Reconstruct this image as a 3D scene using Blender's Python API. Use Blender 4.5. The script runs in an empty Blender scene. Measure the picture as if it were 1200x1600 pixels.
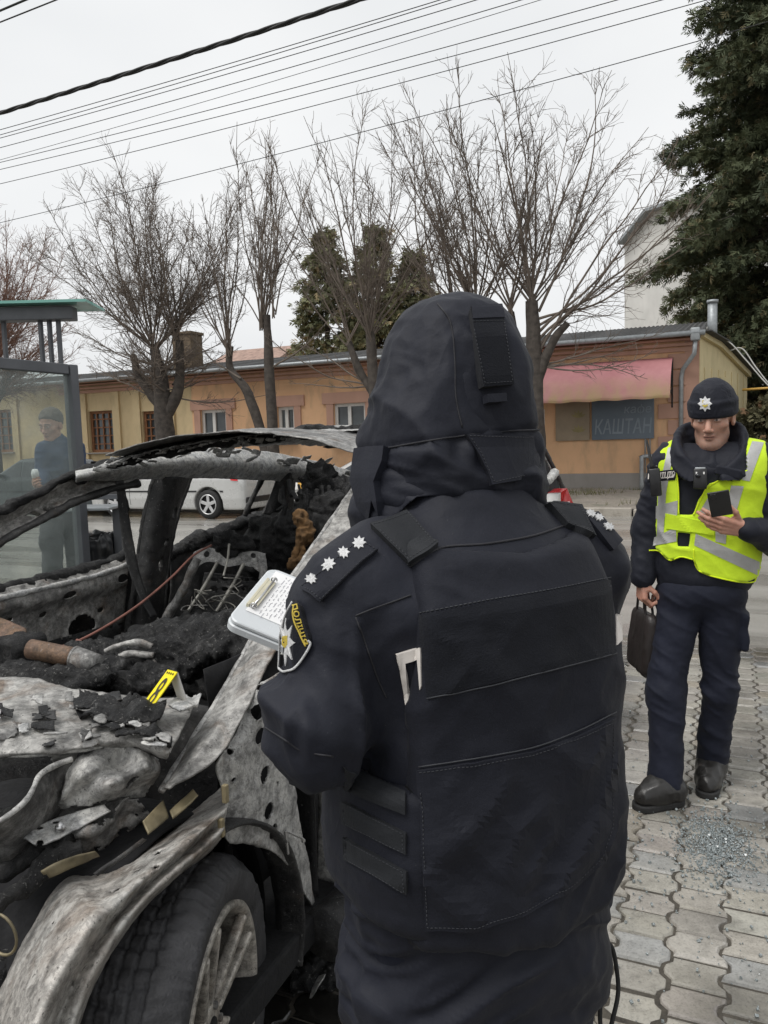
import bpy, bmesh, math, random
import numpy as np
from mathutils import Vector, Matrix
R_ = math.radians
S = bpy.context.scene
COL = S.collection
rng = np.random.default_rng(11)
random.seed(11)

# ---------------------------------------------------------------- camera
FPX, PITCH, ROLL, CAMH = 1200.0, 0.0915, 0.030, 1.55
_f = np.array([0, math.cos(PITCH), -math.sin(PITCH)])
_r0 = np.array([1.0, 0, 0]); _u0 = np.array([0, math.sin(PITCH), math.cos(PITCH)])
_r = _r0 * math.cos(ROLL) - _u0 * math.sin(ROLL)
_u = _u0 * math.cos(ROLL) + _r0 * math.sin(ROLL)
# a horizontal line to the right must climb in the picture: flip the sense if it does not
if _u @ np.array([1.0, 0, 0]) < 0:
    _r = _r0 * math.cos(ROLL) + _u0 * math.sin(ROLL); _u = _u0 * math.cos(ROLL) - _r0 * math.sin(ROLL)
CAM = np.array([0, 0, CAMH])
cd = bpy.data.cameras.new('camera'); cam = bpy.data.objects.new('camera', cd); COL.objects.link(cam)
cd.sensor_fit = 'VERTICAL'; cd.sensor_height = 24.0; cd.lens = FPX / 1600 * 24.0
cd.clip_start = 0.05; cd.clip_end = 3000
M = Matrix(((_r[0], _u[0], -_f[0], 0), (_r[1], _u[1], -_f[1], 0), (_r[2], _u[2], -_f[2], CAMH), (0, 0, 0, 1)))
cam.matrix_world = M
S.camera = cam

# ---------------------------------------------------------------- sky, sun, exposure (overcast)
SUN_EL, SUN_AZ = R_(60), R_(242)
w = bpy.data.worlds.new('World'); S.world = w; w.use_nodes = True
nt = w.node_tree; nt.nodes.clear()
out = nt.nodes.new('ShaderNodeOutputWorld'); bg = nt.nodes.new('ShaderNodeBackground')
sky = nt.nodes.new('ShaderNodeTexSky'); sky.sky_type = 'NISHITA'; sky.sun_disc = False
sky.sun_elevation = SUN_EL; sky.sun_rotation = SUN_AZ; sky.dust_density = 6.0; sky.air_density = 1.0; sky.ozone_density = 1.0
hsv = nt.nodes.new('ShaderNodeHueSaturation'); hsv.inputs['Saturation'].default_value = 0.06
tc = nt.nodes.new('ShaderNodeTexCoord'); ns = nt.nodes.new('ShaderNodeTexNoise')
ns.inputs['Scale'].default_value = 1.6; ns.inputs['Detail'].default_value = 4
mp = nt.nodes.new('ShaderNodeMapping'); mp.inputs['Scale'].default_value = (1, 1, 2.2)
# cloud layer: an even overcast veil that evens out the clear-sky gradient
mix = nt.nodes.new('ShaderNodeMix'); mix.data_type = 'RGBA'; mix.inputs['Factor'].default_value = 0.75
cr = nt.nodes.new('ShaderNodeValToRGB')
cr.color_ramp.elements[0].position = 0.25; cr.color_ramp.elements[0].color = (8.0, 8.25, 8.5, 1)
cr.color_ramp.elements[1].position = 0.75; cr.color_ramp.elements[1].color = (10.2, 10.3, 10.35, 1)
nt.links.new(tc.outputs['Generated'], mp.inputs['Vector']); nt.links.new(mp.outputs['Vector'], ns.inputs['Vector'])
nt.links.new(ns.outputs['Fac'], cr.inputs['Fac'])
nt.links.new(sky.outputs['Color'], hsv.inputs['Color'])
nt.links.new(hsv.outputs['Color'], mix.inputs[6]); nt.links.new(cr.outputs['Color'], mix.inputs[7])
nt.links.new(mix.outputs[2], bg.inputs['Color']); bg.inputs['Strength'].default_value = 0.09
nt.links.new(bg.outputs['Background'], out.inputs['Surface'])
sl = bpy.data.lights.new('sun', 'SUN'); sl.energy = 1.5; sl.angle = R_(30); sl.color = (1.0, 0.975, 0.94)
so = bpy.data.objects.new('sun', sl); COL.objects.link(so)
so.rotation_euler = (R_(90) - SUN_EL, 0, R_(180) - SUN_AZ)
S.view_settings.view_transform = 'Standard'; S.view_settings.look = 'None'
S.view_settings.exposure = 0.34; S.view_settings.gamma = 1.0
S.render.film_transparent = False
try:
    S.cycles.use_denoising = True
    S.cycles.max_bounces = 6; S.cycles.transparent_max_bounces = 16
except Exception: pass

# ---------------------------------------------------------------- pixel -> place helpers (photograph is 1200 x 1600)
def ray(px, py):
    px = np.asarray(px, float); py = np.asarray(py, float)
    u = (px - 600) / FPX; v = (800 - py) / FPX
    return _f + u[..., None] * _r + v[..., None] * _u
def P(px, py, d):
    r = ray(px, py); return CAM + r * (np.asarray(d, float) / r[..., 1])[..., None]
def PZ(px, py, z):
    r = ray(px, py); return CAM + r * ((z - CAMH) / r[..., 2])[..., None]
RU = np.array([-0.911, 0.412, 0.0]); RN = np.array([0.412, 0.911, 0.0])   # along the street / across it
def PN(px, py, D):
    r = ray(px, py); return CAM + r * (D / (r @ RN))[..., None]
def ST(a, n, z=0.0): return RU * a + RN * n + np.array([0, 0, z])

# ---------------------------------------------------------------- object helpers
ORG = {}
def setp(o, label=None, cat=None, group=None, kind=None):
    if label: o['label'] = label
    if cat: o['category'] = cat
    if group: o['group'] = group
    if kind: o['kind'] = kind
    return o
def thing(name, loc, label=None, cat=None, group=None):
    o = bpy.data.objects.new(name, None); COL.objects.link(o); o.empty_display_size = 0.1
    o.location = loc; ORG[o.name] = np.array(loc, float)
    return setp(o, label, cat, group)
def link(name, me, mat, parent=None):
    if mat is not None:
        for m in (mat if isinstance(mat, (list, tuple)) else [mat]): me.materials.append(m)
    o = bpy.data.objects.new(name, me); COL.objects.link(o)
    if parent is not None: o.parent = parent; ORG[o.name] = ORG[parent.name]
    else: ORG[o.name] = np.zeros(3)
    return o
def mesh_np(name, V, F, smooth=True, col=None, mi=None):
    """V (n,3); F: (m,3|4) array or list of index lists"""
    me = bpy.data.meshes.new(name); V = np.asarray(V, np.float32)
    if isinstance(F, np.ndarray):
        k = F.shape[1]; m = len(F)
        me.vertices.add(len(V)); me.vertices.foreach_set('co', V.ravel())
        me.loops.add(m * k); me.loops.foreach_set('vertex_index', F.astype(np.int32).ravel())
        me.polygons.add(m); me.polygons.foreach_set('loop_start', np.arange(0, m * k, k, dtype=np.int32))
        me.polygons.foreach_set('loop_total', np.full(m, k, np.int32))
    else:
        me.from_pydata([tuple(v) for v in V], [], [list(map(int, f)) for f in F])
    me.polygons.foreach_set('use_smooth', np.full(len(me.polygons), smooth))
    if mi is not None: me.polygons.foreach_set('material_index', np.asarray(mi, np.int32))
    me.update(calc_edges=True); me.validate()
    if col is not None:
        a = me.color_attributes.new('Col', 'FLOAT_COLOR', 'POINT')
        c = np.ones((len(V), 4), np.float32); c[:, :3] = col
        a.data.foreach_set('color', c.ravel())
    return me
def mk(name, V, F, mat, parent=None, smooth=True, col=None, mi=None):
    V = np.asarray(V, float)
    if parent is not None: V = V - ORG[parent.name]
    return link(name, mesh_np(name, V, F, smooth, col, mi), mat, parent)
def bake(o):
    """apply the modifiers of o to its mesh"""
    dg = bpy.context.evaluated_depsgraph_get(); e = o.evaluated_get(dg)
    me = bpy.data.meshes.new_from_object(e); o.modifiers.clear(); o.data = me; return o
def children_of(o): return [c for c in bpy.data.objects if c.parent == o]
def dup(o, parent=None):
    c = o.copy(); COL.objects.link(c)
    if parent is not None: c.parent = parent
    for ch in children_of(o): dup(ch, c)
    return c

# geometry collector: boxes, bars, tubes, quads in one mesh
class MB:
    def __init__(s): s.v = []; s.f = []; s.n = 0
    def add(s, V, F):
        V = np.asarray(V, float); s.v.append(V); s.f += [[int(i) + s.n for i in f] for f in F]; s.n += len(V); return s
    def box(s, c, h, R=None, b=0.0):
        c = np.asarray(c, float); h = np.asarray(h, float)
        if b <= 0:
            q = np.array([[x, y, z] for x in (-1, 1) for y in (-1, 1) for z in (-1, 1)], float) * h
            F = [(0, 1, 3, 2), (4, 6, 7, 5), (0, 4, 5, 1), (2, 3, 7, 6), (0, 2, 6, 4), (1, 5, 7, 3)]
        else:
            bm = bmesh.new(); bmesh.ops.create_cube(bm, size=2)
            for v in bm.verts: v.co = Vector(v.co[i] * h[i] for i in range(3))
            bmesh.ops.bevel(bm, geom=bm.edges[:], offset=b, segments=2, affect='EDGES', profile=0.5)
            bm.verts.index_update(); q = np.array([v.co[:] for v in bm.verts]); F = [[v.index for v in f.verts] for f in bm.faces]; bm.free()
        if R is not None: q = q @ np.asarray(R, float).T
        return s.add(q + c, F)
    def bar(s, a, b, w, h, up=(0, 0, 1), bev=0.0):
        a = np.asarray(a, float); b = np.asarray(b, float); d = b - a; L = np.linalg.norm(d); d /= L
        x = np.cross(d, up); x /= np.linalg.norm(x) + 1e-9; y = np.cross(x, d)
        return s.box((a + b) / 2, (w / 2, L / 2, h / 2), np.stack([x, d, y], 1), bev)
    def tube(s, pts, r, n=8, cap=True):
        V, F = tube_geo(pts, r, n, cap); return s.add(V, F)
    def cyl(s, a, b, r1, r2=None, n=20):
        return s.tube([a, b], [r1, r1 if r2 is None else r2], n)
    def build(s, name, mat, parent=None, smooth=False):
        return mk(name, np.concatenate(s.v), s.f, mat, parent, smooth)
def tube_geo(pts, r, n=8, cap=True):
    pts = np.asarray(pts, float); k = len(pts); r = np.broadcast_to(np.asarray(r, float), (k,))
    t = np.gradient(pts, axis=0); t /= np.linalg.norm(t, axis=1, keepdims=True) + 1e-12
    a = np.array([0, 0, 1.0]) if abs(t[0, 2]) < 0.9 else np.array([1.0, 0, 0])
    x = np.cross(t[0], a); x /= np.linalg.norm(x); X = [x]
    for i in range(1, k):
        x = x - t[i] * (x @ t[i]); x /= np.linalg.norm(x) + 1e-12; X.append(x)
    X = np.array(X); Y = np.cross(t, X)
    th = np.arange(n) * 2 * math.pi / n
    V = (pts[:, None] + (X[:, None] * np.cos(th)[None, :, None] + Y[:, None] * np.sin(th)[None, :, None]) * r[:, None, None]).reshape(-1, 3)
    i = np.arange(k - 1)[:, None] * n; j = np.arange(n)[None]
    F = np.stack([i + j, i + (j + 1) % n, i + n + (j + 1) % n, i + n + j], -1).reshape(-1, 4).tolist()
    if cap: F += [list(range(n))[::-1], [(k - 1) * n + q for q in range(n)]]
    return V, F
def smooth_path(pts, m=8):
    """Catmull-Rom through pts"""
    p = np.asarray(pts, float); p = np.vstack([2 * p[0] - p[1], p, 2 * p[-1] - p[-2]]); o = []
    for i in range(1, len(p) - 2):
        for t in np.linspace(0, 1, m, endpoint=False):
            a, b, c, d = p[i - 1:i + 3]
            o.append(0.5 * (2 * b + (c - a) * t + (2 * a - 5 * b + 4 * c - d) * t * t + (3 * b - a - 3 * c + d) * t ** 3))
    o.append(p[-2]); return np.array(o)

# ---------------------------------------------------------------- noise
def _hash(i, j, k, s):
    h = (i.astype(np.int64) * 374761393 + j.astype(np.int64) * 668265263 + k.astype(np.int64) * 2147483647 + s * 974711) & 0xffffffff
    h = ((h ^ (h >> 13)) * 1274126177) & 0xffffffff
    return ((h ^ (h >> 16)) & 0xffff) / 32767.5 - 1
def vnoise(p, s=0):
    p = np.asarray(p, float); i = np.floor(p).astype(np.int64); f = p - i; f = f * f * f * (f * (f * 6 - 15) + 10); r = 0
    for a in (0, 1):
        wa = f[:, 0] if a else 1 - f[:, 0]
        for b in (0, 1):
            wb = f[:, 1] if b else 1 - f[:, 1]
            for c in (0, 1):
                wc = f[:, 2] if c else 1 - f[:, 2]
                r = r + wa * wb * wc * _hash(i[:, 0] + a, i[:, 1] + b, i[:, 2] + c, s)
    return r
def fbm(p, o=4, s=0, g=0.5):
    r = 0; a = 1; p = np.asarray(p, float)
    for k in range(o): r = r + a * vnoise(p + 17.3 * k, s + k); p = p * 2.03; a *= g
    return r
def ridge(p, o=3, s=0, g=0.5):
    r = 0; a = 1; p = np.asarray(p, float)
    for k in range(o): r = r + a * (1 - 2 * np.abs(vnoise(p + 9.1 * k, s + k))); p = p * 2.03; a *= g
    return r

# ---------------------------------------------------------------- signed distance bodies
def v3(*a): return np.array(a, float)
def rc(p, a, b, r1, r2=None):
    r2 = r1 if r2 is None else r2; a = np.asarray(a, float); b = np.asarray(b, float)
    ba = b - a; pa = p - a; h = np.clip(pa @ ba / (ba @ ba + 1e-12), 0, 1)
    return np.linalg.norm(pa - h[:, None] * ba, axis=1) - (r1 + (r2 - r1) * h)
def ell(p, c, r, R=None):
    q = p - np.asarray(c, float)
    if R is not None: q = q @ R
    r = np.asarray(r, float); k0 = np.linalg.norm(q / r, axis=1); k1 = np.linalg.norm(q / r ** 2, axis=1)
    return k0 * (k0 - 1) / (k1 + 1e-9)
def rbox(p, c, h, r=0.0, R=None):
    q = p - np.asarray(c, float)
    if R is not None: q = q @ R
    q = np.abs(q) - (np.asarray(h, float) - r)
    return np.linalg.norm(np.maximum(q, 0), axis=1) + np.minimum(q.max(1), 0) - r
def smin(a, b, k):
    h = np.maximum(k - np.abs(a - b), 0) / k; return np.minimum(a, b) - h * h * k * 0.25
def smax(a, b, k): return -smin(-a, -b, k)
def sminl(l, k):
    r = l[0]
    for x in l[1:]: r = smin(r, x, k)
    return r
def rotz(a): c, s = math.cos(a), math.sin(a); return np.array([[c, -s, 0], [s, c, 0], [0, 0, 1.0]])
def rotx(a): c, s = math.cos(a), math.sin(a); return np.array([[1.0, 0, 0], [0, c, -s], [0, s, c]])
def roty(a): c, s = math.cos(a), math.sin(a); return np.array([[c, 0, s], [0, 1.0, 0], [-s, 0, c]])
def frame(fwd, up):
    """columns x, y=fwd, z~up"""
    y = np.asarray(fwd, float); y = y / np.linalg.norm(y); x = np.cross(y, up); x /= np.linalg.norm(x); return np.stack([x, y, np.cross(x, y)], 1)
def grad(f, p, e=8e-4):
    g = np.stack([f(p + np.eye(3)[i] * e) - f(p - np.eye(3)[i] * e) for i in range(3)], 1)
    return g / (np.linalg.norm(g, axis=1, keepdims=True) + 1e-12)
def mesh_sdf(f, lo, hi, res, B=4, margin=2.2, relax=1):
    lo = np.asarray(lo, float); n = (np.ceil((np.asarray(hi, float) - lo) / res / B).astype(int) + 1)
    g = np.stack(np.meshgrid(*[np.arange(k) for k in n], indexing='ij'), -1).reshape(-1, 3)
    dc = f(lo + (g * B + (B - 1) / 2) * res)
    act = np.abs(dc) < res * B * 0.87 * margin
    N = n * B; D = np.repeat(np.repeat(np.repeat(dc.reshape(n).astype(np.float32), B, 0), B, 1), B, 2)
    off = np.stack(np.meshgrid(*[np.arange(B)] * 3, indexing='ij'), -1).reshape(-1, 3)
    ga = g[act]
    for c in range(0, len(ga), 3000):
        idx = (ga[c:c + 3000, None] * B + off[None]).reshape(-1, 3)
        D[idx[:, 0], idx[:, 1], idx[:, 2]] = f(lo + idx * res)
    ins = D < 0
    cs = np.zeros(N - 1, np.int8)
    for a in (0, 1):
        for b in (0, 1):
            for c in (0, 1): cs += ins[a:N[0] - 1 + a, b:N[1] - 1 + b, c:N[2] - 1 + c]
    cell = np.argwhere((cs > 0) & (cs < 8))
    idm = np.full(N - 1, -1, np.int64); idm[cell[:, 0], cell[:, 1], cell[:, 2]] = np.arange(len(cell))
    acc = np.zeros((len(cell), 3)); cnt = np.zeros(len(cell))
    crn = [(a, b, c) for a in (0, 1) for b in (0, 1) for c in (0, 1)]
    for a in crn:
        for ax in range(3):
            if a[ax]: continue
            b = list(a); b[ax] = 1
            A = cell + np.array(a); Bb = cell + np.array(b)
            da = D[A[:, 0], A[:, 1], A[:, 2]]; db = D[Bb[:, 0], Bb[:, 1], Bb[:, 2]]
            m = (da < 0) != (db < 0)
            t = np.where(m, da / (da - db + 1e-20), 0)
            q = np.tile(np.array(a, float), (len(cell), 1)); q[:, ax] += t
            acc += q * m[:, None]; cnt += m
    V = lo + (cell + acc / np.maximum(cnt, 1)[:, None]) * res
    Fs = []
    for ax in range(3):
        o1, o2 = [(1, 2), (2, 0), (0, 1)][ax]
        sl0 = [slice(None)] * 3; sl1 = [slice(None)] * 3; sl0[ax] = slice(0, -1); sl1[ax] = slice(1, None)
        e = np.argwhere(ins[tuple(sl0)] != ins[tuple(sl1)])
        e = e[(e[:, o1] > 0) & (e[:, o2] > 0) & (e[:, o1] < N[o1] - 1) & (e[:, o2] < N[o2] - 1)]
        s = ins[e[:, 0], e[:, 1], e[:, 2]]
        def at(d1, d2):
            q = e.copy(); q[:, o1] -= d1; q[:, o2] -= d2; return idm[q[:, 0], q[:, 1], q[:, 2]]
        Q = np.stack([at(1, 1), at(0, 1), at(0, 0), at(1, 0)], 1)
        Q[~s] = Q[~s][:, ::-1]; Fs.append(Q)
    F = np.concatenate(Fs); F = F[(F >= 0).all(1)]
    for _ in range(relax):
        d = f(V); V = V - grad(f, V) * np.clip(d, -res, res)[:, None]
    return V, F
def sdf_obj(name, f, lo, hi, res, mat, parent=None, disp=None, col=None, relax=1):
    V, F = mesh_sdf(f, lo, hi, res, relax=relax)
    c = col(V) if col else None
    if disp is not None: V = V + grad(f, V, 2e-3) * disp(V)[:, None]
    return mk(name, V, F, mat, parent, True, c)
def trace(f, px, py, far=8.0, start=0.3, it=170):
    r = ray(px, py).reshape(-1, 3); r = r / np.linalg.norm(r, axis=1, keepdims=True)
    t = np.full(len(r), start)
    for _ in range(it):
        d = f(CAM + r * t[:, None]); t = np.where(t < far, t + d * 0.85, t)
    return CAM + r * t[:, None], t < far
# ---------------------------------------------------------------- materials
class NT:
    def __init__(s, name):
        s.m = bpy.data.materials.new(name); s.m.use_nodes = True; s.t = s.m.node_tree; s.b = s.t.nodes['Principled BSDF']; s.o = s.t.nodes['Material Output']
        s.co = None
    def n(s, t, **k):
        x = s.t.nodes.new(t)
        for a, v in k.items(): setattr(x, a, v)
        return x
    def l(s, a, b): s.t.links.new(a, b)
    def coord(s, scale=(1, 1, 1)):
        if s.co is None: s.co = s.n('ShaderNodeTexCoord').outputs['Object']
        mpn = s.n('ShaderNodeMapping'); mpn.inputs['Scale'].default_value = scale; s.l(s.co, mpn.inputs['Vector']); return mpn.outputs['Vector']
    def noise(s, scale, detail=4, rough=0.55, aniso=(1, 1, 1), dist=0.0):
        x = s.n('ShaderNodeTexNoise'); x.inputs['Scale'].default_value = scale; x.inputs['Detail'].default_value = detail
        x.inputs['Roughness'].default_value = rough; x.inputs['Distortion'].default_value = dist; s.l(s.coord(aniso), x.inputs['Vector']); return x.outputs['Fac']
    def ramp(s, fac, stops, mode='LINEAR'):
        x = s.n('ShaderNodeValToRGB'); cr = x.color_ramp; cr.interpolation = mode
        while len(cr.elements) < len(stops): cr.elements.new(0.5)
        for e, (p, c) in zip(cr.elements, stops):
            e.position = p; e.color = (c, c, c, 1) if np.isscalar(c) else (*c, 1)
        s.l(fac, x.inputs['Fac']); return x.outputs['Color']
    def mix(s, fac, a, b, mode='MIX'):
        x = s.n('ShaderNodeMix'); x.data_type = 'RGBA'; x.blend_type = mode
        for ix, v in ((0, fac), (6, a), (7, b)):
            sock = x.inputs[ix]
            if hasattr(v, 'is_linked'): s.l(v, sock)
            elif ix == 0: sock.default_value = v
            else: sock.default_value = (v, v, v, 1) if np.isscalar(v) else (*v, 1)
        return x.outputs[2]
    def bump(s, h, strength=0.3, dist=0.01, prev=None):
        x = s.n('ShaderNodeBump'); x.inputs['Strength'].default_value = strength; x.inputs['Distance'].default_value = dist
        s.l(h, x.inputs['Height'])
        if prev is not None: s.l(prev, x.inputs['Normal'])
        return x.outputs['Normal']
    def fin(s, color=None, rough=None, metal=None, normal=None, spec=None, **k):
        for nm, v in (('Base Color', color), ('Roughness', rough), ('Metallic', metal), ('Normal', normal), ('Specular IOR Level', spec)):
            if v is None: continue
            i = s.b.inputs[nm]
            if hasattr(v, 'is_linked'): s.l(v, i)
            elif nm == 'Base Color': i.default_value = (*v, 1)
            else: i.default_value = v
        for nm, v in k.items(): s.b.inputs[nm.replace('_', ' ')].default_value = v
        return s.m
def sc(c, k): return tuple(min(1, x * k) for x in c)
def m_plain(name, c, rough=0.6, metal=0.0, var=0.25, scale=8, bump=0.15, bscale=60, spec=0.5, **k):
    t = NT(name); f = t.noise(scale, 5)
    col = t.ramp(f, [(0.3, sc(c, 1 - var)), (0.7, sc(c, 1 + var))])
    nr = t.bump(t.noise(bscale, 3), bump, 0.004) if bump else None
    rg = t.ramp(t.noise(scale * 1.7, 3), [(0.3, max(0.05, rough - 0.08)), (0.7, min(1, rough + 0.08))])
    return t.fin(col, rg, metal, nr, spec, **k)
def m_cloth(name, c, rough=0.85, weave=900, fade=0.25, sheen=0.15, bump=0.25, fold=0.0):
    t = NT(name); f = t.noise(5, 4); g = t.noise(weave, 2)
    col = t.ramp(f, [(0.3, sc(c, 1 - fade)), (0.7, sc(c, 1 + fade))])
    col = t.mix(0.35, col, t.ramp(g, [(0.3, sc(c, 0.5)), (0.7, sc(c, 1.5))]))
    n1 = t.bump(t.noise(26, 4, 0.6), 0.22 + fold, 0.006)
    w1 = t.noise(8, 2, 0.45, (1, 1, .5), 0.5); cre = t.ramp(w1, [(0.38, 0.0), (0.47, 0.6), (0.50, 1.0), (0.53, 0.6), (0.62, 0.0)])
    n1 = t.bump(cre, 0.16, 0.006, n1); n1 = t.bump(t.noise(70, 4, 0.6), 0.13, 0.003, n1); n2 = t.bump(g, bump, 0.0010, n1)
    lint = t.ramp(t.noise(420, 1, 0.4), [(0.80, 0.0), (0.82, 0.25)]); col = t.mix(lint, col, (0.20, 0.20, 0.20))
    return t.fin(col, rough, 0, n2, 0.2, Sheen_Weight=sheen, Sheen_Roughness=0.5)
def m_attr(name, rough=0.6, var=0.15, scale=30, bump=0.1, spec=0.4, metal=0.0, **k):
    t = NT(name); a = t.n('ShaderNodeVertexColor'); a.layer_name = 'Col'
    f = t.ramp(t.noise(scale, 5), [(0.3, 1 - var), (0.7, 1 + var * 0.0 + 0.0)])
    col = t.mix(1.0, a.outputs['Color'], f, 'MULTIPLY')
    return t.fin(col, rough, metal, t.bump(t.noise(scale * 4, 3), bump, 0.003), spec, **k)
def m_burnt(name, lv=0.5, ash=0.35, rust=0.3, metal=0.5, scale=7, base=(0.30, 0.295, 0.28), seed=0, bump=0.45):
    """fire-bared sheet metal: lv = share of bared grey metal against soot, ash = pale ash patches, rust = brown bloom"""
    t = NT(name)
    v = t.coord((1, 1, 1)); 
    big = t.noise(scale * 0.45 + seed * 0.013, 7, 0.66, (1, 1, 1.0), 0.15)
    mid = t.noise(scale * 3.4, 8, 0.72, (1, 1, 1), 0.1); fine = t.noise(scale * 14, 5, 0.7)
    met = t.ramp(mid, [(0.30, sc(base, 0.72)), (0.5, base), (0.68, sc(base, 1.22))])
    met = t.mix(t.ramp(t.noise(scale * 1.1, 4, 0.6, (1, 1, 1), 0.8), [(0.62 - 0.25 * rust, 0.0), (0.80 - 0.25 * rust, 0.75 if rust > 0 else 0.0)]), met, (0.17, 0.105, 0.06))
    met = t.mix(t.ramp(t.noise(scale * 1.7, 7, 0.7), [(0.66 - 0.25 * ash, 0.0), (0.78 - 0.25 * ash, 0.85)]), met, (0.55, 0.54, 0.51))
    soot = t.ramp(fine, [(0.3, (0.007, 0.007, 0.008)), (0.7, (0.03, 0.03, 0.031))])
    c0 = 0.62 - 0.5 * (lv - 0.0) * 0.8
    k = t.ramp(big, [(max(0, c0 - 0.09), 0.0), (min(1, c0 + 0.13), 1.0)])
    k2 = t.ramp(mid, [(0.3, 0.35), (0.55, 1.0)])
    kk = t.mix(1.0, k, k2, 'MULTIPLY')
    col = t.mix(kk, soot, met); speck = t.ramp(t.noise(scale * 22, 2, 0.5), [(0.66, 0.0), (0.70, 0.7)])
    col = t.mix(speck, col, t.mix(0.5, (0.02, 0.02, 0.02), (0.09, 0.08, 0.07)))
    crk = t.noise(scale * 9, 9, 0.76, (1, 1, 1), 0.5); col = t.mix(t.ramp(crk, [(0.505, 0.0), (0.525, 0.55)]), col, t.mix(0.6, col, (0.03, 0.029, 0.028))); col = t.mix(t.ramp(crk, [(0.36, 0.45), (0.385, 0.0)]), col, (0.50, 0.49, 0.47))
    n1 = t.bump(mid, bump, 0.012); n1 = t.bump(crk, bump * .8, 0.005, n1); n2 = t.bump(fine, bump, 0.004, n1)
    rg = t.ramp(fine, [(0.3, 0.32), (0.7, 0.62)])
    mm = t.mix(1.0, kk, (metal, metal, metal), 'MULTIPLY')
    t.l(mm, t.b.inputs['Metallic'])
    return t.fin(col, rg, None, n2, 0.35)
def m_char(name, scale=22, ash=0.4):
    t = NT(name); a = t.noise(scale, 8, 0.7, (1, 1, 1), 0.7); b = t.noise(scale * 5, 5, 0.7)
    c = t.ramp(a, [(0.38, (0.004, 0.004, 0.005)), (0.55, (0.014, 0.014, 0.014)), (0.61, (0.035, 0.034, 0.033)), (0.70, (0.12 * ash + 0.03,) * 3)])
    c = t.mix(t.ramp(b, [(0.60, 0.0), (0.64, 0.75 * ash)]), c, (0.45, 0.44, 0.42))
    return t.fin(c, t.ramp(b, [(0.3, 0.32), (0.6, 0.85)]), 0, t.bump(b, 0.8, 0.007, t.bump(a, 0.8, 0.02)), 0.4)
def m_plaster(name, c, stain=(0.25, 0.2, 0.14), amt=0.5, damp=0.0):
    t = NT(name); big = t.noise(0.55, 6, 0.6); mid = t.noise(3.0, 6, 0.6, (1, 1, 0.35)); fine = t.noise(45, 4)
    col = t.ramp(big, [(0.3, sc(c, 0.86)), (0.7, sc(c, 1.1))])
    col = t.mix(t.ramp(mid, [(0.5, 0.0), (0.75, amt)]), col, stain)
    return t.fin(col, 0.9, 0, t.bump(fine, 0.25, 0.01), 0.2)
def m_glass_tint(name, c=(0.03, 0.035, 0.04), rough=0.06):
    t = NT(name); return t.fin(t.ramp(t.noise(1.5, 3), [(0.3, sc(c, 0.6)), (0.7, sc(c, 1.4))]), rough, 0, t.bump(t.noise(0.9, 2), 0.04, 0.05), 0.6)
def m_clear(name, tint=(0.86, 0.93, 0.9), mixf=0.25, dirt=0.25):
    """thin clear pane: see-through plus a reflecting, slightly dusty film"""
    t = NT(name); tr = t.n('ShaderNodeBsdfTransparent'); tr.inputs['Color'].default_value = (*tint, 1)
    ms = t.n('ShaderNodeMixShader'); f = t.ramp(t.noise(4, 6, 0.65), [(0.35, mixf * 0.6), (0.75, mixf + dirt)])
    t.l(f, ms.inputs[0]); t.l(tr.outputs[0], ms.inputs[1]); t.fin((0.42, 0.45, 0.44), 0.12, 0, None, 0.5); t.l(t.b.outputs[0], ms.inputs[2]); t.l(ms.outputs[0], t.o.inputs['Surface']); return t.m

MT = {}
MT['jacket'] = m_cloth('navy_jacket_cloth', (0.0130, 0.0143, 0.0215), 0.62, 1100, 0.25, 0.03, 0.22, 0.1)
MT['vest'] = m_cloth('black_vest_cordura', (0.0112, 0.0123, 0.0185), 0.68, 700, 0.25, 0.03, 0.4, 0.12)
MT['velcro'] = m_cloth('black_loop_velcro', (0.0085, 0.0094, 0.013), 0.95, 500, 0.3, 0.05, 0.9)
MT['strap'] = m_cloth('webbing_strap', (0.018, 0.0195, 0.0225), 0.7, 800, 0.15, 0.03, 0.4)
MT['trousers'] = m_cloth('navy_trouser_cloth', (0.0115, 0.0135, 0.024), 0.75, 900, 0.25, 0.03, 0.25, 0.1)
MT['thread'] = m_plain('dark_thread', (0.034, 0.036, 0.042), 0.8, 0, 0.1, 30, 0)
MT['seam'] = m_plain('near_black_seam_thread', (0.018, 0.018, 0.022), 0.8, 0, 0.1, 30, 0)  # the thread's own near-black colour, for the raised seam lines
MT['silver_thread'] = m_plain('silver_embroidery', (0.62, 0.62, 0.62), 0.55, 0.1, 0.2, 300, 0.6, 900)
MT['white_tape'] = m_plain('white_reflective_tape', (0.62, 0.58, 0.54), 0.5, 0, 0.12, 20, 0.1)
MT['yellow_thread'] = m_plain('yellow_embroidery', (0.50, 0.38, 0.05), 0.7, 0, 0.15, 300, 0.5, 900)
MT['hivis'] = m_cloth('fluorescent_yellow_cloth', (0.56, 0.80, 0.03), 0.75, 1500, 0.10, 0.1, 0.15, 0.1)
MT['hiedge'] = m_cloth('fluorescent_binding', (0.72, 0.95, 0.02), 0.75, 900, 0.06, 0.1, 0.1)
MT['reflect'] = m_plain('grey_reflective_band', (0.40, 0.40, 0.39), 0.45, 0.2, 0.08, 25, 0.25, 500)
MT['skin'] = m_attr('skin', 0.5, 0.12, 60, 0.12, 0.4, Subsurface_Weight=0.12, Subsurface_Scale=0.006)
MT['boot'] = m_plain('black_boot_leather', (0.018, 0.017, 0.016), 0.34, 0, 0.3, 14, 0.25, 140)
MT['rubber'] = m_plain('black_rubber', (0.016, 0.016, 0.016), 0.8, 0, 0.3, 20, 0.3, 150)
MT['plastic'] = m_plain('black_plastic', (0.015, 0.015, 0.016), 0.4, 0, 0.2, 30, 0.1)
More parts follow.
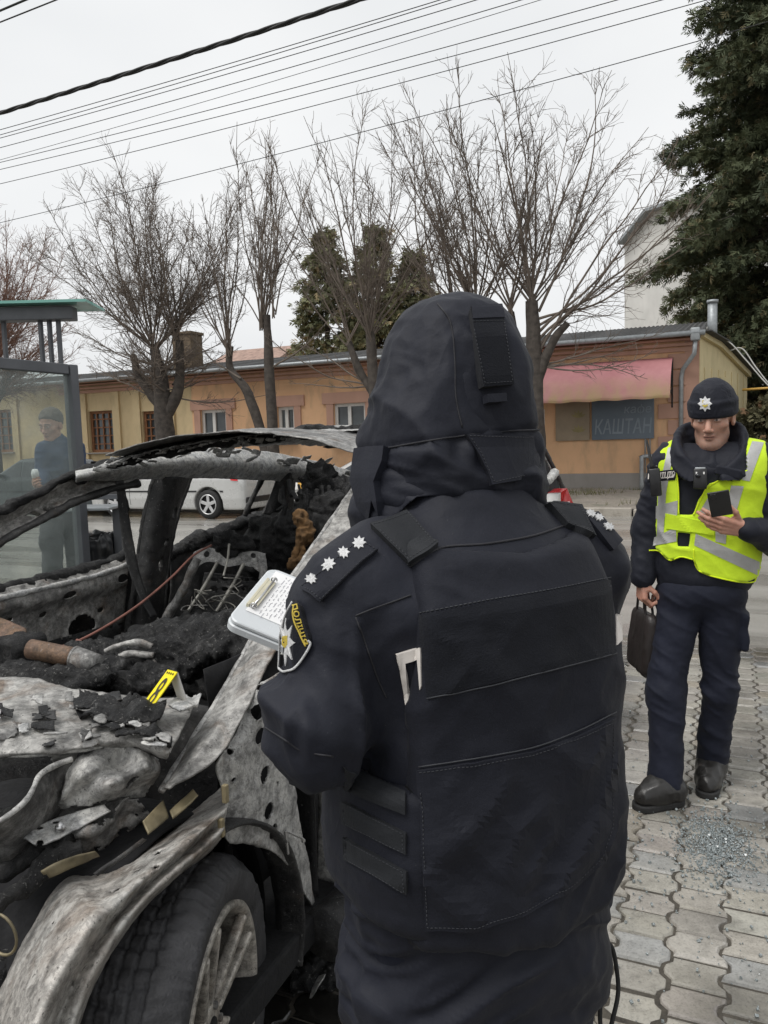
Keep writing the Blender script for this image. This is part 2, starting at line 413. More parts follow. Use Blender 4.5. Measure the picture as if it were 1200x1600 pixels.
MT['screen'] = m_plain('black_phone_glass', (0.012, 0.013, 0.015), 0.12, 0, 0.1, 5, 0)
MT['bag'] = m_plain('dark_brown_leather', (0.022, 0.017, 0.016), 0.45, 0, 0.3, 14, 0.3, 120)
MT['clearbox'] = m_plain('translucent_white_plastic', (0.66, 0.69, 0.71), 0.28, 0, 0.05, 4, 0.05, 60, Transmission_Weight=0.15)
MT['paper'] = m_plain('white_paper', (0.80, 0.80, 0.80), 0.8, 0, 0.03, 6, 0.05)
MT['ink'] = m_plain('blue_black_ink', (0.10, 0.10, 0.14), 0.7, 0, 0.1, 20, 0)
MT['cliptin'] = m_plain('yellowed_steel_clip', (0.60, 0.56, 0.42), 0.35, 0.4, 0.1, 20, 0.1)
MT['bright'] = m_plain('bright_steel', (0.55, 0.55, 0.55), 0.3, 0.9, 0.15, 20, 0.1)
MT['marker'] = m_plain('yellow_marker_plastic', (0.86, 0.72, 0.0), 0.5, 0, 0.04, 10, 0.05)
MT['markerback'] = m_plain('white_marker_back', (0.55, 0.54, 0.52), 0.5, 0, 0.08, 20, 0.1)
MT['blackprint'] = m_plain('black_print', (0.03, 0.025, 0.02), 0.6, 0, 0.1, 20, 0)
# burnt car
MT['bare'] = m_burnt('bared_grey_steel', 0.78, 0.4, 0.35, 0.25, 6, (0.40, 0.39, 0.37), 1)
MT['bare2'] = m_burnt('bared_pale_steel', 0.92, 0.6, 0.2, 0.2, 7, (0.46, 0.455, 0.44), 3)
MT['sooty'] = m_burnt('sooty_steel', 0.55, 0.4, 0.3, 0.25, 8, (0.28, 0.275, 0.265), 5)
MT['black'] = m_burnt('soot_black_steel', 0.22, 0.1, 0.2, 0.2, 9, (0.10, 0.098, 0.095), 7)
MT['ashy'] = m_burnt('ash_white_steel', 1.12, 0.9, 0.0, 0.15, 8, (0.62, 0.625, 0.62), 9, 0.3)
MT['fenderm'] = m_burnt('fire_bleached_fender', 0.95, 0.6, 0.5, 0.2, 5, (0.48, 0.455, 0.42), 11)
MT['char'] = m_char('charred_heap', 22, 0.45)
MT['char2'] = m_char('charred_foam', 34, 0.15)
MT['pitch'] = m_plain('pitch_black_soot', (0.006, 0.006, 0.007), 0.9, 0, 0.4, 20, 0.5, 80)
MT['foam'] = m_plain('scorched_yellow_foam', (0.17, 0.095, 0.04), 0.95, 0, 0.6, 26, 0.8, 60)
MT['brass'] = m_plain('heat_tinted_olive_plate', (0.21, 0.175, 0.105), 0.5, 0.3, 0.6, 12, 0.3, 60)
MT['pipe'] = m_burnt('rusty_brown_pipe', 0.9, 0.2, 0.9, 0.3, 9, (0.20, 0.13, 0.10), 13)
MT['copper'] = m_plain('reddish_wire', (0.20, 0.085, 0.065), 0.6, 0.1, 0.3, 20, 0.1)
MT['wire'] = m_plain('bare_seat_wire', (0.30, 0.29, 0.26), 0.5, 0.5, 0.4, 20, 0.2)
MT['rim'] = m_burnt('scorched_alloy_rim', 1.05, 0.35, 0.25, 0.4, 9, (0.46, 0.43, 0.385), 15, 0.15)
MT['tyre'] = m_plain('scorched_tyre', (0.034, 0.034, 0.037), 0.62, 0, 0.5, 14, 0.5, 160)
MT['redlens'] = m_plain('red_lamp_lens', (0.55, 0.02, 0.025), 0.15, 0, 0.15, 10, 0.05)
MT['whitelens'] = m_plain('white_lamp_lens', (0.75, 0.74, 0.72), 0.2, 0, 0.05, 10, 0.05)
# street
MT['conc'] = m_attr('paver_concrete', 0.62, 0.35, 26, 0.5, 0.4)
MT['galv'] = m_plain('galvanised_steel', (0.32, 0.34, 0.35), 0.5, 0.4, 0.15, 12, 0.1)
MT['shelter'] = m_plain('grey_painted_steel', (0.10, 0.105, 0.115), 0.5, 0.1, 0.15, 6, 0.1)
MT['pane'] = m_clear('dusty_shelter_glass', (0.88, 0.92, 0.9), 0.22, 0.16)
MT['greenglass'] = m_plain('green_roof_glass_edge', (0.18, 0.42, 0.36), 0.15, 0, 0.1, 4, 0)
MT['binbag'] = m_plain('black_bin_bag', (0.018, 0.019, 0.021), 0.35, 0, 0.3, 12, 0.6, 24)
MT['carglass'] = m_glass_tint('tinted_car_glass')
MT['white_paint'] = m_plain('silver_white_car_paint', (0.52, 0.52, 0.505), 0.3, 0.15, 0.04, 3, 0.03, 300, Coat_Weight=0.5)
MT['grey_paint'] = m_plain('pale_grey_car_paint', (0.42, 0.41, 0.39), 0.3, 0.2, 0.04, 3, 0.03, 300, Coat_Weight=0.5)
MT['dark_paint'] = m_plain('dark_grey_car_paint', (0.05, 0.06, 0.065), 0.3, 0.2, 0.06, 3, 0.03, 300, Coat_Weight=0.5)
MT['alloy'] = m_plain('silver_alloy', (0.55, 0.55, 0.55), 0.35, 0.6, 0.1, 20, 0.05)
MT['amber'] = m_plain('amber_lamp_lens', (0.75, 0.42, 0.08), 0.15, 0, 0.1, 20, 0)
MT['orange'] = m_plaster('orange_plaster', (0.70, 0.435, 0.255))
MT['ochre'] = m_plaster('ochre_plaster', (0.60, 0.475, 0.285), (0.3, 0.24, 0.15), 0.5)
MT['pink'] = m_plaster('dusty_red_trim', (0.47, 0.285, 0.215), (0.3, 0.17, 0.13), 0.3)
MT['cream'] = m_plaster('cream_boards', (0.66, 0.56, 0.34), (0.35, 0.3, 0.18), 0.35)
MT['plinth'] = m_plaster('grey_plinth', (0.28, 0.26, 0.24), (0.2, 0.19, 0.17), 0.4)
MT['whitewall'] = m_plaster('white_render', (0.62, 0.61, 0.58), (0.5, 0.49, 0.46), 0.25)
MT['slate'] = m_plain('dark_corrugated_roof', (0.055, 0.055, 0.055), 0.8, 0, 0.4, 6, 0.3)
MT['redroof'] = m_plain('faded_red_roof', (0.30, 0.20, 0.16), 0.8, 0, 0.3, 3, 0.3)
MT['upvc'] = m_plain('white_window_frame', (0.70, 0.69, 0.66), 0.4, 0, 0.05, 10, 0.05)
MT['woodframe'] = m_plain('brown_wooden_window_frame', (0.20, 0.085, 0.035), 0.7, 0, 0.25, 8, 0.2)
MT['winglass'] = m_glass_tint('dark_window_glass', (0.07, 0.08, 0.085), 0.08)
MT['bark'] = m_plain('grey_brown_bark', (0.062, 0.052, 0.044), 0.95, 0, 0.4, 9, 0.7, 40)
MT['twig'] = m_plain('brown_twig', (0.15, 0.122, 0.10), 0.95, 0, 0.3, 3, 0)
MT['redtwig'] = m_plain('reddish_twig', (0.20, 0.115, 0.085), 0.95, 0, 0.3, 3, 0)
MT['cable'] = m_plain('black_cable', (0.02, 0.02, 0.02), 0.7, 0, 0.2, 4, 0)
MT['greycable'] = m_plain('pale_cable', (0.45, 0.45, 0.43), 0.7, 0, 0.2, 4, 0)
MT['gaspipe'] = m_plain('yellow_gas_pipe', (0.60, 0.36, 0.08), 0.6, 0, 0.15, 4, 0)
# ---------------------------------------------------------------- ground, road, verge
def build_ground():
    # base terrain reaching the horizon
    t = NT('distant_ground'); m = t.fin(t.ramp(t.noise(0.05, 5), [(0.3, (0.10, 0.095, 0.08)), (0.7, (0.16, 0.15, 0.12))]), 0.95, 0)
    V = [(-1500, -300, -0.12), (1500, -300, -0.12), (1500, 2500, -0.12), (-1500, 2500, -0.12)]
    setp(mk('ground', V, [(0, 1, 2, 3)], m, None, False), kind='structure')
    # carriageway: worn, wet, pale asphalt with streaks along the street
    t = NT('wet_asphalt')
    rotn = t.n('ShaderNodeMapping'); t.co = t.n('ShaderNodeTexCoord').outputs['Object']
    rotn.inputs['Rotation'].default_value = (0, 0, math.atan2(0.412, 0.911)); t.l(t.co, rotn.inputs['Vector']); t.co = rotn.outputs['Vector']
    big = t.noise(0.8, 6, 0.6, (0.25, 1.6, 1)); lane = t.noise(1.1, 5, 0.6, (0.05, 1.5, 1)); fine = t.noise(90, 3)
    col = t.ramp(big, [(0.3, (0.26, 0.245, 0.215)), (0.7, (0.40, 0.38, 0.335))])
    col = t.mix(t.ramp(lane, [(0.5, 0.0), (0.62, 0.55)]), col, (0.19, 0.178, 0.155))
    col = t.mix(0.35, col, t.ramp(fine, [(0.35, 0.08), (0.65, 0.34)]))
    wet = t.ramp(t.noise(0.7, 5, 0.6, (0.3, 1.3, 1)), [(0.42, 0.14), (0.62, 0.6)])
    m = t.fin(col, wet, 0, t.bump(fine, 0.25, 0.006, t.bump(big, 0.15, 0.03)), 0.5, Coat_Weight=.3, Coat_Roughness=.15)
    V = [ST(-60, 6.05), ST(120, 6.05), ST(120, 15.7), ST(-60, 15.7)]
    n = 60; a = np.linspace(-60, 120, n); b = np.linspace(6.0, 15.75, 12)
    V = np.array([ST(x, y, -0.055) for x in a for y in b]); F = [(i * 12 + j, (i + 1) * 12 + j, (i + 1) * 12 + j + 1, i * 12 + j + 1) for i in range(n - 1) for j in range(11)]
    setp(mk('road', V, np.array(F), m, None, True), kind='structure')
    # dirty wet gutter between paving and road
    # pavers
    build_pavers()
    # far kerb stones + verge
    mb = MB(); a = -30.0; r = random.Random(5)
    R = np.stack([RU, RN, np.array([0, 0, 1.0])], 1)
    while a < 60:
        L = 0.98; mb.box(ST(a + L / 2, 15.72 + r.uniform(-.015, .015), -0.03 + r.uniform(-.012, .012)), (L / 2 - 0.012, 0.085, 0.12), R @ rotz(r.uniform(-.01, .01)), 0.018); a += L + 0.012
    t = NT('worn_kerb_concrete'); km = t.fin(t.mix(t.ramp(t.noise(5, 6, 0.65), [(0.5, 0.0), (0.7, 0.6)]), t.ramp(t.noise(2, 5), [(0.3, (0.30, 0.27, 0.23)), (0.7, (0.42, 0.39, 0.34))]), (0.14, 0.12, 0.09)), 0.9, 0, t.bump(t.noise(30, 5), 0.5, 0.02))
    setp(mb.build('kerb', km), kind='structure')
    t = NT('verge_soil'); ea = t.noise(1.3, 6, 0.6); fi = t.noise(25, 5, 0.7)
    rotn = t.n('ShaderNodeMapping')
    c = t.ramp(ea, [(0.3, (0.13, 0.105, 0.075)), (0.52, (0.26, 0.215, 0.16)), (0.66, (0.12, 0.115, 0.06))])
    c = t.mix(0.4, c, t.ramp(fi, [(0.3, 0.06), (0.7, 0.3)]))
    vm = t.fin(c, 0.95, 0, t.bump(fi, 0.6, 0.03, t.bump(ea, 0.4, 0.08)))
    a = np.linspace(-30, 60, 181); b = np.linspace(15.8, 23, 25); g = np.array([ST(x, y, 0) for x in a for y in b])
    g[:, 2] = 0.06 + 0.045 * fbm(g * 1.3, 3, 4) + np.repeat(np.tile(np.linspace(0, 0.05, 25), 181)[:, None], 1, 1)[:, 0]
    F = [(i * 25 + j, (i + 1) * 25 + j, (i + 1) * 25 + j + 1, i * 25 + j + 1) for i in range(180) for j in range(24)]
    setp(mk('verge', g, np.array(F), vm, None, True), kind='structure')
    # thin winter grass by the wall: stuff
    r = np.random.default_rng(3); n = 9000; x = r.uniform(-12, 14, n); y = 16.6 + 4.6 * r.random(n) ** 0.8
    keep = fbm(np.stack([x * 0.5, y * 0.9, 0 * x], 1), 3, 8) + (y - 17.5) * 0.18 > 0.15
    x, y = x[keep], y[keep]; n = len(x); base = x[:, None] * RU + y[:, None] * RN + np.array([0, 0, 0.06])
    an = r.uniform(0, 6.28, n); wv = np.stack([np.cos(an), np.sin(an), 0 * an], 1) * r.uniform(.006, .014, n)[:, None]
    tip = base + np.stack([r.normal(0, .05, n), r.normal(0, .05, n), r.uniform(.05, .16, n)], 1)
    V = np.stack([base - wv, base + wv, tip], 1).reshape(-1, 3); F = np.arange(3 * n).reshape(-1, 3)
    setp(mk('grass', V, F, m_plain('winter_grass', (0.13, 0.125, 0.05), 0.9, 0, 0.4, 2, 0), None, False), kind='stuff')

def build_pavers():
    """interlocking wavy concrete blocks, long joints along the street, wavy joints across it"""
    r = np.random.default_rng(21)
    W, L, gap = 0.156, 0.128, 0.0063    # along street, across street
    prof = []                            # wavy side outline: offset along the street as a function of 0..1 across
    ts = np.linspace(0, 1, 13)
    wav = np.interp(ts, [0, .16, .32, .5, .68, .84, 1], [0.0, 0.0, .022, .026, .022, 0.0, 0.0]) - 0.013
    wav_half = np.interp((ts + 0.5) % 1.0, ts, wav)
    Vs = []; Fs = []; Cs = []; n0 = 0
    car0 = np.array([-0.31, 1.5, 0]); ca = np.array([.383, .924, 0]); cw = np.array([-.924, .383, 0])
    edge_out = 6.02
    for ci in range(-44, 60):
        a0 = ci * W
        for ri in range(-2, 54):
            b0 = ri * L + (L / 2 if ci % 2 else 0)
            if b0 + L > edge_out or b0 < -0.1: continue
            c = ST(a0 + W / 2, b0 + L / 2)
            if c[1] < 0.15 or abs(c[0]) > 0.62 * c[1] + 1.6: continue
            h = r.normal(0, 0.0022); tl = r.normal(0, 0.006, 2)
            # outline (local): left wavy side up, right wavy side down
            wv_ = wav if ci % 2 == 0 else wav_half          # the wave of a joint is shared by both its columns
            wr_ = wav if ci % 2 == 0 else wav_half
            lft = np.stack([wv_, ts * L], 1); rgt = np.stack([W + wr_, ts * L], 1)[::-1]
            out = np.concatenate([lft, rgt]); cen = out.mean(0)
            def ring(s, z):
                q = cen + (out - cen) * np.array([1 - s / (W / 2), 1 - s / (L / 2)])
                zz = z + h + (q[:, 0] - W / 2) * tl[0] + (q[:, 1] - L / 2) * tl[1]
                return (a0 + q[:, 0])[:, None] * RU + (b0 + q[:, 1])[:, None] * RN + np.stack([0 * zz, 0 * zz, zz], 1)
            k = len(out); chip = r.random() < .3
            R0 = ring(gap * .5, -0.035); R1 = ring(gap * .6, -0.008); R2 = ring(gap + (.004 if chip else .002), -0.0005); R3 = ring(gap + .010, 0.001)
            ctr = ring(gap + .06, 0.001)
            Vs.append(np.concatenate([R0, R1, R2, R3, ctr.mean(0)[None]]))
            F = []
            for q in range(3):
                for i in range(k): F.append((n0 + q * k + i, n0 + q * k + (i + 1) % k, n0 + (q + 1) * k + (i + 1) % k, n0 + (q + 1) * k + i))
            Fs += [f[::-1] for f in F]; Fs += [(n0 + 3 * k + (i + 1) % k, n0 + 3 * k + i, n0 + 4 * k) for i in range(k)]
            base = np.array([0.365, 0.345, 0.305]) * r.uniform(0.80, 1.14) * (1 + r.normal(0, .010, 3))
            if r.random() < .08: base = np.array([0.31, 0.31, 0.30]) * r.uniform(.9, 1.1)
            if r.random() < .10: base = np.array([0.35, 0.315, 0.26]) * r.uniform(.9, 1.1)
            Cs.append(np.repeat(base[None], len(Vs[-1]), 0)); n0 += len(Vs[-1])
    V = np.concatenate(Vs); Ccol = np.concatenate(Cs)
    # soot washed out round the burnt car, damp dirt towards the gutter, scattered stains: real dirt of the paving
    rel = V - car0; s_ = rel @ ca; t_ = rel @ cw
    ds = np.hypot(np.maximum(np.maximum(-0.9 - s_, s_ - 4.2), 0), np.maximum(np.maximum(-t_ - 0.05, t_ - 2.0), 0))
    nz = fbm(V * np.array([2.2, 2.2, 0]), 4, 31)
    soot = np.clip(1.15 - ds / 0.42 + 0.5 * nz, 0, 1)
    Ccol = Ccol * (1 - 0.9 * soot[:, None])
    b_ = V @ RN; edge = np.clip((b_ - 4.9) / 0.9 + 0.5 * nz, 0, 1) * .35
    st = np.clip(fbm(V * np.array([3.1, 3.1, 0]) + 7, 4, 41) * 1.6 - .25, 0, 1) * .5
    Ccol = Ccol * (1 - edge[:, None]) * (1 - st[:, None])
    sandy = np.clip(fbm(V * 5.0 + 3, 3, 51) - .1, 0, 1)[:, None] * .3
    Ccol = Ccol * (1 - sandy) + np.array([0.36, 0.33, 0.27]) * sandy
    t = NT('damp_paving_blocks'); a = t.n('ShaderNodeVertexColor'); a.layer_name = 'Col'
    f1 = t.noise(22, 6, 0.65); f2 = t.noise(140, 4, 0.6); f3 = t.noise(1.6, 5, 0.6)
    col = t.mix(1.0, a.outputs['Color'], t.ramp(f1, [(0.30, 0.78), (0.5, 1.05), (0.72, 1.18)]), 'MULTIPLY')
    col = t.mix(1.0, col, t.ramp(f2, [(0.33, 0.72), (0.5, 1.0)]), 'MULTIPLY')
    wet = t.ramp(f3, [(0.42, 0.09), (0.62, 0.42)])
    col = t.mix(1.0, col, t.ramp(f3, [(0.36, 0.62), (0.58, 1.0)]), 'MULTIPLY')
    m = t.fin(col, wet, 0, t.bump(f2, 0.45, 0.003, t.bump(f1, 0.4, 0.006)), 0.45, Coat_Weight=.35, Coat_Roughness=.12)
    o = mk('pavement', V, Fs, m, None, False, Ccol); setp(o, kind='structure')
    # sand and dirt in the joints, one sheet below the blocks
    t = NT('joint_sand'); m2 = t.fin(t.ramp(t.noise(30, 5, .7), [(0.3, (0.035, 0.031, 0.026)), (0.7, (0.10, 0.088, 0.07))]), 0.95, 0, t.bump(t.noise(120, 3), 0.6, 0.004))
    q = [ST(-12, -2.5, -0.006), ST(14, -2.5, -0.006), ST(14, 6.04, -0.006), ST(-12, 6.04, -0.006)]
    setp(mk('paving_joint_bed', q, [(0, 1, 2, 3)], m2, None, False), kind='structure')
    # edging strip to the road
    mb = MB(); Rm = np.stack([RU, RN, np.array([0, 0, 1.0])], 1); a_ = -12
    rr = random.Random(8)
    while a_ < 14:
        mb.box(ST(a_ + .49, 6.03 + rr.uniform(-.01, .01), -0.06), (.485, .06, .06), Rm, .012); a_ += .99
    setp(mb.build('pavement_edge', m_plain('dark_wet_edging', (0.16, 0.15, 0.135), 0.4, 0, 0.35, 5, 0.4, 30)), kind='structure')

def build_glass_debris():
    """crumbs of tempered glass lying on the paving: nobody could count them"""
    r = np.random.default_rng(77); V = []; F = []; n0 = 0
    c = PZ(1118, 1322, 0.0)[:2]
    N = 2000
    big = r.normal(0, 1, (N, 2)) * np.array([0.07, 0.125]); sp = r.normal(0, 1, (1100, 2)) * np.array([0.45, 0.7])
    pts = np.concatenate([big @ np.array([[.911, -.412], [.412, .911]]), sp]) + c
    cube = np.array([[x, y, z] for x in (-1, 1) for y in (-1, 1) for z in (-1, 1)], float)
    CF = np.array([(0, 1, 3, 2), (4, 6, 7, 5), (0, 4, 5, 1), (2, 3, 7, 6), (0, 2, 6, 4), (1, 5, 7, 3)])
    Vs = []; Fs = []
    for i, p in enumerate(pts):
        s = r.uniform(.0012, .0036) * (1 if i < N else 1.15); q = cube * s * r.uniform(.5, 1.3, 3)
        q = q @ rotz(r.uniform(0, 6.3)).T @ rotx(r.normal(0, .6)).T
        q[:, 2] -= q[:, 2].min() - 0.002; q[:, :2] += p; Vs.append(q); Fs.append(CF + 8 * i)
    t = NT('broken_safety_glass'); m = t.fin(t.ramp(t.noise(300, 2), [(0.3, (0.10, 0.115, 0.12)), (0.6, (0.26, 0.29, 0.29)), (0.75, (0.7, 0.74, 0.74))]), 0.12, 0, None, 0.8)
    setp(mk('broken_glass', np.concatenate(Vs), np.concatenate(Fs), m, None, False), kind='stuff')
build_ground(); build_glass_debris()
# ---------------------------------------------------------------- buildings across the street
WALL_N = 21.3
RB = np.stack([RU, RN, np.array([0, 0, 1.0])], 1)
def wpt(px, py, n=WALL_N):
    """a (along the street), z of a picture point on the plane n"""
    p = PN(px, py, n); return p @ RU, p[2]
def build_cafe():
    aR, _ = wpt(1092, 640); aS, _ = wpt(300, 640); aL = aS + 24; EZ = 4.0; G = 0.05
    T = thing('cafe_building', ST(aR, WALL_N), 'long low orange plastered building with dusty red trim and dark corrugated eaves across the street', 'building')
    wins = []   # (a0,a1,z0,z1,kind)
    def wr(x0, y0, x1, y1, kind):
        a0, z1 = wpt(x0, y0); a1, z0 = wpt(x1, y1); wins.append((min(a0, a1), max(a0, a1), z0, z1, kind))
    wr(521, 631, 573, 690, 'u'); wr(433, 636, 462, 690, 'u'); wr(313, 641, 356, 696, 'u')
    wr(222, 643, 264, 706, 'w'); wr(138, 643, 180, 706, 'w'); wr(-24, 642, 23, 706, 'w'); wr(-110, 642, -68, 706, 'w')
    wr(838, 640, 852, 720, 'd')
    wins.sort()
    # wall built as strips round the openings (real recesses)
    def wall(name, a0, a1, mat):
        mb = MB(); ws = [w_ for w_ in wins if a0 <= w_[0] and w_[1] <= a1]; cur = a0
        def blk(x0, x1, z0, z1):
            if x1 - x0 > .002 and z1 - z0 > .002: mb.box(ST((x0 + x1) / 2, WALL_N + .2, (z0 + z1) / 2), ((x1 - x0) / 2, .2, (z1 - z0) / 2), RB)
        for w_ in ws:
            blk(cur, w_[0], G, EZ); blk(w_[0], w_[1], G, w_[2]); blk(w_[0], w_[1], w_[3], EZ); cur = w_[1]
        blk(cur, a1, G, EZ); return mb.build(name, mat, T)
    wall('wall', aR, aS, MT['orange']); wall('wall', aS, aL, MT['ochre'])['label'] = 'older ochre yellow stretch of the wall'
    MB().box(ST((aR + aL) / 2, WALL_N + 4.6, 2), ((aL - aR) / 2, 4.2, 1.95), RB).build('back_rooms', MT['orange'], T)
    mb = MB(); mb.box(ST((aR + aL) / 2, WALL_N - .03, G + .17), ((aL - aR) / 2 + .02, .045, .30), RB, .01); mb.build('plinth', MT['plinth'], T)
    mb = MB()
    for k, (h, d) in enumerate(((.10, .05), (.07, .10), (.05, .15))):
        z = EZ - .34 + k * .12; mb.box(ST((aR + aS + 6) / 2, WALL_N - d / 2, z), ((aS + 6 - aR) / 2, d / 2, h / 2), RB)
    mb.build('cornice', MT['pink'], T)
    mb = MB()
    for k in range(7):   # corner quoins, alternating long and short
        z = .85 + k * .42; wd = .34 if k % 2 else .22
        mb.box(ST(aR + wd + .30, WALL_N - .022, z), (wd, .02, .19), RB, .008)
    mb.box(ST(aR + .17, WALL_N - .016, 2.0), (.17, .014, 1.9), RB); mb.build('corner_quoin', MT['pink'], T)
    # red trim round the newer windows
    for (a0, a1, z0, z1, k) in wins:
        if k == 'u':
            mb = MB(); w_ = .24
            mb.box(ST(a0 - w_ / 2, WALL_N - .02, (z0 + z1) / 2), (w_ / 2, .022, (z1 - z0) / 2), RB); mb.box(ST(a1 + w_ / 2, WALL_N - .02, (z0 + z1) / 2), (w_ / 2, .022, (z1 - z0) / 2), RB)
            mb.box(ST((a0 + a1) / 2, WALL_N - .024, z1 + .17), ((a1 - a0) / 2 + .38, .03, .17), RB); mb.build('window_surround', MT['pink'], T)
        if k == 'w':
            mb = MB(); mb.box(ST(a0 - .2, WALL_N - .04, 2.0), (.16, .04, 1.6), RB); mb.box(ST(a1 + .2, WALL_N - .04, 2.0), (.16, .04, 1.6), RB); mb.build('pilaster', MT['ochre'], T)
        fr = {'u': MT['upvc'], 'w': MT['woodframe'], 'd': MT['upvc']}[k]
        mb = MB(); t_ = .05; yc = WALL_N + .12; W2 = (a1 - a0) / 2; H2 = (z1 - z0) / 2; c = (a0 + a1) / 2; zc = (z0 + z1) / 2
        for s in (-1, 1):
            mb.box(ST(c + s * (W2 - t_), yc, zc), (t_, .04, H2), RB); mb.box(ST(c, yc - .002, zc + s * (H2 - t_)), (W2 - 2 * t_, .036, t_), RB)
        if k == 'u': mb.box(ST(c + .08 * W2, yc - .003, zc), (.055, .035, H2 - 2 * t_), RB)
        if k == 'w':
            for q in (-.5, 0, .5): mb.box(ST(c + q * W2, yc - .003, zc), (.022, .03, H2 - 2 * t_), RB)
            for q in (-.6, -.2, .2, .6): mb.box(ST(c, yc - .006, zc + q * H2), (W2 - 2 * t_, .027, .02), RB)
        if k == 'd':
            for q in (-.5, 0, .5): mb.box(ST(c, yc - .003, zc + q * H2), (W2 - 2 * t_, .03, .03), RB)
        wo = mb.build('window', fr, T)
        MB().box(ST(c, yc + .03, zc), (W2 - .02, .008, H2 - .02), RB).build('pane', MT['winglass'], wo)
        if k == 'u': MB().box(ST(c - .02, yc + .10, zc - .2 * H2), (W2 * .9, .01, H2 * .75), RB).build('curtain', m_plain('net_curtain', (.42, .43, .41), .9, 0, .2, 6, .2), wo)
        mb = MB(); mb.box(ST(c, WALL_N - .05, z0 - .03), (W2 + .1, .11, .025), RB); mb.build('sill', MT['plinth'], wo)
    # roof: corrugated sheets with a low pitch
    nn = int((aL - aR + .5) / .045); a = np.linspace(aR - .12, aL, nn); ph = np.sin(a / .13 * 2 * math.pi) * .022
    rows = [(WALL_N - .42, EZ + .06), (WALL_N + 1.5, EZ + .38), (WALL_N + 4.6, EZ + .9)]
    V = np.array([ST(x, n_, z + p_) for (n_, z) in rows for x, p_ in zip(a, ph)]); V = np.concatenate([V, V - np.array([0, 0, .02])]); m = nn * 3
    F = [(r_ * nn + i, r_ * nn + i + 1, (r_ + 1) * nn + i + 1, (r_ + 1) * nn + i) for r_ in range(2) for i in range(nn - 1)]
    F = F + [tuple(x + m for x in f[::-1]) for f in F] + [(i, m + i, m + i + 1, i + 1) for i in range(nn - 1)]
    mk('roof', V, F, MT['slate'], T, False)
    MB().box(ST((aR + aL) / 2, WALL_N - .18, EZ - .01), ((aL - aR) / 2, .18, .02), RB).build('soffit', MT['pink'], T)
    g = MB(); g.tube([ST(aR - .15, WALL_N - .46, EZ + .0), ST(aS + 8, WALL_N - .46, EZ + .03)], .065, 10); g.build('gutter', MT['galv'], T, True)
    g = MB(); d0 = aR + .08
    g.box(ST(d0, WALL_N - .42, EZ - .03), (.11, .10, .16), RB, .03)
    g.tube([ST(d0, WALL_N - .42, EZ - .16), ST(d0 + .02, WALL_N - .40, EZ - .5), ST(d0 + .30, WALL_N - .10, EZ - .85), ST(d0 + .34, WALL_N - .08, EZ - 1.05), ST(d0 + .34, WALL_N - .08, .2)], .055, 10)
    g.build('downpipe', MT['galv'], T, True)
    # flue
    fa, _ = wpt(1113, 520, WALL_N + 1.8); g = MB(); p = ST(fa, WALL_N + 1.8); g.tube([p + v3(0, 0, EZ - .2), p + v3(0, 0, EZ + 1.02)], .125, 14); g.tube([p + v3(0, 0, EZ + 1.02), p + v3(0, 0, EZ + 1.1)], .15, 14)
    g.build('flue', MT['galv'], T, True)
    ca, cz = wpt(292, 520, WALL_N + 2.2)
    g = MB(); g.box(ST(ca, WALL_N + 2.2, EZ + .75), (.42, .35, .95), RB, .02); g.box(ST(ca, WALL_N + 2.2, EZ + 1.73), (.47, .40, .05), RB, .01); g.build('chimney', m_plaster('mossy_brown_chimney', (.17, .13, .09)), T)
    # awning: curved faded pink sheet with mossy lower edge
    a1, zt = wpt(1052, 557); a0, _ = wpt(820, 575); prof = [(0, 3.48), (.30, 3.40), (.62, 3.20), (.90, 2.90), (1.10, 2.52), (1.12, 2.42)]
    pr = smooth_path([(n_, z, 0) for n_, z in prof], 5); na = 40; aa = np.linspace(a1, a0 + .6, na)
    V = np.array([ST(x, WALL_N - .02 - q[0], q[1] + .012 * math.sin(x * 9) * q[0]) for x in aa for q in pr]); k = len(pr)
    V2 = np.concatenate([V, V - np.array([0, 0, .012])]); m = len(V)
    F = [(i * k + j, i * k + j + 1, (i + 1) * k + j + 1, (i + 1) * k + j) for i in range(na - 1) for j in range(k - 1)]
    F = F + [tuple(x + m for x in f[::-1]) for f in F]
    t = NT('faded_pink_awning'); f = t.noise(1.0, 6, .65, (1, 1, 1)); gz = t.n('ShaderNodeSeparateXYZ'); t.l(t.coord(), gz.inputs[0])
    mz = t.n('ShaderNodeMapRange'); mz.inputs[1].default_value = 2.35; mz.inputs[2].default_value = 3.05; mz.inputs[3].default_value = 1.0; mz.inputs[4].default_value = 0.0; t.l(gz.outputs[2], mz.inputs[0])
    ad = t.n('ShaderNodeMath'); ad.operation = 'MULTIPLY_ADD'; t.l(t.ramp(t.noise(2.2, 5, .6, (1.5, 1.5, .4)), [(.32, .15), (.6, 1.)]), ad.inputs[0]); t.l(mz.outputs[0], ad.inputs[1]); ad.inputs[2].default_value = 0
    col = t.mix(ad.outputs[0], t.ramp(f, [(.3, (.34, .13, .14)), (.7, (.46, .21, .215))]), (.36, .28, .12))
    m = t.fin(col, .7, 0, t.bump(t.noise(10, 3), .15, .02)); 
    aw = mk('awning', V2, F, m, T, True)
    for x in (a1 + .02, a1 + 2.4, a0 + .5):
        mb = MB(); mb.tube([ST(x, WALL_N - .04, 2.2), ST(x, WALL_N - .04, 3.45)], .022, 6); mb.tube([ST(x, WALL_N - .05, 2.5), ST(x, WALL_N - .6, 2.62), ST(x, WALL_N - 1.1, 2.46)], .016, 6)
        mb.tube([ST(x, WALL_N - .05, 3.1)] + [ST(x, WALL_N - .3 - .15 * math.cos(q), 2.88 + .15 * math.sin(q)) for q in np.linspace(2.4, -3.0, 9)], .012, 6)
        mb.build('bracket', MT['cable'], aw)
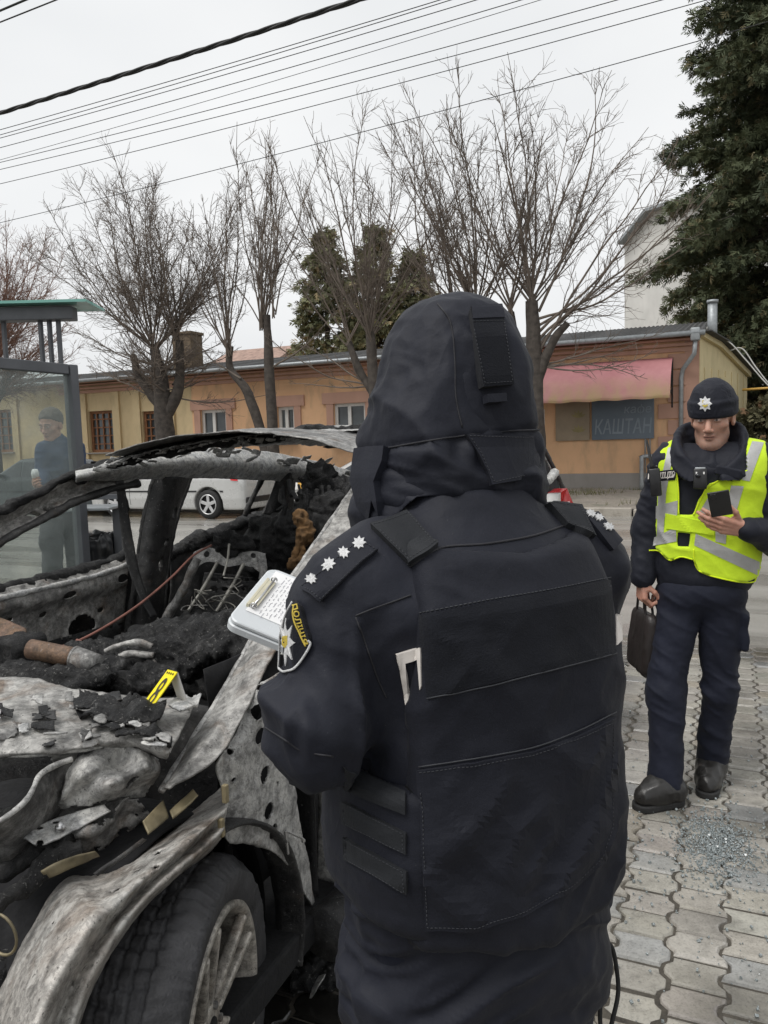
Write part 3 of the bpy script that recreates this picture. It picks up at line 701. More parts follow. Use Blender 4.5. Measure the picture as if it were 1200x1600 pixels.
    # bent vent pipe beside the sign
    va, vz = wpt(1004, 715); g = MB(); g.tube(smooth_path([ST(va, WALL_N - .22, G), ST(va, WALL_N - .22, vz - .05), ST(va, WALL_N - .20, vz + .02), ST(va - .14, WALL_N - .16, vz + .04), ST(va - .3, WALL_N - .1, vz + .03)], 5), .055, 10); g.build('vent_pipe', MT['galv'], T, True)
    g = MB(); xa, _ = wpt(1016, 650)
    for q in (0, .12): g.tube([ST(xa + q, WALL_N - .05, .3), ST(xa + q, WALL_N - .05, 2.9)], .018, 6)
    g.build('wall_conduit', MT['galv'], T, True)
    return T, aR
CAFE, AR = build_cafe()
def text_mesh(body, size=1.0, bold=0.0, shear=0.0):
    cu = bpy.data.curves.new('lettering', 'FONT'); cu.body = body; cu.size = size; cu.offset = bold; cu.shear = shear; cu.align_x = 'CENTER'; cu.align_y = 'CENTER'; cu.resolution_u = 3
    o = bpy.data.objects.new('lettering', cu); COL.objects.link(o); bpy.context.view_layer.update()
    dg = bpy.context.evaluated_depsgraph_get(); me = bpy.data.meshes.new_from_object(o.evaluated_get(dg))
    V = np.array([v.co[:] for v in me.vertices]); F = [list(p.vertices) for p in me.polygons]
    bpy.data.objects.remove(o); bpy.data.curves.remove(cu); bpy.data.meshes.remove(me); return V, F
def build_sign():
    n = WALL_N - .06
    aL_, z1 = wpt(868, 628, n); aR_, _ = wpt(1022, 628, n); z1 = 2.46; z0 = 1.42
    T = thing('cafe_sign', ST((aL_ + aR_) / 2, n, z0), 'blurred blue grey cafe sign board on the orange wall under the awning', 'sign')
    t = NT('faded_blue_board'); f = t.noise(.8, 4)
    m = t.fin(t.ramp(f, [(.3, (.085, .115, .15)), (.7, (.135, .165, .195))]), .6)
    aM = aR_ + (aL_ - aR_) * .62
    MB().box(ST((aM + aR_) / 2, n, (z0 + z1) / 2), (abs(aM - aR_) / 2, .03, (z1 - z0) / 2), RB, .008).build('board', m, T)
    MB().box(ST((aM + .06 + aL_) / 2, n, (z0 + z1) / 2), (abs(aL_ - aM - .06) / 2, .028, (z1 - z0) / 2), RB, .008).build('panel', m_plain('faded_ochre_grey_panel', (.27, .215, .15), .7, 0, .15, 2, 0), T)
    lm = m_plain('weathered_pale_lettering', (.20, .235, .265), .7, 0, .1, 4, 0)
    for body, s, pa, pz in (('кафе', .30, .30, .74), ('КАШТАН', .53, .50, .30)):
        V, F = text_mesh(body, s, .0 if s < .5 else .006, .12); c = aM + (aR_ - aM) * (.5 if s > .5 else .74)
        if s > .5: V[:, 0] *= (abs(aM - aR_) * .92) / (V[:, 0].max() - V[:, 0].min())
        W = np.array([ST(c - x, n - .036, z0 + pz * (z1 - z0) + y) for x, y, _ in V]); mk('lettering', W, F, lm, T, False)
    # two small painted chestnut leaves on the pale panel, too worn to read
    WO = m_plain('worn_ochre_paint', (.25, .21, .10), .8, 0, .2, 3, 0); mb = MB(); r = random.Random(3)
    for cz in (.68, .3):
        for k in range(5):
            th = math.pi * (.15 + .7 * k / 4); c = ST(aM + .35, n - .034, z0 + cz * (z1 - z0) - .1); d = RU * -math.cos(th) + np.array([0, 0, math.sin(th)])
            s_ = np.cross(d, RN); q = [c, c + d * .12 + s_ * .035, c + d * .22, c + d * .12 - s_ * .035]; mb.add(q, [(0, 1, 2, 3)])
    for q_ in range(2):
        m1 = MB(); [m1.add(v_, [(0, 1, 2, 3)]) for v_ in mb.v[q_ * 5:q_ * 5 + 5]]; m1.build('leaf_emblem', WO, T)
build_sign()
def build_others():
    # cream boarded annex at the corner with a gable
    A = PN(1093, 640, WALL_N - .02); B = P(1167, 640, 23.2); A[2] = B[2] = 0; u = (B - A) / np.linalg.norm(B - A); nb = np.array([-u[1], u[0], 0]); L = np.linalg.norm(B - A)
    if nb[1] < 0: nb = -nb
    T = thing('annex', A, 'narrow cream boarded annex with a sloping roof edge at the corner of the orange building', 'annex')
    def za(px, py): 
        r = ray(px, py); s = (A - CAM) @ nb / (r @ nb); p = CAM + r * s; return (p - A) @ u, p[2]
    prof = [(0.0, .0), (0.0, 4.02), za(1122, 538), za(1164, 584), (L, 0.0)]
    prof[3] = (L, prof[3][1]); k = len(prof)
    V = [A + u * a + v3(0, 0, z) for a, z in prof] + [A + u * a + nb * 5 + v3(0, 0, z) for a, z in prof]
    F = [tuple(range(k)), tuple(range(2 * k - 1, k - 1, -1))] + [(i, i + k, (i + 1) % k + k, (i + 1) % k) for i in range(k)]
    mk('wall', V, F, MT['cream'], T, False)
    mb = MB(); Rm = np.stack([u, nb, v3(0, 0, 1)], 1)
    for i in (1, 2, ):
        p, q = V[i + 0], V[i + 1]; mb.bar(p - nb * .06 + v3(0, 0, -.02), q - nb * .06 + v3(0, 0, -.02), .10, .14)
    mb.bar(V[3] - nb * .05 - u * .05, V[4] - nb * .05 - u * .05, .10, .06); mb.bar(V[1] - nb * .05 + u * .05, V[0] - nb * .05 + u * .05, .10, .06)
    mb.build('barge_board', MT['cream'], T)
    mb = MB()
    for x in np.arange(.35, L - .1, .62): mb.box(A + u * x - nb * .012 + v3(0, 0, 1.6), (.012, .012, 1.6), Rm)
    mb.build('board_batten', MT['cream'], T)
    w0 = za(1128, 590); mb = MB(); mb.box(A + u * (w0[0] + .15) - nb * .02 + v3(0, 0, w0[1] - .35), (.42, .02, .36), Rm); h = mb.build('hatch', MT['cream'], T)
    mb = MB(); mb.bar(V[1] + v3(0, 0, .05) - u * .1 - nb * .1, V[2] + v3(0, 0, .06) - nb * .1, .4, .03); mb.bar(V[2] + v3(0, 0, .06) - nb * .1, V[3] + v3(0, 0, .04) + u * .12 - nb * .1, .4, .03)
    mb.build('roof', MT['slate'], T)
    # white rendered house behind
    d = 46.0; p0 = P(976, 530, d); zl = P(976, 383, d)[2]; zr = P(1024, 332, d); p1 = P(1110, 530, d - 6)
    u = (p1 - p0); u[2] = 0; L = np.linalg.norm(u); u /= L; nb = np.array([-u[1], u[0], 0]); p0[2] = 0
    zr = P(1024, 332, d - 2); xr = (zr - p0) @ u; T2 = thing('white_house', p0, 'tall white rendered house with a gable end rising behind the low cafe roof', 'house')
    prof = [(0, 0), (0, zl), (xr, zr[2]), (2 * xr + 1, zr[2] - .2), (L + 2, zl), (L + 2, 0)]; k = len(prof)
    V = [p0 + u * a + v3(0, 0, z) for a, z in prof] + [p0 + u * a + nb * 12 + v3(0, 0, z) for a, z in prof]
    F = [tuple(range(k)), tuple(range(2 * k - 1, k - 1, -1))] + [(i, i + k, (i + 1) % k + k, (i + 1) % k) for i in range(k)]
    mk('wall', V, F, MT['whitewall'], T2, False)
    mb = MB()
    for i in (1, 2, 3): mb.bar(V[i] - nb * .25 + v3(0, 0, .06), V[i + 1] - nb * .25 + v3(0, 0, .06), .6, .16)
    mb.build('roof', MT['galv'], T2)
    # faint pinkish house far left behind the trees
    p0 = P(392, 560, 55); T3 = thing('far_house', v3(p0[0], p0[1], 0), 'far pale house with a faded red roof showing between bare trunks', 'house')
    R3 = RB; c = v3(p0[0] + .4, p0[1] + 3, 0); z = P(400, 578, 55)[2]; z2 = P(400, 556, 55)[2]
    MB().box(c + v3(0, 0, z / 2 + .2), (2.6, 3, z / 2 + .2), R3).build('wall', MT['ochre'], T3)
    V = [c + R3 @ v3(x, y, zz) for x in (-2.9, 2.9) for (y, zz) in ((-3.4, z + .3), (0, z2 + .9), (3.4, z + .3))]; F = [(0, 3, 4, 1), (1, 4, 5, 2), (0, 1, 2), (3, 5, 4), (0, 2, 5, 3)]
    mk('roof', V, F, MT['redroof'], T3, False)
build_others()
# ---------------------------------------------------------------- trees
class Twigs:
    """collects tapered branch tubes"""
    def __init__(s): s.V = []; s.F = []; s.n = 0
    def add(s, pts, r0, r1, n):
        k = len(pts); V, F = tube_geo(pts, np.linspace(r0, r1, k), n, False)
        s.V.append(V); s.F.append(np.asarray(F) + s.n); s.n += len(V)
    def build(s, name, mat, parent): return mk(name, np.concatenate(s.V), np.concatenate(s.F), mat, parent, True)
def grow(r, p, d, L, k, up, wob):
    """one branch as a polyline: start, direction, length, steps, upward pull, wobble"""
    pts = [p]; d = d / np.linalg.norm(d); st = L / k
    for i in range(k):
        d = d + r.normal(0, wob, 3) + np.array([0, 0, up]); d /= np.linalg.norm(d); p = p + d * st; pts.append(p)
    return np.array(pts)
def side(r, d, ang):
    a = r.normal(0, 1, 3); a -= d * (a @ d); a /= np.linalg.norm(a) + 1e-9; return d * math.cos(ang) + a * math.sin(ang)
def bare_tree(name, base, label, trunk, limbs, seed, mt='twig', rmin=.0050, group='bare street trees', kids=(10, 5), ang=(.5, .6), wob=.125, up=.030, kl=.34):
    """trunk: list of (xyz offset, radius); limbs: list of (start offset, direction, length, radius)"""
    r = np.random.default_rng(seed); T = thing(name, base, label, 'tree', group); base = np.asarray(base, float)
    t = Twigs()
    for tr in trunk:
        pts = smooth_path([base + np.array(q[:3], float) for q in tr], 5); rad = np.interp(np.linspace(0, 1, len(pts)), np.linspace(0, 1, len(tr)), [q[3] for q in tr])
        V, F = tube_geo(pts, rad, 14, True); V = np.asarray(V); ax = np.repeat(pts, 14, 0); dd = V - ax
        V = ax + dd * (1 + .16 * fbm(V * np.array([5, 5, 2.0]), 3, seed))[:, None]
        t.V.append(V); t.F.append(np.array([f for f in F if len(f) == 4]) + t.n); t.n += len(V)
    t.build('trunk', MT['bark'], T)
    c = Twigs()
    for (s, d, L, rad) in limbs:
        m = grow(r, base + np.array(s, float), np.array(d, float), L, 14, up, wob * .6); c.add(m, rad, rmin * 1.1, 6)
        nk = int(kids[0] * L / 4)
        for i in range(nk):
            f = r.uniform(.12, .98); j = min(12, int(f * 14)); dm = m[j + 1] - m[j]; dm /= np.linalg.norm(dm); p = m[j] + (m[j + 1] - m[j]) * (f * 14 - j if f * 14 - j < 1 else .9)
            L2 = L * kl * r.uniform(.4, 1.1) * (1.15 - .75 * f); b = grow(r, p, side(r, dm, r.normal(ang[0], .18)), L2, 7, up * 1.2, wob * 1.4)
            c.add(b, max(rmin * 1.2, rad * .42 * (1 - f * .6)), rmin * .8, 4)
            for q in range(r.poisson(kids[1] * min(1.3, L2 / .9))):
                g = r.uniform(.15, 1); jj = min(6, int(g * 7)); dm2 = b[jj + 1] - b[jj]; dm2 /= np.linalg.norm(dm2)
                L3 = L2 * r.uniform(.22, .55) + .05; e = grow(r, b[jj], side(r, dm2, r.normal(ang[1], .2)), L3, 4, up, wob * 1.8); c.add(e, rmin, rmin * .6, 3)
    c.build('crown', MT[mt], T); return T
TN = 17.6
def tb(px, n=TN): p = PN(px, 760, n); p[2] = .06; return p
def fan(r, n, start, spread, L, rad, cx=0, lean=0.0, zs=0.25):
    """n upright shoots from a pollard head"""
    o = []
    for i in range(n):
        a = r.uniform(0, 2 * math.pi); k = spread * 1.9 * r.random() ** .6; d = RU * math.cos(a) * k + RN * math.sin(a) * k * .8 + np.array([0, 0, 1.0]) + RU * -lean
        s = np.array(start, float) + np.array([math.cos(a) * .07, math.sin(a) * .07, r.uniform(-zs, zs * .4) * .5])
        o.append((s, d, L * r.uniform(.72, 1.05) / (1 + .22 * k), rad * .62 * r.uniform(.7, 1.15)))
    return o
def build_trees():
    X = RU * -1   # to the right in the picture
    def off(x, z, y=0): q = X * x + RN * y; return (q[0], q[1], z)
    def tr(*pts): return [(*off(x, z, y), r_ * .80) for x, z, y, r_ in pts]
    r = np.random.default_rng(5)
    # tree 1: stout knobbly lime with a dense reddish-brown brush of twigs
    L = fan(r, 24, off(-.2, 4.3), .75, 6.0, .045) + fan(r, 10, off(.6, 4.5), .5, 5.6, .045) + fan(r, 12, off(0, 3.4), 1.5, 3.4, .03)
    for i in range(26):
        a = r.uniform(0, 6.28); L.append((off(r.uniform(-.4, .4), r.uniform(2.9, 3.9)), RU * math.cos(a) + RN * math.sin(a) * .7 + np.array([0, 0, r.uniform(-.05, .5)]), r.uniform(1.6, 3.2), .028))
    bare_tree('lime_tree', tb(262), 'stout knobbly bare lime with a dense brush of fine twigs behind the wrecked roof', [tr((0, 0, 0, .36), (.02, 1.2, 0, .31), (0, 2.4, 0, .33), (-.05, 3.3, 0, .30), (-.2, 4.3, 0, .16)), tr((.05, 2.3, 0, .22), (.5, 3.2, .1, .19), (.62, 4.5, .1, .13)), tr((0, 2.6, 0, .2), (-.7, 3.5, -.1, .15), (-1.0, 4.2, 0, .1))], L, 3, kids=(25, 6), kl=.32, ang=(.6, .7))
    # tree 0: far left, same kind
    L = fan(r, 30, off(0, 4.2), .62, 6.0, .045) + [(off(r.uniform(-.4, .4), r.uniform(3, 4)), RU * math.cos(a) + RN * math.sin(a) * .7 + np.array([0, 0, r.uniform(0, .6)]), r.uniform(1.8, 3.8), .028) for a in r.uniform(0, 6.28, 34)]
    bare_tree('lime_tree', tb(-8), 'bare lime with rust brown twigs above the bus shelter roof, cut by the picture edge', [tr((0, 0, 0, .34), (.03, 1.5, 0, .30), (0, 3.2, 0, .32), (0, 4.3, 0, .16)), tr((0, 2.8, 0, .2), (.8, 3.7, 0, .14), (1.1, 4.4, 0, .1))], L, 4, 'redtwig', kids=(25, 6), kl=.32, ang=(.6, .7))
    # tree 2: two leaning trunks with long straight shoots
    L = fan(r, 16, off(-.15, 4.6), .26, 5.2, .04) + fan(r, 13, off(-1.25, 4.0), .28, 4.8, .038, lean=-.1) + fan(r, 6, off(.25, 4.9), .3, 4.2, .035)
    L += [(off(.0, 3.5), RU * -.8 + np.array([0, 0, .25]), 2.6, .03), (off(-.9, 3.3), RU * 1 + np.array([0, 0, .6]), 2.2, .03)]
    bare_tree('twin_tree', tb(428), 'bare tree with two leaning mossy trunks and long straight shoots', [tr((0, 0, 0, .24), (.03, 1.6, 0, .20), (.02, 3.2, 0, .18), (.0, 4.9, 0, .12)), tr((-.1, .3, .05, .2), (-.35, 1.6, .1, .18), (-.75, 2.9, .1, .16), (-1.3, 3.6, .1, .13), (-1.25, 4.2, .1, .1))], L, 6, kids=(14, 4.4), kl=.27, ang=(.38, .5))
    # tree 3: behind the hood left
    L = fan(r, 20, off(-.1, 4.0), .42, 5.8, .045) + fan(r, 7, off(-.7, 3.9), .4, 5.6, .04)
    L += [(off(-.1, 2.9), RU * a + RN * -.2 + np.array([0, 0, b]), l, .028) for a, b, l in ((1, .5, 2.6), (.8, -.12, 2.2), (1, .1, 3.0), (-.9, .5, 2.4))]
    bare_tree('walnut_tree', tb(592), 'bare tree with a grey trunk rising just left of the black hood', [tr((0, 0, 0, .25), (.0, 1.6, 0, .2), (-.05, 3.0, 0, .19), (-.12, 4.2, 0, .13)), tr((-.02, 2.6, 0, .13), (-.45, 3.3, 0, .12), (-.7, 4.0, 0, .1))], L, 8, kids=(14, 4.4), kl=.30, ang=(.45, .55))
    # tree 4: trunk hidden by the hood, tall shoots above it
    L = fan(r, 19, off(0, 4.2), .46, 5.7, .048) + fan(r, 7, off(-.55, 3.9), .3, 5.5, .04, lean=-.1)
    bare_tree('walnut_tree', tb(748), 'tallest bare tree, standing right behind the black hood', [tr((0, 0, 0, .27), (.02, 1.8, 0, .22), (0, 3.2, 0, .2), (0, 4.4, 0, .15)), tr((0, 2.8, 0, .15), (-.5, 3.5, 0, .12), (-.55, 4.1, 0, .1))], L, 10, kids=(14, 4.4), kl=.29, ang=(.42, .55))
    # tree 5: thick trunk at the right, crown spreading to the right
    L = fan(r, 18, off(-.05, 4.5), .52, 5.2, .05) + fan(r, 7, off(-.55, 4.3), .3, 5.0, .045)
    L += [(off(.1, 3.4 + .15 * i), RU * -(1.0) + RN * r.uniform(-.4, .4) + np.array([0, 0, b]), l, .034) for i, (b, l) in enumerate(((1.3, 5.0), (1.0, 4.6), (.8, 4.4), (.75, 4.5), (.5, 4.0), (.3, 3.4), (1.7, 5.2)))]
    L += [(off(.1, 3.1), RU * -1 + np.array([0, 0, b]), l, .026) for b, l in ((.12, 3.0), (-.1, 2.6), (-.16, 2.2), (.05, 2.4))]
    bare_tree('walnut_tree', tb(838), 'bare tree with a thick dark trunk before the pink awning, crown spreading over the cafe', [tr((0, 0, 0, .29), (.0, 1.8, 0, .25), (-.02, 3.2, 0, .24), (-.05, 4.55, 0, .19)), tr((0, 2.8, 0, .17), (-.4, 3.6, 0, .13), (-.55, 4.35, 0, .11)), tr((0, 2.7, 0, .18), (.4, 3.6, 0, .12), (.75, 4.0, 0, .09))], L, 12, kids=(15, 4.8), kl=.32, ang=(.5, .6), up=.024)
build_trees()

def spray_tree(name, base, label, cat, H, prof, nb, seed, cols, trunk_r=.3, droop=.1, size=.5, leafw=.05, z0=.12, group=None, tmat='bark', nleaf=16, rough=.35):
    """evergreen: whorled boughs carrying many small flat sprays. prof(f) -> crown radius at height share f"""
    r = np.random.default_rng(seed); T = thing(name, base, label, cat, group); base = np.asarray(base, float)
    t = Twigs(); t.add(np.array([base, base + v3(0, 0, H * .5), base + v3(0, 0, H * .96)]), trunk_r, .03, 10)
    tips = []; dirs = []
    for i in range(nb):
        f = z0 + (1 - z0) * (i + r.random()) / nb; f = min(.985, f); a = r.uniform(0, 6.283); Rr = prof(f) * r.uniform(.62, 1.12) * (1 + .25 * vnoise(np.array([[math.cos(a) * 1.7, math.sin(a) * 1.7, f * 9]]), seed)[0])
        d = np.array([math.cos(a), math.sin(a), r.normal(.12, .15)]); p0 = base + v3(0, 0, f * H)
        k = 6; pts = [p0]; dd = d.copy()
        for s in range(k):
            dd[2] -= droop * .35 * r.uniform(.5, 1.4); dd[:2] += r.normal(0, .12, 2); q = dd / np.linalg.norm(dd); pts.append(pts[-1] + q * Rr / k)
        pts = np.array(pts); t.add(pts, max(.012, trunk_r * .16 * (1 - f)), .006, 4)
        m = int(nleaf * (.5 + Rr / max(.5, prof(.4))))
        s = r.uniform(.25, 1.0, m) ** .7; j = np.minimum((s * k).astype(int), k - 1); fr = s * k - j
        q = pts[j] + (pts[j + 1] - pts[j]) * fr[:, None]; dr = pts[j + 1] - pts[j]; dr /= np.linalg.norm(dr, axis=1, keepdims=True)
        sp = r.normal(0, 1, (m, 3)) * size * .36; sp[:, 2] *= .7; tips.append(q + sp); dirs.append(dr + r.normal(0, .55, (m, 3)) + np.array([0, 0, -droop]))
    t.build('trunk', MT[tmat], T)
    c = np.concatenate(tips); d = np.concatenate(dirs); n = len(c); d /= np.linalg.norm(d, axis=1, keepdims=True)
    # each spray: a feather of 5 narrow blades
    V = []; up = r.normal(0, 1, (n, 3)); sd = np.cross(d, up); sd /= np.linalg.norm(sd, axis=1, keepdims=True) + 1e-9
    L = size * r.uniform(.5, 1.15, n)[:, None]
    for (o, an, l) in ((0, 0, 1.), (.12, .75, .62), (.12, -.75, .62), (.38, .62, .5), (.38, -.62, .5), (.62, .5, .36), (.62, -.5, .36)):
        b = c + d * L * o; e = d * math.cos(an) + sd * math.sin(an); e = e + r.normal(0, .12, (n, 3)); w_ = np.cross(e, np.cross(d, sd)); w_ /= np.linalg.norm(w_, axis=1, keepdims=True) + 1e-9
        ww = leafw * r.uniform(.6, 1.2, n)[:, None]
        V.append(np.stack([b, b + e * L * l * .45 + w_ * ww, b + e * L * l, b + e * L * l * .45 - w_ * ww], 1))
    V = np.concatenate(V, 0).reshape(-1, 3); F = np.arange(len(V)).reshape(-1, 4)
    cl = fbm(c * .9, 3, seed + 1) * .5 + .5; cc = np.clip(cl + r.normal(0, .12, n), 0, 1)[:, None]
    col = np.array(cols[0]) * (1 - cc) + np.array(cols[1]) * cc
    br = r.random(n) < rough * .25; col[br] = np.array(cols[2])
    col = np.repeat(np.tile(col, (7, 1)), 4, 0)
    mk('crown', V, F, LEAF, T, False, col); return T
_t = NT('evergreen_foliage'); _a = _t.n('ShaderNodeVertexColor'); _a.layer_name = 'Col'; LEAF = _t.fin(_a.outputs['Color'], .75, 0, None, .25)
def build_evergreens():
    b = P(1190, 760, 26.5); b[2] = 0
    b = P(1243, 760, 26.5); b[2] = 0
    pr = lambda f: np.interp(f, [0, .1, .22, .3, .42, .55, .66, .8, .92, 1], [3.2, 3.9, 4.4, 3.9, 4.9, 4.6, 4.4, 3.6, 2.2, .3])
    spray_tree('cypress_tree', b, 'huge dark green evergreen towering over the annex at the right edge', 'tree', 19, pr, 640, 31, ((.045, .058, .033), (.11, .125, .065), (.15, .13, .07)), .42, .25, .36, .022, .10, None, 'bark', 115)
    for k, (px, top, d, rad, lab) in enumerate(((520, 357, 34, 1.7, 'olive green conifer behind the roof, leftmost of three'), (598, 352, 34.6, 1.7, 'tall olive green conifer behind the roof, beside the hood'), (655, 392, 35.2, 1.6, 'shorter brownish conifer behind the roof, half hidden by the hood'))):
        b = P(px, 760, d); b[2] = 0; H = P(px, top, d)[2]
        pr = lambda f, rad=rad: np.interp(f, [0, .15, .5, .8, 1], [rad, rad * 1.25, rad * 1.1, rad * .62, .1])
        spray_tree('conifer', b, lab, 'tree', H, pr, 230, 51 + k, ((.10, .108, .058), (.20, .198, .105), (.27, .215, .12)), .22, .3, .42, .034, .06, 'olive conifers behind the roof', 'bark', 26)
    for k, (px, d, rad, H, lab) in enumerate(((1186, 20.0, 1.5, 2.0, 'brown tinged evergreen bush at the right edge behind the vested officer'), (1235, 21.0, 1.8, 2.6, 'dark bush beyond the picture edge beside the brown bush'))):
        b = P(px, 760, d); b[2] = 0.03
        pr = lambda f, rad=rad: np.interp(f, [0, .3, .7, 1], [rad * .9, rad, rad * .8, .2])
        spray_tree('bush', b, lab, 'bush', H, pr, 110, 71 + k, ((.05, .052, .03), (.12, .11, .06), (.18, .11, .06)), .05, .1, .28, .03, .03, 'bushes by the annex', 'bark', 34)
build_evergreens()

# ---------------------------------------------------------------- overhead wires
def build_wires():
    def wire(label, name, x0, y0, x1, y1, D, rad, mat, sag=.0, twist=False):
        a = PN(x0, y0, D); b = PN(x1, y1, D); dz = (b[2] - a[2]) / ((b - a) @ RU); s0 = a @ RU; s1 = b @ RU
        lo, hi = min(s0, s1) - 14, max(s0, s1) + 26; ss = np.linspace(lo, hi, 60)
        zz = a[2] + dz * (ss - s0); f = (ss - s0) * (ss - s1); zz = zz + sag * f / 100.0
        pts = ss[:, None] * RU + D * RN + np.stack([0 * ss, 0 * ss, zz], 1); mb = MB()
        if twist:
            ss = np.linspace(lo, hi, 700); pts = np.stack([np.interp(ss, np.linspace(lo, hi, 60), pts[:, i]) for i in range(3)], 1)
            for k in range(3):
                ph = ss * 7.5 + k * 2.094; mb.tube(pts + (np.cos(ph)[:, None] * RN + np.sin(ph)[:, None] * v3(0, 0, 1)) * rad * .55, rad * .62, 6)
        else: mb.tube(pts, rad, 6)
        o = mb.build(name, mat, None, True); setp(o, label, 'wire', 'overhead wires along the street')
    wire('thick twisted black cable, thickest of the overhead lines', 'overhead_cable', 0, 177, 560, 0, 6.0, .020, MT['cable'], .12, True)
    wire('overhead wire cutting the top left corner of the picture, upper of two', 'overhead_wire', 0, 17, 40, 0, 5.0, .009, MT['cable'], .1)
    wire('overhead wire cutting the top left corner of the picture, lower of two', 'overhead_wire', 0, 35, 88, 0, 5.2, .006, MT['cable'], .1)
    W = [(0, 203, 688, 0, 'first thin wire below the thick cable'), (0, 211, 705, 0, 'second thin wire below the thick cable'), (0, 216, 735, 3, 'third thin wire below the thick cable'), (0, 231, 815, 0, 'fourth thin wire below the thick cable'), (0, 250, 845, 0, 'fifth and palest thin wire below the thick cable'),
         (0, 254, 965, 0, 'third from lowest of the thin wires above the trees'), (0, 265, 1035, 0, 'second from lowest of the thin wires above the trees'), (40, 278, 1105, 0, 'thin wire brushing the tops of the left trees'), (200, 300, 1078, 68, 'lowest thin wire crossing in front of the treetops')]
    for i, (x0, y0, x1, y1, lab) in enumerate(W):
        wire(lab, 'overhead_wire', x0, y0, x1, y1, 11.0 + .22 * i, .0062 if i != 4 else .0045, MT['cable'], .12)
    for k, (pts, lab, m, rr) in enumerate((([(1100, 530, 21), (1135, 532, 20.7), (1165, 562, 20.4), (1200, 602, 20), (1260, 660, 19.5)], 'sagging pale cable from the annex roof, lower one', MT['greycable'], .018), ([(1140, 548, 21), (1160, 545, 20.8), (1182, 575, 20.5), (1212, 610, 20.2), (1270, 655, 20)], 'sagging pale cable from the annex roof, upper one', MT['greycable'], .018))):
        mb = MB(); mb.tube(smooth_path([P(*q) for q in pts], 8), rr, 6); setp(mb.build('service_cable', m, None, True), lab, 'cable', 'cables at the annex corner')
    mb = MB(); p = P(1160, 609, 21.6); q = P(1290, 601, 21.0); mb.tube([p, q], .035, 8); mb.tube([v3(q[0], q[1], 0), q + v3(0, 0, .03)], .04, 8)
    setp(mb.build('gas_pipe', MT['gaspipe'], None, True), 'yellow gas pipe running level from the annex to the right edge', 'pipe')
build_wires()
# ---------------------------------------------------------------- conforming patches on signed-distance bodies
def conform(name, f, uv, F, quad, h, th, mat, parent, col=None, smooth=False, start=0.3, far=8.0):
    """uv: (n,2) in 0..1 laid on the picture quad (TL,TR,BR,BL), dropped onto the body f, given thickness"""
    uv = np.asarray(uv, float); q = np.asarray(quad, float); a, b = uv[:, :1], uv[:, 1:]
    px = (1 - b) * ((1 - a) * q[0] + a * q[1]) + b * ((1 - a) * q[3] + a * q[2])
    p, ok = trace(f, px[:, 0], px[:, 1], far, start); n = grad(f, p, 5e-3)
    return shell(name, p, n, F, ok, h, th, mat, parent, smooth, .02 if h > .0075 else .006)
def shell(name, p, n, F, ok, h, th, mat, parent, smooth=False, deep=.006):
    F = [list(x) for x in F if all(ok[i] for i in x)]
    cnt = {}
    for x in F:
        for i in range(len(x)): 
            e = (x[i], x[(i + 1) % len(x)]); cnt[e] = 1
    N = len(p); top = p + n * (h + th); bot = p + n * (h - deep)
    FF = F + [[i + N for i in x[::-1]] for x in F] + [[a, b, b + N, a + N][::-1] for (a, b) in cnt if (b, a) not in cnt]
    us = sorted({i for f in FF for i in f}); mp_ = {u: i for i, u in enumerate(us)}; VV = np.concatenate([top, bot])[us]
    return mk(name, VV, [[mp_[i] for i in f] for f in FF], mat, parent, smooth)
def gridF(nu, nv):
    return [(j * (nu + 1) + i, j * (nu + 1) + i + 1, (j + 1) * (nu + 1) + i + 1, (j + 1) * (nu + 1) + i) for j in range(nv) for i in range(nu)]
def gridUV(nu, nv): return np.array([(i / nu, j / nv) for j in range(nv + 1) for i in range(nu + 1)])
def patch(name, f, quad, h, th, mat, parent, nu=24, nv=12, **k):
    return conform(name, f, gridUV(nu, nv), [x[::-1] for x in gridF(nu, nv)], quad, h, th, mat, parent, **k)
def polypatch(name, f, poly, h, th, mat, parent, cell=7, **k):
    """any picture polygon, gridded and clipped by snapping the rim"""
    poly = np.asarray(poly, float); bm = bmesh.new(); vs = [bm.verts.new((x, -y, 0)) for x, y in poly]
    bmesh.ops.contextual_create(bm, geom=vs); bmesh.ops.triangulate(bm, faces=bm.faces[:])
    lo, hi = poly.min(0), poly.max(0)
    for x in np.arange(lo[0] + cell, hi[0], cell): bmesh.ops.bisect_plane(bm, geom=bm.verts[:] + bm.edges[:] + bm.faces[:], plane_co=(x, 0, 0), plane_no=(1, 0, 0))
    for y in np.arange(lo[1] + cell, hi[1], cell): bmesh.ops.bisect_plane(bm, geom=bm.verts[:] + bm.edges[:] + bm.faces[:], plane_co=(0, -y, 0), plane_no=(0, 1, 0))
    bmesh.ops.remove_doubles(bm, verts=bm.verts[:], dist=.02); bm.normal_update(); bm.verts.index_update()
    V = np.array([v.co[:] for v in bm.verts]); F = []
    for x in bm.faces:
        ii = [v.index for v in x.verts]; F.append(ii if x.normal.z > 0 else ii[::-1])
    bm.free()
    px, py = V[:, 0], -V[:, 1]; p, ok = trace(f, px, py, k.pop('far', 8.0), k.pop('start', .3)); n = grad(f, p, 5e-3)
    return shell(name, p, n, F, ok, h, th, mat, parent, k.get('smooth', False), .02 if h > .0075 else .006)
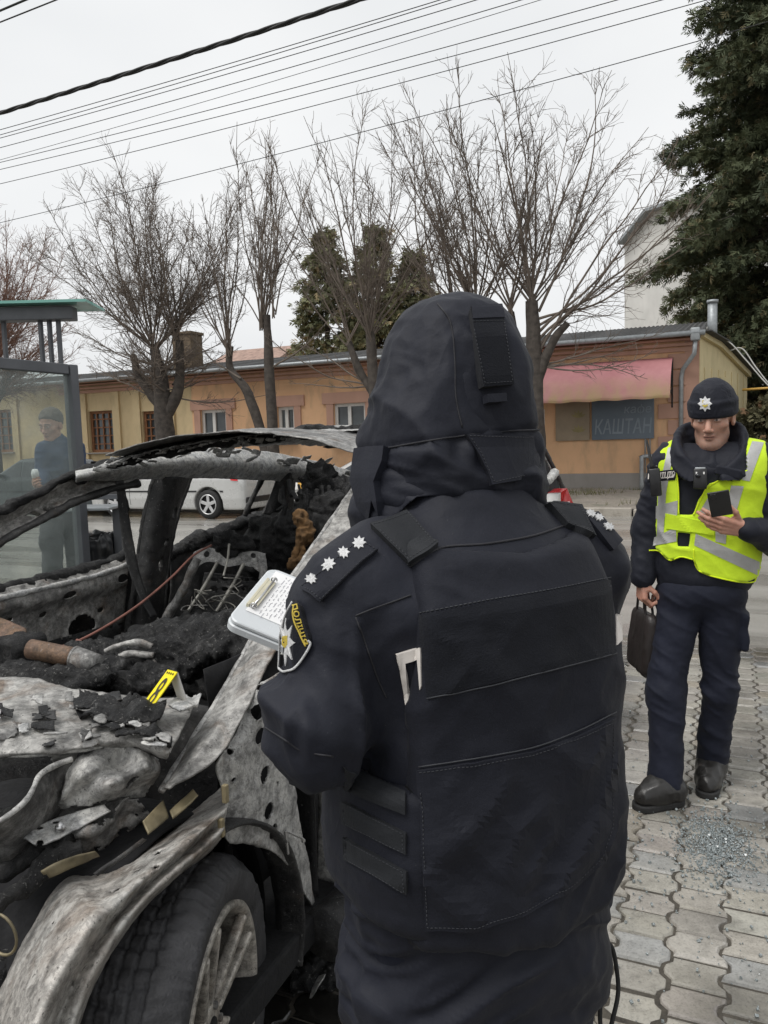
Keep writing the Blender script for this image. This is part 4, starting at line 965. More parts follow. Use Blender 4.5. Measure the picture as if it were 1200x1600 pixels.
def seam(name, f, pts, r, mat, parent, h=0.0, m=10, start=.3, far=8.0, dash=False):
    q = smooth_path([(x, y, 0) for x, y in pts], m); p, ok = trace(f, q[:, 0], q[:, 1], far, start); n = grad(f, p, 5e-3); p = p + n * h
    p = p[ok]; mb = MB()
    if dash:
        L = np.r_[0, np.cumsum(np.linalg.norm(np.diff(p, axis=0), axis=1))]
        for s in np.arange(0, L[-1] - .004, .0062):
            a, b = [np.array([np.interp(t, L, p[:, i]) for i in range(3)]) for t in (s, s + .0042)]; mb.tube([a, b], r, 5)
    else: mb.tube(p, r, 6)
    return mb.build(name, mat, parent, True)
def textpatch(name, f, body, quad, h, th, mat, parent, bold=0.01, flip=False, **k):
    V, F = text_mesh(body, 1.0, bold); lo, hi = V.min(0), V.max(0); u = (V[:, :2] - lo[:2]) / (hi[:2] - lo[:2]); u[:, 1] = 1 - u[:, 1]
    return conform(name, f, u, F, quad, h, th, mat, parent, **k)
def star_uv(n, inner, rot=0, sub=1):
    a = np.arange(2 * n) * math.pi / n + rot; r = np.where(np.arange(2 * n) % 2, inner, 1.0)
    V = np.concatenate([[[.5, .5]], .5 + .5 * np.stack([np.sin(a) * r, -np.cos(a) * r], 1)])
    return V, [(0, (i + 1) % (2 * n) + 1, i + 1) for i in range(2 * n)]

def stitch(f, poly, h, parent, inset=.09, m=8):
    p = np.asarray(poly, float); c = p.mean(0); d = c - p; L = np.linalg.norm(d, axis=1, keepdims=True); q = p + d / L * np.minimum(5.0, L * inset * 2); q = np.vstack([q, q[:1]])
    pts = np.concatenate([np.linspace(q[i], q[i + 1], m, endpoint=False) for i in range(len(q) - 1)]); w, ok = trace(f, pts[:, 0], pts[:, 1]); n = grad(f, w, 5e-3); w = (w + n * h)[ok]; mb = MB()
    L = np.r_[0, np.cumsum(np.linalg.norm(np.diff(w, axis=0), axis=1))]
    for s in np.arange(0, L[-1] - .004, .0055):
        a, b = [np.array([np.interp(t, L, w[:, i]) for i in range(3)]) for t in (s, s + .0036)]; mb.tube([a, b], .00055, 4)
    return mb.build('stitching', MT['thread'], parent, True)
# ---------------------------------------------------------------- hands
def hand_prims(wrist, fwd, back, side, curl, thumb=(.5, .5), s=1.0, spread=.06):
    """round cones (a,b,ra,rb) of a hand. fwd: wrist to knuckles; back: back of the hand; side: +1 thumb towards cross(fwd,back), -1 opposite"""
    y = np.asarray(fwd, float); y /= np.linalg.norm(y); z = np.asarray(back, float); z = z - y * (z @ y); z /= np.linalg.norm(z); x = np.cross(y, z) * side
    w = np.asarray(wrist, float); T = lambda a: w + s * (x * a[0] + y * a[1] + z * a[2]); o = []
    for xx, e in ((.026, .082), (.009, .088), (-.009, .084), (-.025, .076)):      # palm bones
        o.append((T((xx * .55, .0, 0)), T((xx, e, 0)), .0165 * s, .0125 * s))
    o.append((T((.018, .012, -.008)), T((.030, .045, -.012)), .015 * s, .014 * s))
    for i, (xx, e, l) in enumerate(((.026, .084, (.042, .025, .020)), (.009, .090, (.046, .029, .021)), (-.009, .086, (.043, .027, .020)), (-.025, .078, (.034, .021, .018)))):
        p = np.array([xx, e, 0.0]); a = 0.0; c = curl[i] if not np.isscalar(curl) else curl; r = (.0092, .0096, .0092, .0082)[i]
        for k in range(3):
            a += c * (.75, 1.0, .7)[k]; d = np.array([math.sin(spread * (1.5 - i)) , math.cos(a), -math.sin(a)]); d /= np.linalg.norm(d); q = p + d * l[k]
            o.append((T(p), T(q), r * s * (1 - .06 * k), r * s * (.94 - .08 * k))); p = q
    p = np.array([.030, .030, -.010]); a, b = thumb; d = np.array([math.sin(a) * .9, math.cos(a), -b]); d /= np.linalg.norm(d)
    for k, l in enumerate((.040, .030, .025)):
        q = p + d * l; o.append((T(p), T(q), (.0125, .0105, .0098)[k] * s, (.0105, .0098, .0078)[k] * s)); p = q
        d = d + np.array([-.35, .25, -.18]); d /= np.linalg.norm(d)
    return o
def prims_sdf(p, prims, k):
    r = None
    for a, b, ra, rb in prims:
        d = rc(p, a, b, ra, rb); r = d if r is None else smin(r, d, k)
    return r

# ================================================================ officer seen from behind
O1 = np.array([0.135, 1.135, 0.0]); O1R = rotz(R_(25))
def L1(p): return (p - O1) @ O1R            # world -> local (x right, y the way he faces)
def W1(p): return np.asarray(p, float) @ O1R.T + O1
_tz = np.array([.50, .70, .85, 1.0, 1.13, 1.25, 1.33, 1.39, 1.43, 1.47, 1.51, 1.60])
_twx = np.array([.184, .189, .190, .188, .189, .191, .180, .152, .122, .098, .086, .08])
_twy = np.array([.150, .158, .162, .158, .152, .145, .132, .112, .097, .084, .078, .07])
_tcx = np.interp(_tz, [.5, 1.0, 1.35, 1.45], [-.015, -.018, -.014, 0])
_tcy = np.array([.0, .0, .0, .0, .0, -.005, -.01, -.005, .005, .015, .02, .02])
def torso(q, g=0.0, n=2.5):
    wx = np.interp(q[:, 2], _tz, _twx) + g; wy = np.interp(q[:, 2], _tz, _twy) + g; y = q[:, 1] - np.interp(q[:, 2], _tz, _tcy)
    rho = (np.abs((q[:, 0] - np.interp(q[:, 2], _tz, _tcx)) / wx) ** n + np.abs(y / wy) ** n) ** (1 / n)
    return (rho - 1) * np.minimum(wx, wy) * .92
SH = {-1: (v3(-.150, -.005, 1.385), v3(-.192, -.010, 1.335), v3(-.266, -.035, 1.185), v3(-.175, .175, 1.158)), 1: (v3(.150, -.005, 1.385), v3(.168, .0, 1.35), v3(.186, .03, 1.10), v3(.085, .21, 1.14))}
def arms1(q, g=0.0, core=False):
    r = None
    for s in (-1, 1):
        c, sh, el, wr = SH[s]; k = .62 if core else 1
        d = smin(rc(q, c, sh, (.060 + g) * k, (.072 + g) * k), rc(q, sh, el, (.074 + g) * k, (.067 + g) * k), .05)
        d = smin(d, rc(q, el, wr, (.068 + g) * k, (.046 + g) * k), .03); r = d if r is None else np.minimum(r, d)
    return r
def jacket1_l(q):
    d = smin(torso(q), arms1(q), .035)
    d = smax(d, .705 + .02 * np.sin(q[:, 0] * 9) - q[:, 2], .012); d = smax(d, q[:, 2] - 1.480, .012)
    # cuffs open at the wrist
    return d
def folds1(p):
    """cloth folds: diagonal drags on the back, bunching at the hem, rings round the left sleeve"""
    q = L1(p); z = q[:, 2]; a = 0
    hem = np.clip((.98 - z) / .14, 0, 1); a = a + hem * .015 * ridge(np.stack([q[:, 0] * 3.4 + z * 3, q[:, 1] * 3, z * 17 + 3.5 * q[:, 0] ** 2 * 14], 1), 2, 3)
    back = np.clip((z - .95) / .2, 0, 1) * np.clip(1.42 - z, 0, .08) / .08
    a = a + back * .009 * ridge(np.stack([q[:, 0] * 6 + z * 7, q[:, 1] * 4, z * 5 - q[:, 0] * 5], 1), 2, 7)
    for s in (-1, 1):
        arm = np.clip((s * q[:, 0] - .185) / .03, 0, 1) * np.clip((1.38 - z) / .06, 0, 1)
        a = a + arm * (.0125 * ridge(np.stack([q[:, 0] * 17 * s + 1.2 * z, q[:, 1] * 15, z * 3.2 + 1.5 * q[:, 0] * s], 1), 2, 11 + s) + .011 * np.clip((1.2 - z) / .1, 0, 1) * ridge(np.stack([q[:, 0] * 8, q[:, 1] * 8, z * 16], 1), 2, 15))
    m_ = np.clip(fbm(q * 5 + 3, 2, 91) * 1.5 + .25, 0, 1) * (.45 + .75 * np.clip((.98 - z) / .1, 0, 1) + .6 * np.clip((np.abs(q[:, 0]) - .19) / .03, 0, 1))
    a = a + .0034 * m_ * ridge(np.stack([q[:, 0] * 20 + z * 9, q[:, 1] * 18, z * 26 - q[:, 0] * 12], 1), 2, 93) + .0022 * fbm(q * 16, 3, 19)
    return a
def vest_l(q):
    t = torso(q, .021, 2.9); x = np.abs(q[:, 0]); z = q[:, 2]
    zt = 1.395 + .02 * np.clip(x / .17, 0, 1); bot = .905 - .03 * np.clip(1 - x / .2, 0, 1)
    panel = np.maximum(np.maximum(x - np.interp(z, [.9, 1.1, 1.25, 1.34, 1.42], [.178, .178, .168, .158, .150]), z - zt), bot - z)
    ring = np.maximum(np.maximum(z - 1.10, .915 - z), -1)
    reg = np.minimum(panel, ring)
    inn = torso(q, .002)
    d = smax(t, reg, .014); d = np.maximum(d, -inn)
    # side wings sit lower than the hard back panel
    return d
def vest_ring_l(q): return torso(q, .015, 2.6)
def jv(q): return np.minimum(jacket1_l(q), vest_l(q))
def vfold(p):
    q = L1(p); z = q[:, 2]
    return .0075 * ridge(np.stack([q[:, 0] * 7 - z * 6, q[:, 1] * 3, z * 4 + q[:, 0] * 5], 1), 2, 23) * np.clip((1.36 - z) / .1, 0, 1) + .0022 * np.clip(fbm(q * 6 + 1, 2, 99) * 1.5 + .2, 0, 1) * ridge(np.stack([q[:, 0] * 16 + z * 12, q[:, 1] * 12, z * 24], 1), 2, 98) + .0012 * fbm(q * 22, 3, 29)
FJ = lambda p: jacket1_l(L1(p)) - folds1(p)
FV = lambda p: vest_l(L1(p)) - vfold(p)
FJV = lambda p: np.minimum(FJ(p), FV(p))
# hood -----------------------------------------------------------
HZ = np.array([1.435, 1.465, 1.50, 1.537, 1.586, 1.636, 1.690, 1.730, 1.752, 1.768, 1.79])
HW = np.array([.134, .140, .142, .136, .125, .114, .101, .088, .075, .055, .0])
HX = np.array([-.006, -.006, -.004, -.001, .004, .009, .015, .020, .023, .025, .026])
HY = np.array([.140, .144, .140, .136, .136, .132, .120, .100, .080, .055, .0])
HC = np.array([.048, .052, .058, .062, .064, .066, .068, .07, .07, .07, .07])
HR = rotz(R_(18)); HO = np.array([.118, 1.155, 0.0])
def LH(p): return (p - HO) @ HR
def hood_l(q, g=0.0):
    z = q[:, 2]; wx = np.interp(z, HZ, HW) + g; wy = np.interp(z, HZ, HY) + g; x = q[:, 0] - np.interp(z, HZ, HX); y = q[:, 1] - np.interp(z, HZ, HC)
    rho = (np.abs(x / np.maximum(wx, .004)) ** 2.25 + np.abs(y / np.maximum(wy, .004)) ** 2.25) ** (1 / 2.25)
    d = (rho - 1) * np.minimum(np.maximum(wx, .02), np.maximum(wy, .02)) * .8
    return smax(d, z - (1.777 + g - .35 * (np.abs(q[:, 0] - .02)) ** 2 * 4 - .9 * (q[:, 1] - .06) ** 2), .03)
def hood(p):
    q = LH(p); d = hood_l(q)
    low = rc(q, v3(-.105, .075, 1.55), v3(-.118, .060, 1.445), .036, .026)            # left wing of the hood hanging over the shoulder
    low2 = rc(q, v3(.108, .06, 1.54), v3(.104, .05, 1.475), .034, .028)
    d = smin(d, low, .03); d = smin(d, low2, .03)
    d = smax(d, (1.448 - .22 * (q[:, 1] - .02)) * np.ones(len(q)) - q[:, 2] - .03 * np.clip((np.abs(q[:, 0] + .01) - .085) / .03, 0, 1), .012)
    cav = smax(hood_l(q, -.012), 1.40 - q[:, 2], .01)
    face = ell(q, v3(.01, .20, 1.585), v3(.088, .11, .125))
    d = smax(d, -cav, .006); return smax(d, -face, .012)
def hood_out(p):
    q = LH(p); d = hood_l(q); d = smin(d, rc(q, v3(-.105, .075, 1.55), v3(-.118, .060, 1.445), .036, .026), .03)
    return smin(d, rc(q, v3(.108, .06, 1.54), v3(.104, .05, 1.475), .034, .028), .03)
def hfold(p):
    q = LH(p); z = q[:, 2]
    a = .010 * ridge(np.stack([q[:, 0] * 9, q[:, 1] * 7, z * 4.5 + 1.2 * q[:, 0] * 5], 1), 2, 33) * np.clip((1.75 - z) / .1, 0, 1)
    a = a + .006 * np.exp(-((z - 1.535 - .08 * q[:, 0]) / .022) ** 2) * ridge(np.stack([q[:, 0] * 26, q[:, 1] * 22, z * 7], 1), 2, 37)
    a = a - .0045 * np.exp(-((z - 1.552 - .09 * q[:, 0]) / .006) ** 2)
    a = a + .0065 * np.clip((1.55 - z) / .03, 0, 1) * ridge(np.stack([q[:, 0] * 7 + z * 14, q[:, 1] * 6, z * 12], 1), 2, 41)
    m_ = np.clip(fbm(q * 6 + 5, 2, 95) * 1.5 + .2, 0, 1)
    return a + .0030 * m_ * ridge(np.stack([q[:, 0] * 24, q[:, 1] * 20, z * 15 + q[:, 0] * 16], 1), 2, 97) + .0012 * fbm(q * 30, 3, 43)
FH = lambda p: hood_out(p) - hfold(p)
def build_officer_back():
    T = thing('person', O1, 'officer in black hooded jacket and protective vest, seen from behind with a clipboard', 'person')
    # body: one continuous figure inside the clothes
    hd = LH
    hl = hand_prims(W1((-.162, .195, 1.148)), O1R @ v3(.42, .86, .1), O1R @ v3(-.35, .2, -.9), -1, (.5, .55, .6, .65), (.9, .2))
    hr = hand_prims(W1((.095, .225, 1.140)), O1R @ v3(-.55, .8, .05), O1R @ v3(.3, .2, .9), -1, (.7, .8, .9, .95), (.6, .6))
    def body(p):
        q = L1(p); h = LH(p)
        d = torso(q, -.05); d = smax(d, .80 - q[:, 2], .01); d = smax(d, q[:, 2] - 1.46, .02); d = smin(d, arms1(q, -.006, True), .02)
        d = smin(d, rc(h, v3(0, .02, 1.38), v3(.004, .05, 1.52), .062, .058), .03)
        sk = smin(ell(h, v3(.005, .065, 1.635), v3(.078, .098, .105)), ell(h, v3(.005, .10, 1.555), v3(.058, .075, .075)), .03)
        sk = smin(sk, rc(h, v3(.005, .160, 1.61), v3(.005, .185, 1.575), .011, .015), .012); sk = smin(sk, ell(h, v3(.005, .165, 1.515), v3(.022, .014, .012)), .008)
        d = smin(d, sk, .02)
        for s in (-1, 1):
            d = smin(d, rc(q, v3(s * .09, 0, .86), v3(s * .10, .02, .47), .075, .05), .03); d = smin(d, rc(q, v3(s * .10, .02, .47), v3(s * .105, -.02, .08), .048, .035), .02)
            d = smin(d, rc(q, SH[s][3], L1(np.array([W1(SH[s][3])]))[0] + (v3(.02, .03, 0) if s < 0 else v3(-.01, .02, 0)), .03, .025), .02)
        d = smin(d, prims_sdf(p, hl, .006), .012); return smin(d, prims_sdf(p, hr, .006), .012)
    sk = lambda V: np.tile(np.array([.42, .24, .17]), (len(V), 1)) * (1 + .06 * fbm(V * 40, 2, 3))[:, None]
    b = sdf_obj('body', body, O1 + v3(-.45, -.35, .03), O1 + v3(.42, .55, 1.78), .006, MT['skin'], T, None, sk, relax=1)
    h = LH
    lo = O1 + v3(-.46, -.36, .66); hi = O1 + v3(.46, .44, 1.54)
    def jk(p): return np.maximum(jacket1_l(L1(p)), -np.maximum(torso(L1(p), -.02), np.maximum(L1(p)[:, 2] - 1.3, -9)))
    J = sdf_obj('jacket', lambda p: jacket1_l(L1(p)), lo, hi, .0058, MT['jacket'], T, folds1)
    Hd = sdf_obj('hood', hood, HO + v3(-.24, -.2, 1.38), HO + v3(.24, .34, 1.80), .0045, MT['jacket'], T, hfold)
    Vs = sdf_obj('vest', lambda p: vest_l(L1(p)), O1 + v3(-.34, -.3, .84), O1 + v3(.34, .3, 1.46), .0052, MT['vest'], T, vfold)
    # trousers and boots
    def legs(p):
        q = L1(p); d = None
        for s in (-1, 1):
            e = smin(rc(q, v3(s * .088, 0, .86), v3(s * .105, .03, .47), .118, .088), rc(q, v3(s * .105, .03, .47), v3(s * .11, -.015, .08), .086, .078), .03); d = e if d is None else smin(d, e, .03)
        d = smin(d, ell(q, v3(0, 0, .86), v3(.19, .145, .13)), .04); return smax(d, .045 - q[:, 2], .01)
    lf = lambda p: .006 * ridge(np.stack([L1(p)[:, 0] * 7, L1(p)[:, 1] * 7, p[:, 2] * 9], 1), 2, 51) + .002 * fbm(p * 20, 3, 5)
    sdf_obj('trousers', legs, O1 + v3(-.3, -.3, .02), O1 + v3(.32, .3, 1.0), .007, MT['trousers'], T, lf)
    for s in (-1, 1):
        bt = lambda p, s=s: smax(smin(rc(L1(p), v3(s * .11, -.02, .10), v3(s * .11, -.02, .05), .055, .052), rc(L1(p), v3(s * .112, .02, .048), v3(s * .12, .16, .040), .048, .042), .04), -p[:, 2] + .003, .01)
        sdf_obj('boot', bt, O1 + v3(-.3, -.3, -.01), O1 + v3(.3, .35, .2), .006, MT['boot'], T)
    # ---- hood details
    seam('hood_seam', FH, [(556, 705), (600, 701), (660, 690), (720, 681), (780, 674), (842, 672)], .0014, MT['seam'], T, .0008)
    seam('hood_seam', FH, [(684, 475), (704, 505), (710, 560), (712, 620), (722, 668)], .0012, MT['seam'], T, .0008)
    patch('hood_tab', hood_out, [(732, 490), (776, 488), (793, 603), (750, 607)], .0105, .0035, MT['velcro'], T, 10, 24)
    patch('hood_tab', hood_out, [(733, 489), (776, 487), (779, 505), (735, 508)], .0135, .002, MT['jacket'], T, 10, 6)
    patch('hood_tab', hood_out, [(756, 618), (783, 616), (784, 629), (757, 631)], .0105, .002, MT['jacket'], T, 8, 5)
    polypatch('hood_flap', hood_out, [(726, 679), (838, 682), (842, 700), (836, 742), (808, 745), (806, 752), (764, 760), (757, 738), (742, 708)], .0080, .0030, MT['jacket'], T, 7)
    polypatch('hood_strap', hood_out, [(562, 702), (607, 699), (604, 722), (592, 752), (589, 780), (600, 806), (585, 812), (566, 790), (556, 750)], .0080, .0030, MT['jacket'], T, 6)
    # ---- vest details
    pv = lambda *a, **k: patch(a[0], FJV, *a[1:], T, **k)
    pv('loop_panel', [(655, 962), (953, 906), (960, 1022), (668, 1090)], .0004, .0022, MT['velcro'], nu=50, nv=22)
    seam('stitch_line', FJV, [(656, 958), (760, 938), (860, 921), (954, 902)], .0009, MT['thread'], T, .0012, dash=True)
    seam('stitch_line', FJV, [(668, 1091), (760, 1072), (860, 1047), (962, 1021)], .0010, MT['thread'], T, .002)
    seam('stitch_line', FJV, [(655, 1198), (740, 1185), (830, 1168), (900, 1143), (962, 1112)], .0010, MT['thread'], T, .0012)
    seam('vest_seam', FJV, [(858, 1180), (856, 1260), (852, 1340), (846, 1412)], .0016, MT['seam'], T, .0005)
    polypatch('carrier_flap', FJV, [(654, 1203), (740, 1190), (830, 1173), (900, 1150), (958, 1120), (962, 1200), (962, 1290), (942, 1344), (890, 1390), (820, 1428), (740, 1452), (664, 1452), (660, 1330)], .0006, .0045, MT['vest'], T, 9)
    for q in ([(536, 1198), (634, 1240), (634, 1272), (536, 1232)], [(536, 1252), (635, 1302), (635, 1334), (537, 1286)], [(537, 1308), (636, 1362), (636, 1396), (540, 1342)]):
        pv('webbing_loop', q, .0010, .0030, MT['strap'], nu=26, nv=5)
    # shoulder straps
    pv('shoulder_strap', [(580, 826), (638, 806), (684, 858), (640, 886)], .0012, .009, MT['strap'], nu=20, nv=14)
    pv('shoulder_strap', [(850, 790), (905, 796), (926, 842), (882, 824)], .0012, .009, MT['strap'], nu=18, nv=12)
    seam('vest_seam', FJV, [(640, 886), (688, 857), (760, 850), (830, 838), (880, 822)], .0018, MT['seam'], T, .0006)
    for po, f_, h_ in (([(732, 508), (780, 505), (793, 603), (750, 607)], hood_out, .0145), ([(726, 679), (838, 682), (842, 700), (836, 742), (806, 752), (764, 760), (742, 708)], hood_out, .0113), ([(580, 826), (638, 806), (684, 858), (640, 886)], FJV, .0105), ([(850, 790), (905, 796), (926, 842), (882, 824)], FJV, .0105), ([(474, 922), (566, 846), (590, 862), (502, 940)], FJV, .0085),
                       ([(654, 1203), (740, 1190), (830, 1173), (900, 1150), (956, 1124), (958, 1290), (942, 1340), (890, 1388), (820, 1426), (740, 1450), (664, 1450)], FJV, .0055), ([(536, 1252), (635, 1302), (635, 1334), (537, 1286)], FJV, .0043), ([(537, 1308), (636, 1362), (636, 1396), (540, 1342)], FJV, .0043)): stitch(f_, po, h_, T)
    # ---- jacket back lettering: one letter peeps out past the vest
    pm = MT['white_tape']
    pv('letter', [(619, 1023), (656, 1012), (657, 1030), (628, 1038)], .0006, .0012, pm, nu=10, nv=5)
    pv('letter', [(620, 1022), (633, 1036), (639, 1094), (635, 1102)], .0005, .0014, pm, nu=6, nv=16)
    pv('letter', [(652, 1014), (658, 1012), (659, 1072), (657, 1078)], .0005, .0014, pm, nu=4, nv=12)
    pv('letter', [(962, 962), (970, 960), (971, 1000), (963, 1008)], .0006, .0014, pm, nu=5, nv=10)
    seam('jacket_seam', FJV, [(556, 962), (585, 950), (615, 940), (642, 930)], .0012, MT['seam'], T, .0008)
    seam('jacket_seam', FJV, [(556, 964), (574, 1015), (590, 1060), (604, 1090)], .0012, MT['seam'], T, .0008)
    seam('jacket_seam', FJV, [(414, 1136), (440, 1152), (470, 1172), (520, 1182)], .0012, MT['seam'], T, .0008)
    # ---- epaulettes with four stars
    ep = patch('epaulette', FJV, [(474, 922), (566, 846), (590, 862), (502, 940)], .0020, .006, MT['vest'], T, 26, 10)
    ep['label'] = 'left epaulette with four silver stars'
    UV, SF = star_uv(8, .62)
    for (x, y) in ((494, 908), (517, 888), (540, 870), (563, 855)):
        r_ = 9.3; conform('star', FJV, UV, SF, [(x - r_, y - r_), (x + r_, y - r_), (x + r_, y + r_), (x - r_, y + r_)], .0085, .0014, MT['silver_thread'], ep)
    e2 = patch('epaulette', FJV, [(908, 806), (930, 806), (966, 848), (952, 862)], .0020, .007, MT['vest'], T, 12, 14)
    for (x, y) in ((917, 809), (929, 815), (943, 828)):
        conform('star', FJV, UV, SF, [(x - 9, y - 5), (x + 5, y - 6), (x + 10, y + 6), (x - 4, y + 6)], .0095, .002, MT['silver_thread'], e2)
    # ---- sleeve patch: dark shield, white border, yellow ПОЛІЦІЯ, eight-pointed star
    shield = [(462, 938), (470, 946), (475, 965), (483, 990), (487, 1006), (478, 1024), (462, 1043), (448, 1050), (438, 1044), (436, 1030), (440, 1000), (448, 965)]
    sp = polypatch('sleeve_patch', FJ, shield, .001, .0022, MT['velcro'], T, 5)
    seam('patch_border', FJ, [(484, 1000), (487, 1006), (478, 1025), (462, 1044), (448, 1051), (438, 1045), (436, 1030), (440, 1000), (448, 966), (460, 942)], .0016, MT['silver_thread'], sp, .0035)
    seam('patch_border', FJ, [(462, 948), (461, 962), (468, 985), (480, 1010)], .0012, MT['yellow_thread'], sp, .0035)
    word = 'ПОЛІЦІЯ'; path = smooth_path([(467, 944, 0), (470, 958, 0), (475, 976, 0), (481, 996, 0), (485, 1006, 0)], 12); L = np.r_[0, np.cumsum(np.linalg.norm(np.diff(path, axis=0), axis=1))]
    wd = np.array([.9, 1., 1., .55, 1., .55, 1.]); e = np.r_[0, np.cumsum(wd)] / wd.sum() * L[-1]
    for i, ch in enumerate(word):
        pa, pb = [np.array([np.interp(t, L, path[:, k]) for k in (0, 1)]) for t in (e[i] + .8, e[i + 1] - .8)]
        nrm = np.array([-1.0, .28]); q = [pa, pb, pb + nrm * 7.5, pa + nrm * 7.5]
        textpatch('lettering', FJ, ch, q, .0034, .0008, MT['yellow_thread'], sp, .02)
    conform('star', FJ, *star_uv(8, .5), [(437, 966), (465, 966), (463, 1042), (437, 1042)], .0034, .0012, MT['silver_thread'], sp)
    polypatch('shield_emblem', FJ, [(446, 994), (454, 993), (454, 1007), (450, 1012), (446, 1008)], .0048, .0006, MT['yellow_thread'], sp, 4)
    # loose cord at the right hip
    mb = MB(); mb.tube(smooth_path([P(944, 1472, 1.12), P(956, 1480, 1.12), P(963, 1510, 1.12), P(966, 1550, 1.11), P(958, 1590, 1.10), P(950, 1615, 1.10), P(938, 1600, 1.11), P(940, 1540, 1.12), P(944, 1500, 1.12)], 8), .0035, 7); mb.build('hip_cord', MT['rubber'], T, True)
    return T
build_officer_back()
# ---------------------------------------------------------------- clipboard box
def build_clipboard():
    A, B, D = P(422, 884, 1.60), P(353, 966, 1.39), P(640, 1000, 1.50)
    x = (B - A); wl = np.linalg.norm(x); x /= wl; y = (D - A); y -= x * (y @ x); y /= np.linalg.norm(y); z = np.cross(x, y)
    if z[2] < 0: z = -z
    R = np.stack([x, y, z], 1); Ln = .30
    T = thing('clipboard', A + x * wl / 2 + y * Ln / 2, 'translucent white box clipboard with a handwritten sheet, held by the hooded officer', 'clipboard')
    pt = lambda a, b, c=0: A + x * (a * wl) + y * b + z * c
    def slab(z0, z1, inset, rad):
        o = []
        for cx, cy, a0 in ((inset + rad, inset + rad, 180), (wl - inset - rad, inset + rad, 270), (wl - inset - rad, Ln - inset - rad, 0), (inset + rad, Ln - inset - rad, 90)):
            for t in np.linspace(0, 90, 7): o.append((cx + rad * math.cos(R_(a0 + t)), cy + rad * math.sin(R_(a0 + t))))
        o = np.array(o); k = len(o); V = []; F = []
        for s, zz in ((.002, z0), (0, z0 + .002), (0, z1 - .002), (.002, z1)):
            c = o.mean(0); q = c + (o - c) * (1 - s / .1); V += [A + x * p_[0] + y * p_[1] + z * zz for p_ in q]
        for r_ in range(3): F += [(r_ * k + i, r_ * k + (i + 1) % k, (r_ + 1) * k + (i + 1) % k, (r_ + 1) * k + i) for i in range(k)]
        F += [tuple(range(k))[::-1], tuple(3 * k + i for i in range(k))]; return V, F
    V, F = slab(-.026, -.010, .0, .022); mk('tray', V, F, MT['clearbox'], T, False); V, F = slab(-.0085, 0, .002, .022); mk('lid', V, F, MT['clearbox'], T, False)
    V = [pt(.08, .03, .0012), pt(.92, .03, .0012), pt(.92, Ln - .01, .0012), pt(.08, Ln - .01, .0012)]; V2 = [v - z * .001 for v in V]
    pp = mk('paper', [pt(.06, .018, .0014), pt(.80, .020, .0014), pt(.84, Ln - .01, .0014), pt(.05, Ln - .01, .0014)] + [pt(.06, .018, .0006), pt(.80, .020, .0006), pt(.84, Ln - .01, .0006), pt(.05, Ln - .01, .0006)], [(3, 2, 1, 0), (4, 5, 6, 7), (0, 1, 5, 4), (1, 2, 6, 5), (2, 3, 7, 6), (3, 0, 4, 7)], MT['paper'], T, False)
    mb = MB(); r = random.Random(4)
    for ln in range(24):      # lines of hasty handwriting
        b0 = .046 + ln * .0072; a = .09 + r.uniform(0, .05); pts = []
        while a < .76:
            n = r.randint(5, 11); 
            for k in range(n): pts.append(pt(a, b0 + r.uniform(-.0017, .0017), .0019)); a += r.uniform(.005, .010)
            if len(pts) > 2: mb.tube(np.array(pts), .00028, 4)
            pts = []; a += r.uniform(.012, .03)
    mb.build('handwriting', MT['ink'], pp)
    mb = MB(); mb.box(pt(.5, .026, .006), (.050, .010, .0012), R, .0006); mb.box(pt(.5, .018, .004), (.055, .003, .004), R, .001); cl = mb.build('clip', MT['cliptin'], T)
    mb = MB(); mb.tube([pt(.5, .030, .008) - x * .06, pt(.5, .030, .008) + x * .06], .0022, 8); 
    for s in (-1, 1): mb.tube(np.array([pt(.5, .030, .008) + x * s * .055 + (y * math.cos(t) + z * math.sin(t)) * .006 for t in np.linspace(0, 5, 10)]), .0016, 6)
    mb.build('spring', MT['bright'], cl, True)
build_clipboard()
# ================================================================ the burnt-out car
CO = np.array([-0.31, 1.5, 0.0]); CA = np.array([.383, .9237, 0.0]); CW = np.array([-.9237, .383, 0.0]); CR = np.stack([CA, CW, v3(0, 0, 1)], 1)
def CC(s, t, z): return CO + CA * s + CW * t + v3(0, 0, z)
def PT(px, py, t):
    r = ray(px, py); d = ((CO @ CW + t) / (r @ CW)); return CAM + r * np.asarray(d)[..., None]
def cr1(P_, m):
    P_ = np.asarray(P_, float); k = len(P_); x = np.linspace(0, k - 1, m); i = np.minimum(x.astype(int), k - 2); t = (x - i)[:, None]
    g = lambda j: P_[np.clip(j, 0, k - 1)]
    a, b, c, d = g(i - 1), g(i), g(i + 1), g(i + 2)
    a = np.where((i == 0)[:, None], 2 * b - c, a); d = np.where((i == k - 2)[:, None], 2 * c - b, d)
    return .5 * (2 * b + (c - a) * t + (2 * a - 5 * b + 4 * c - d) * t * t + (3 * b - a - 3 * c + d) * t ** 3)
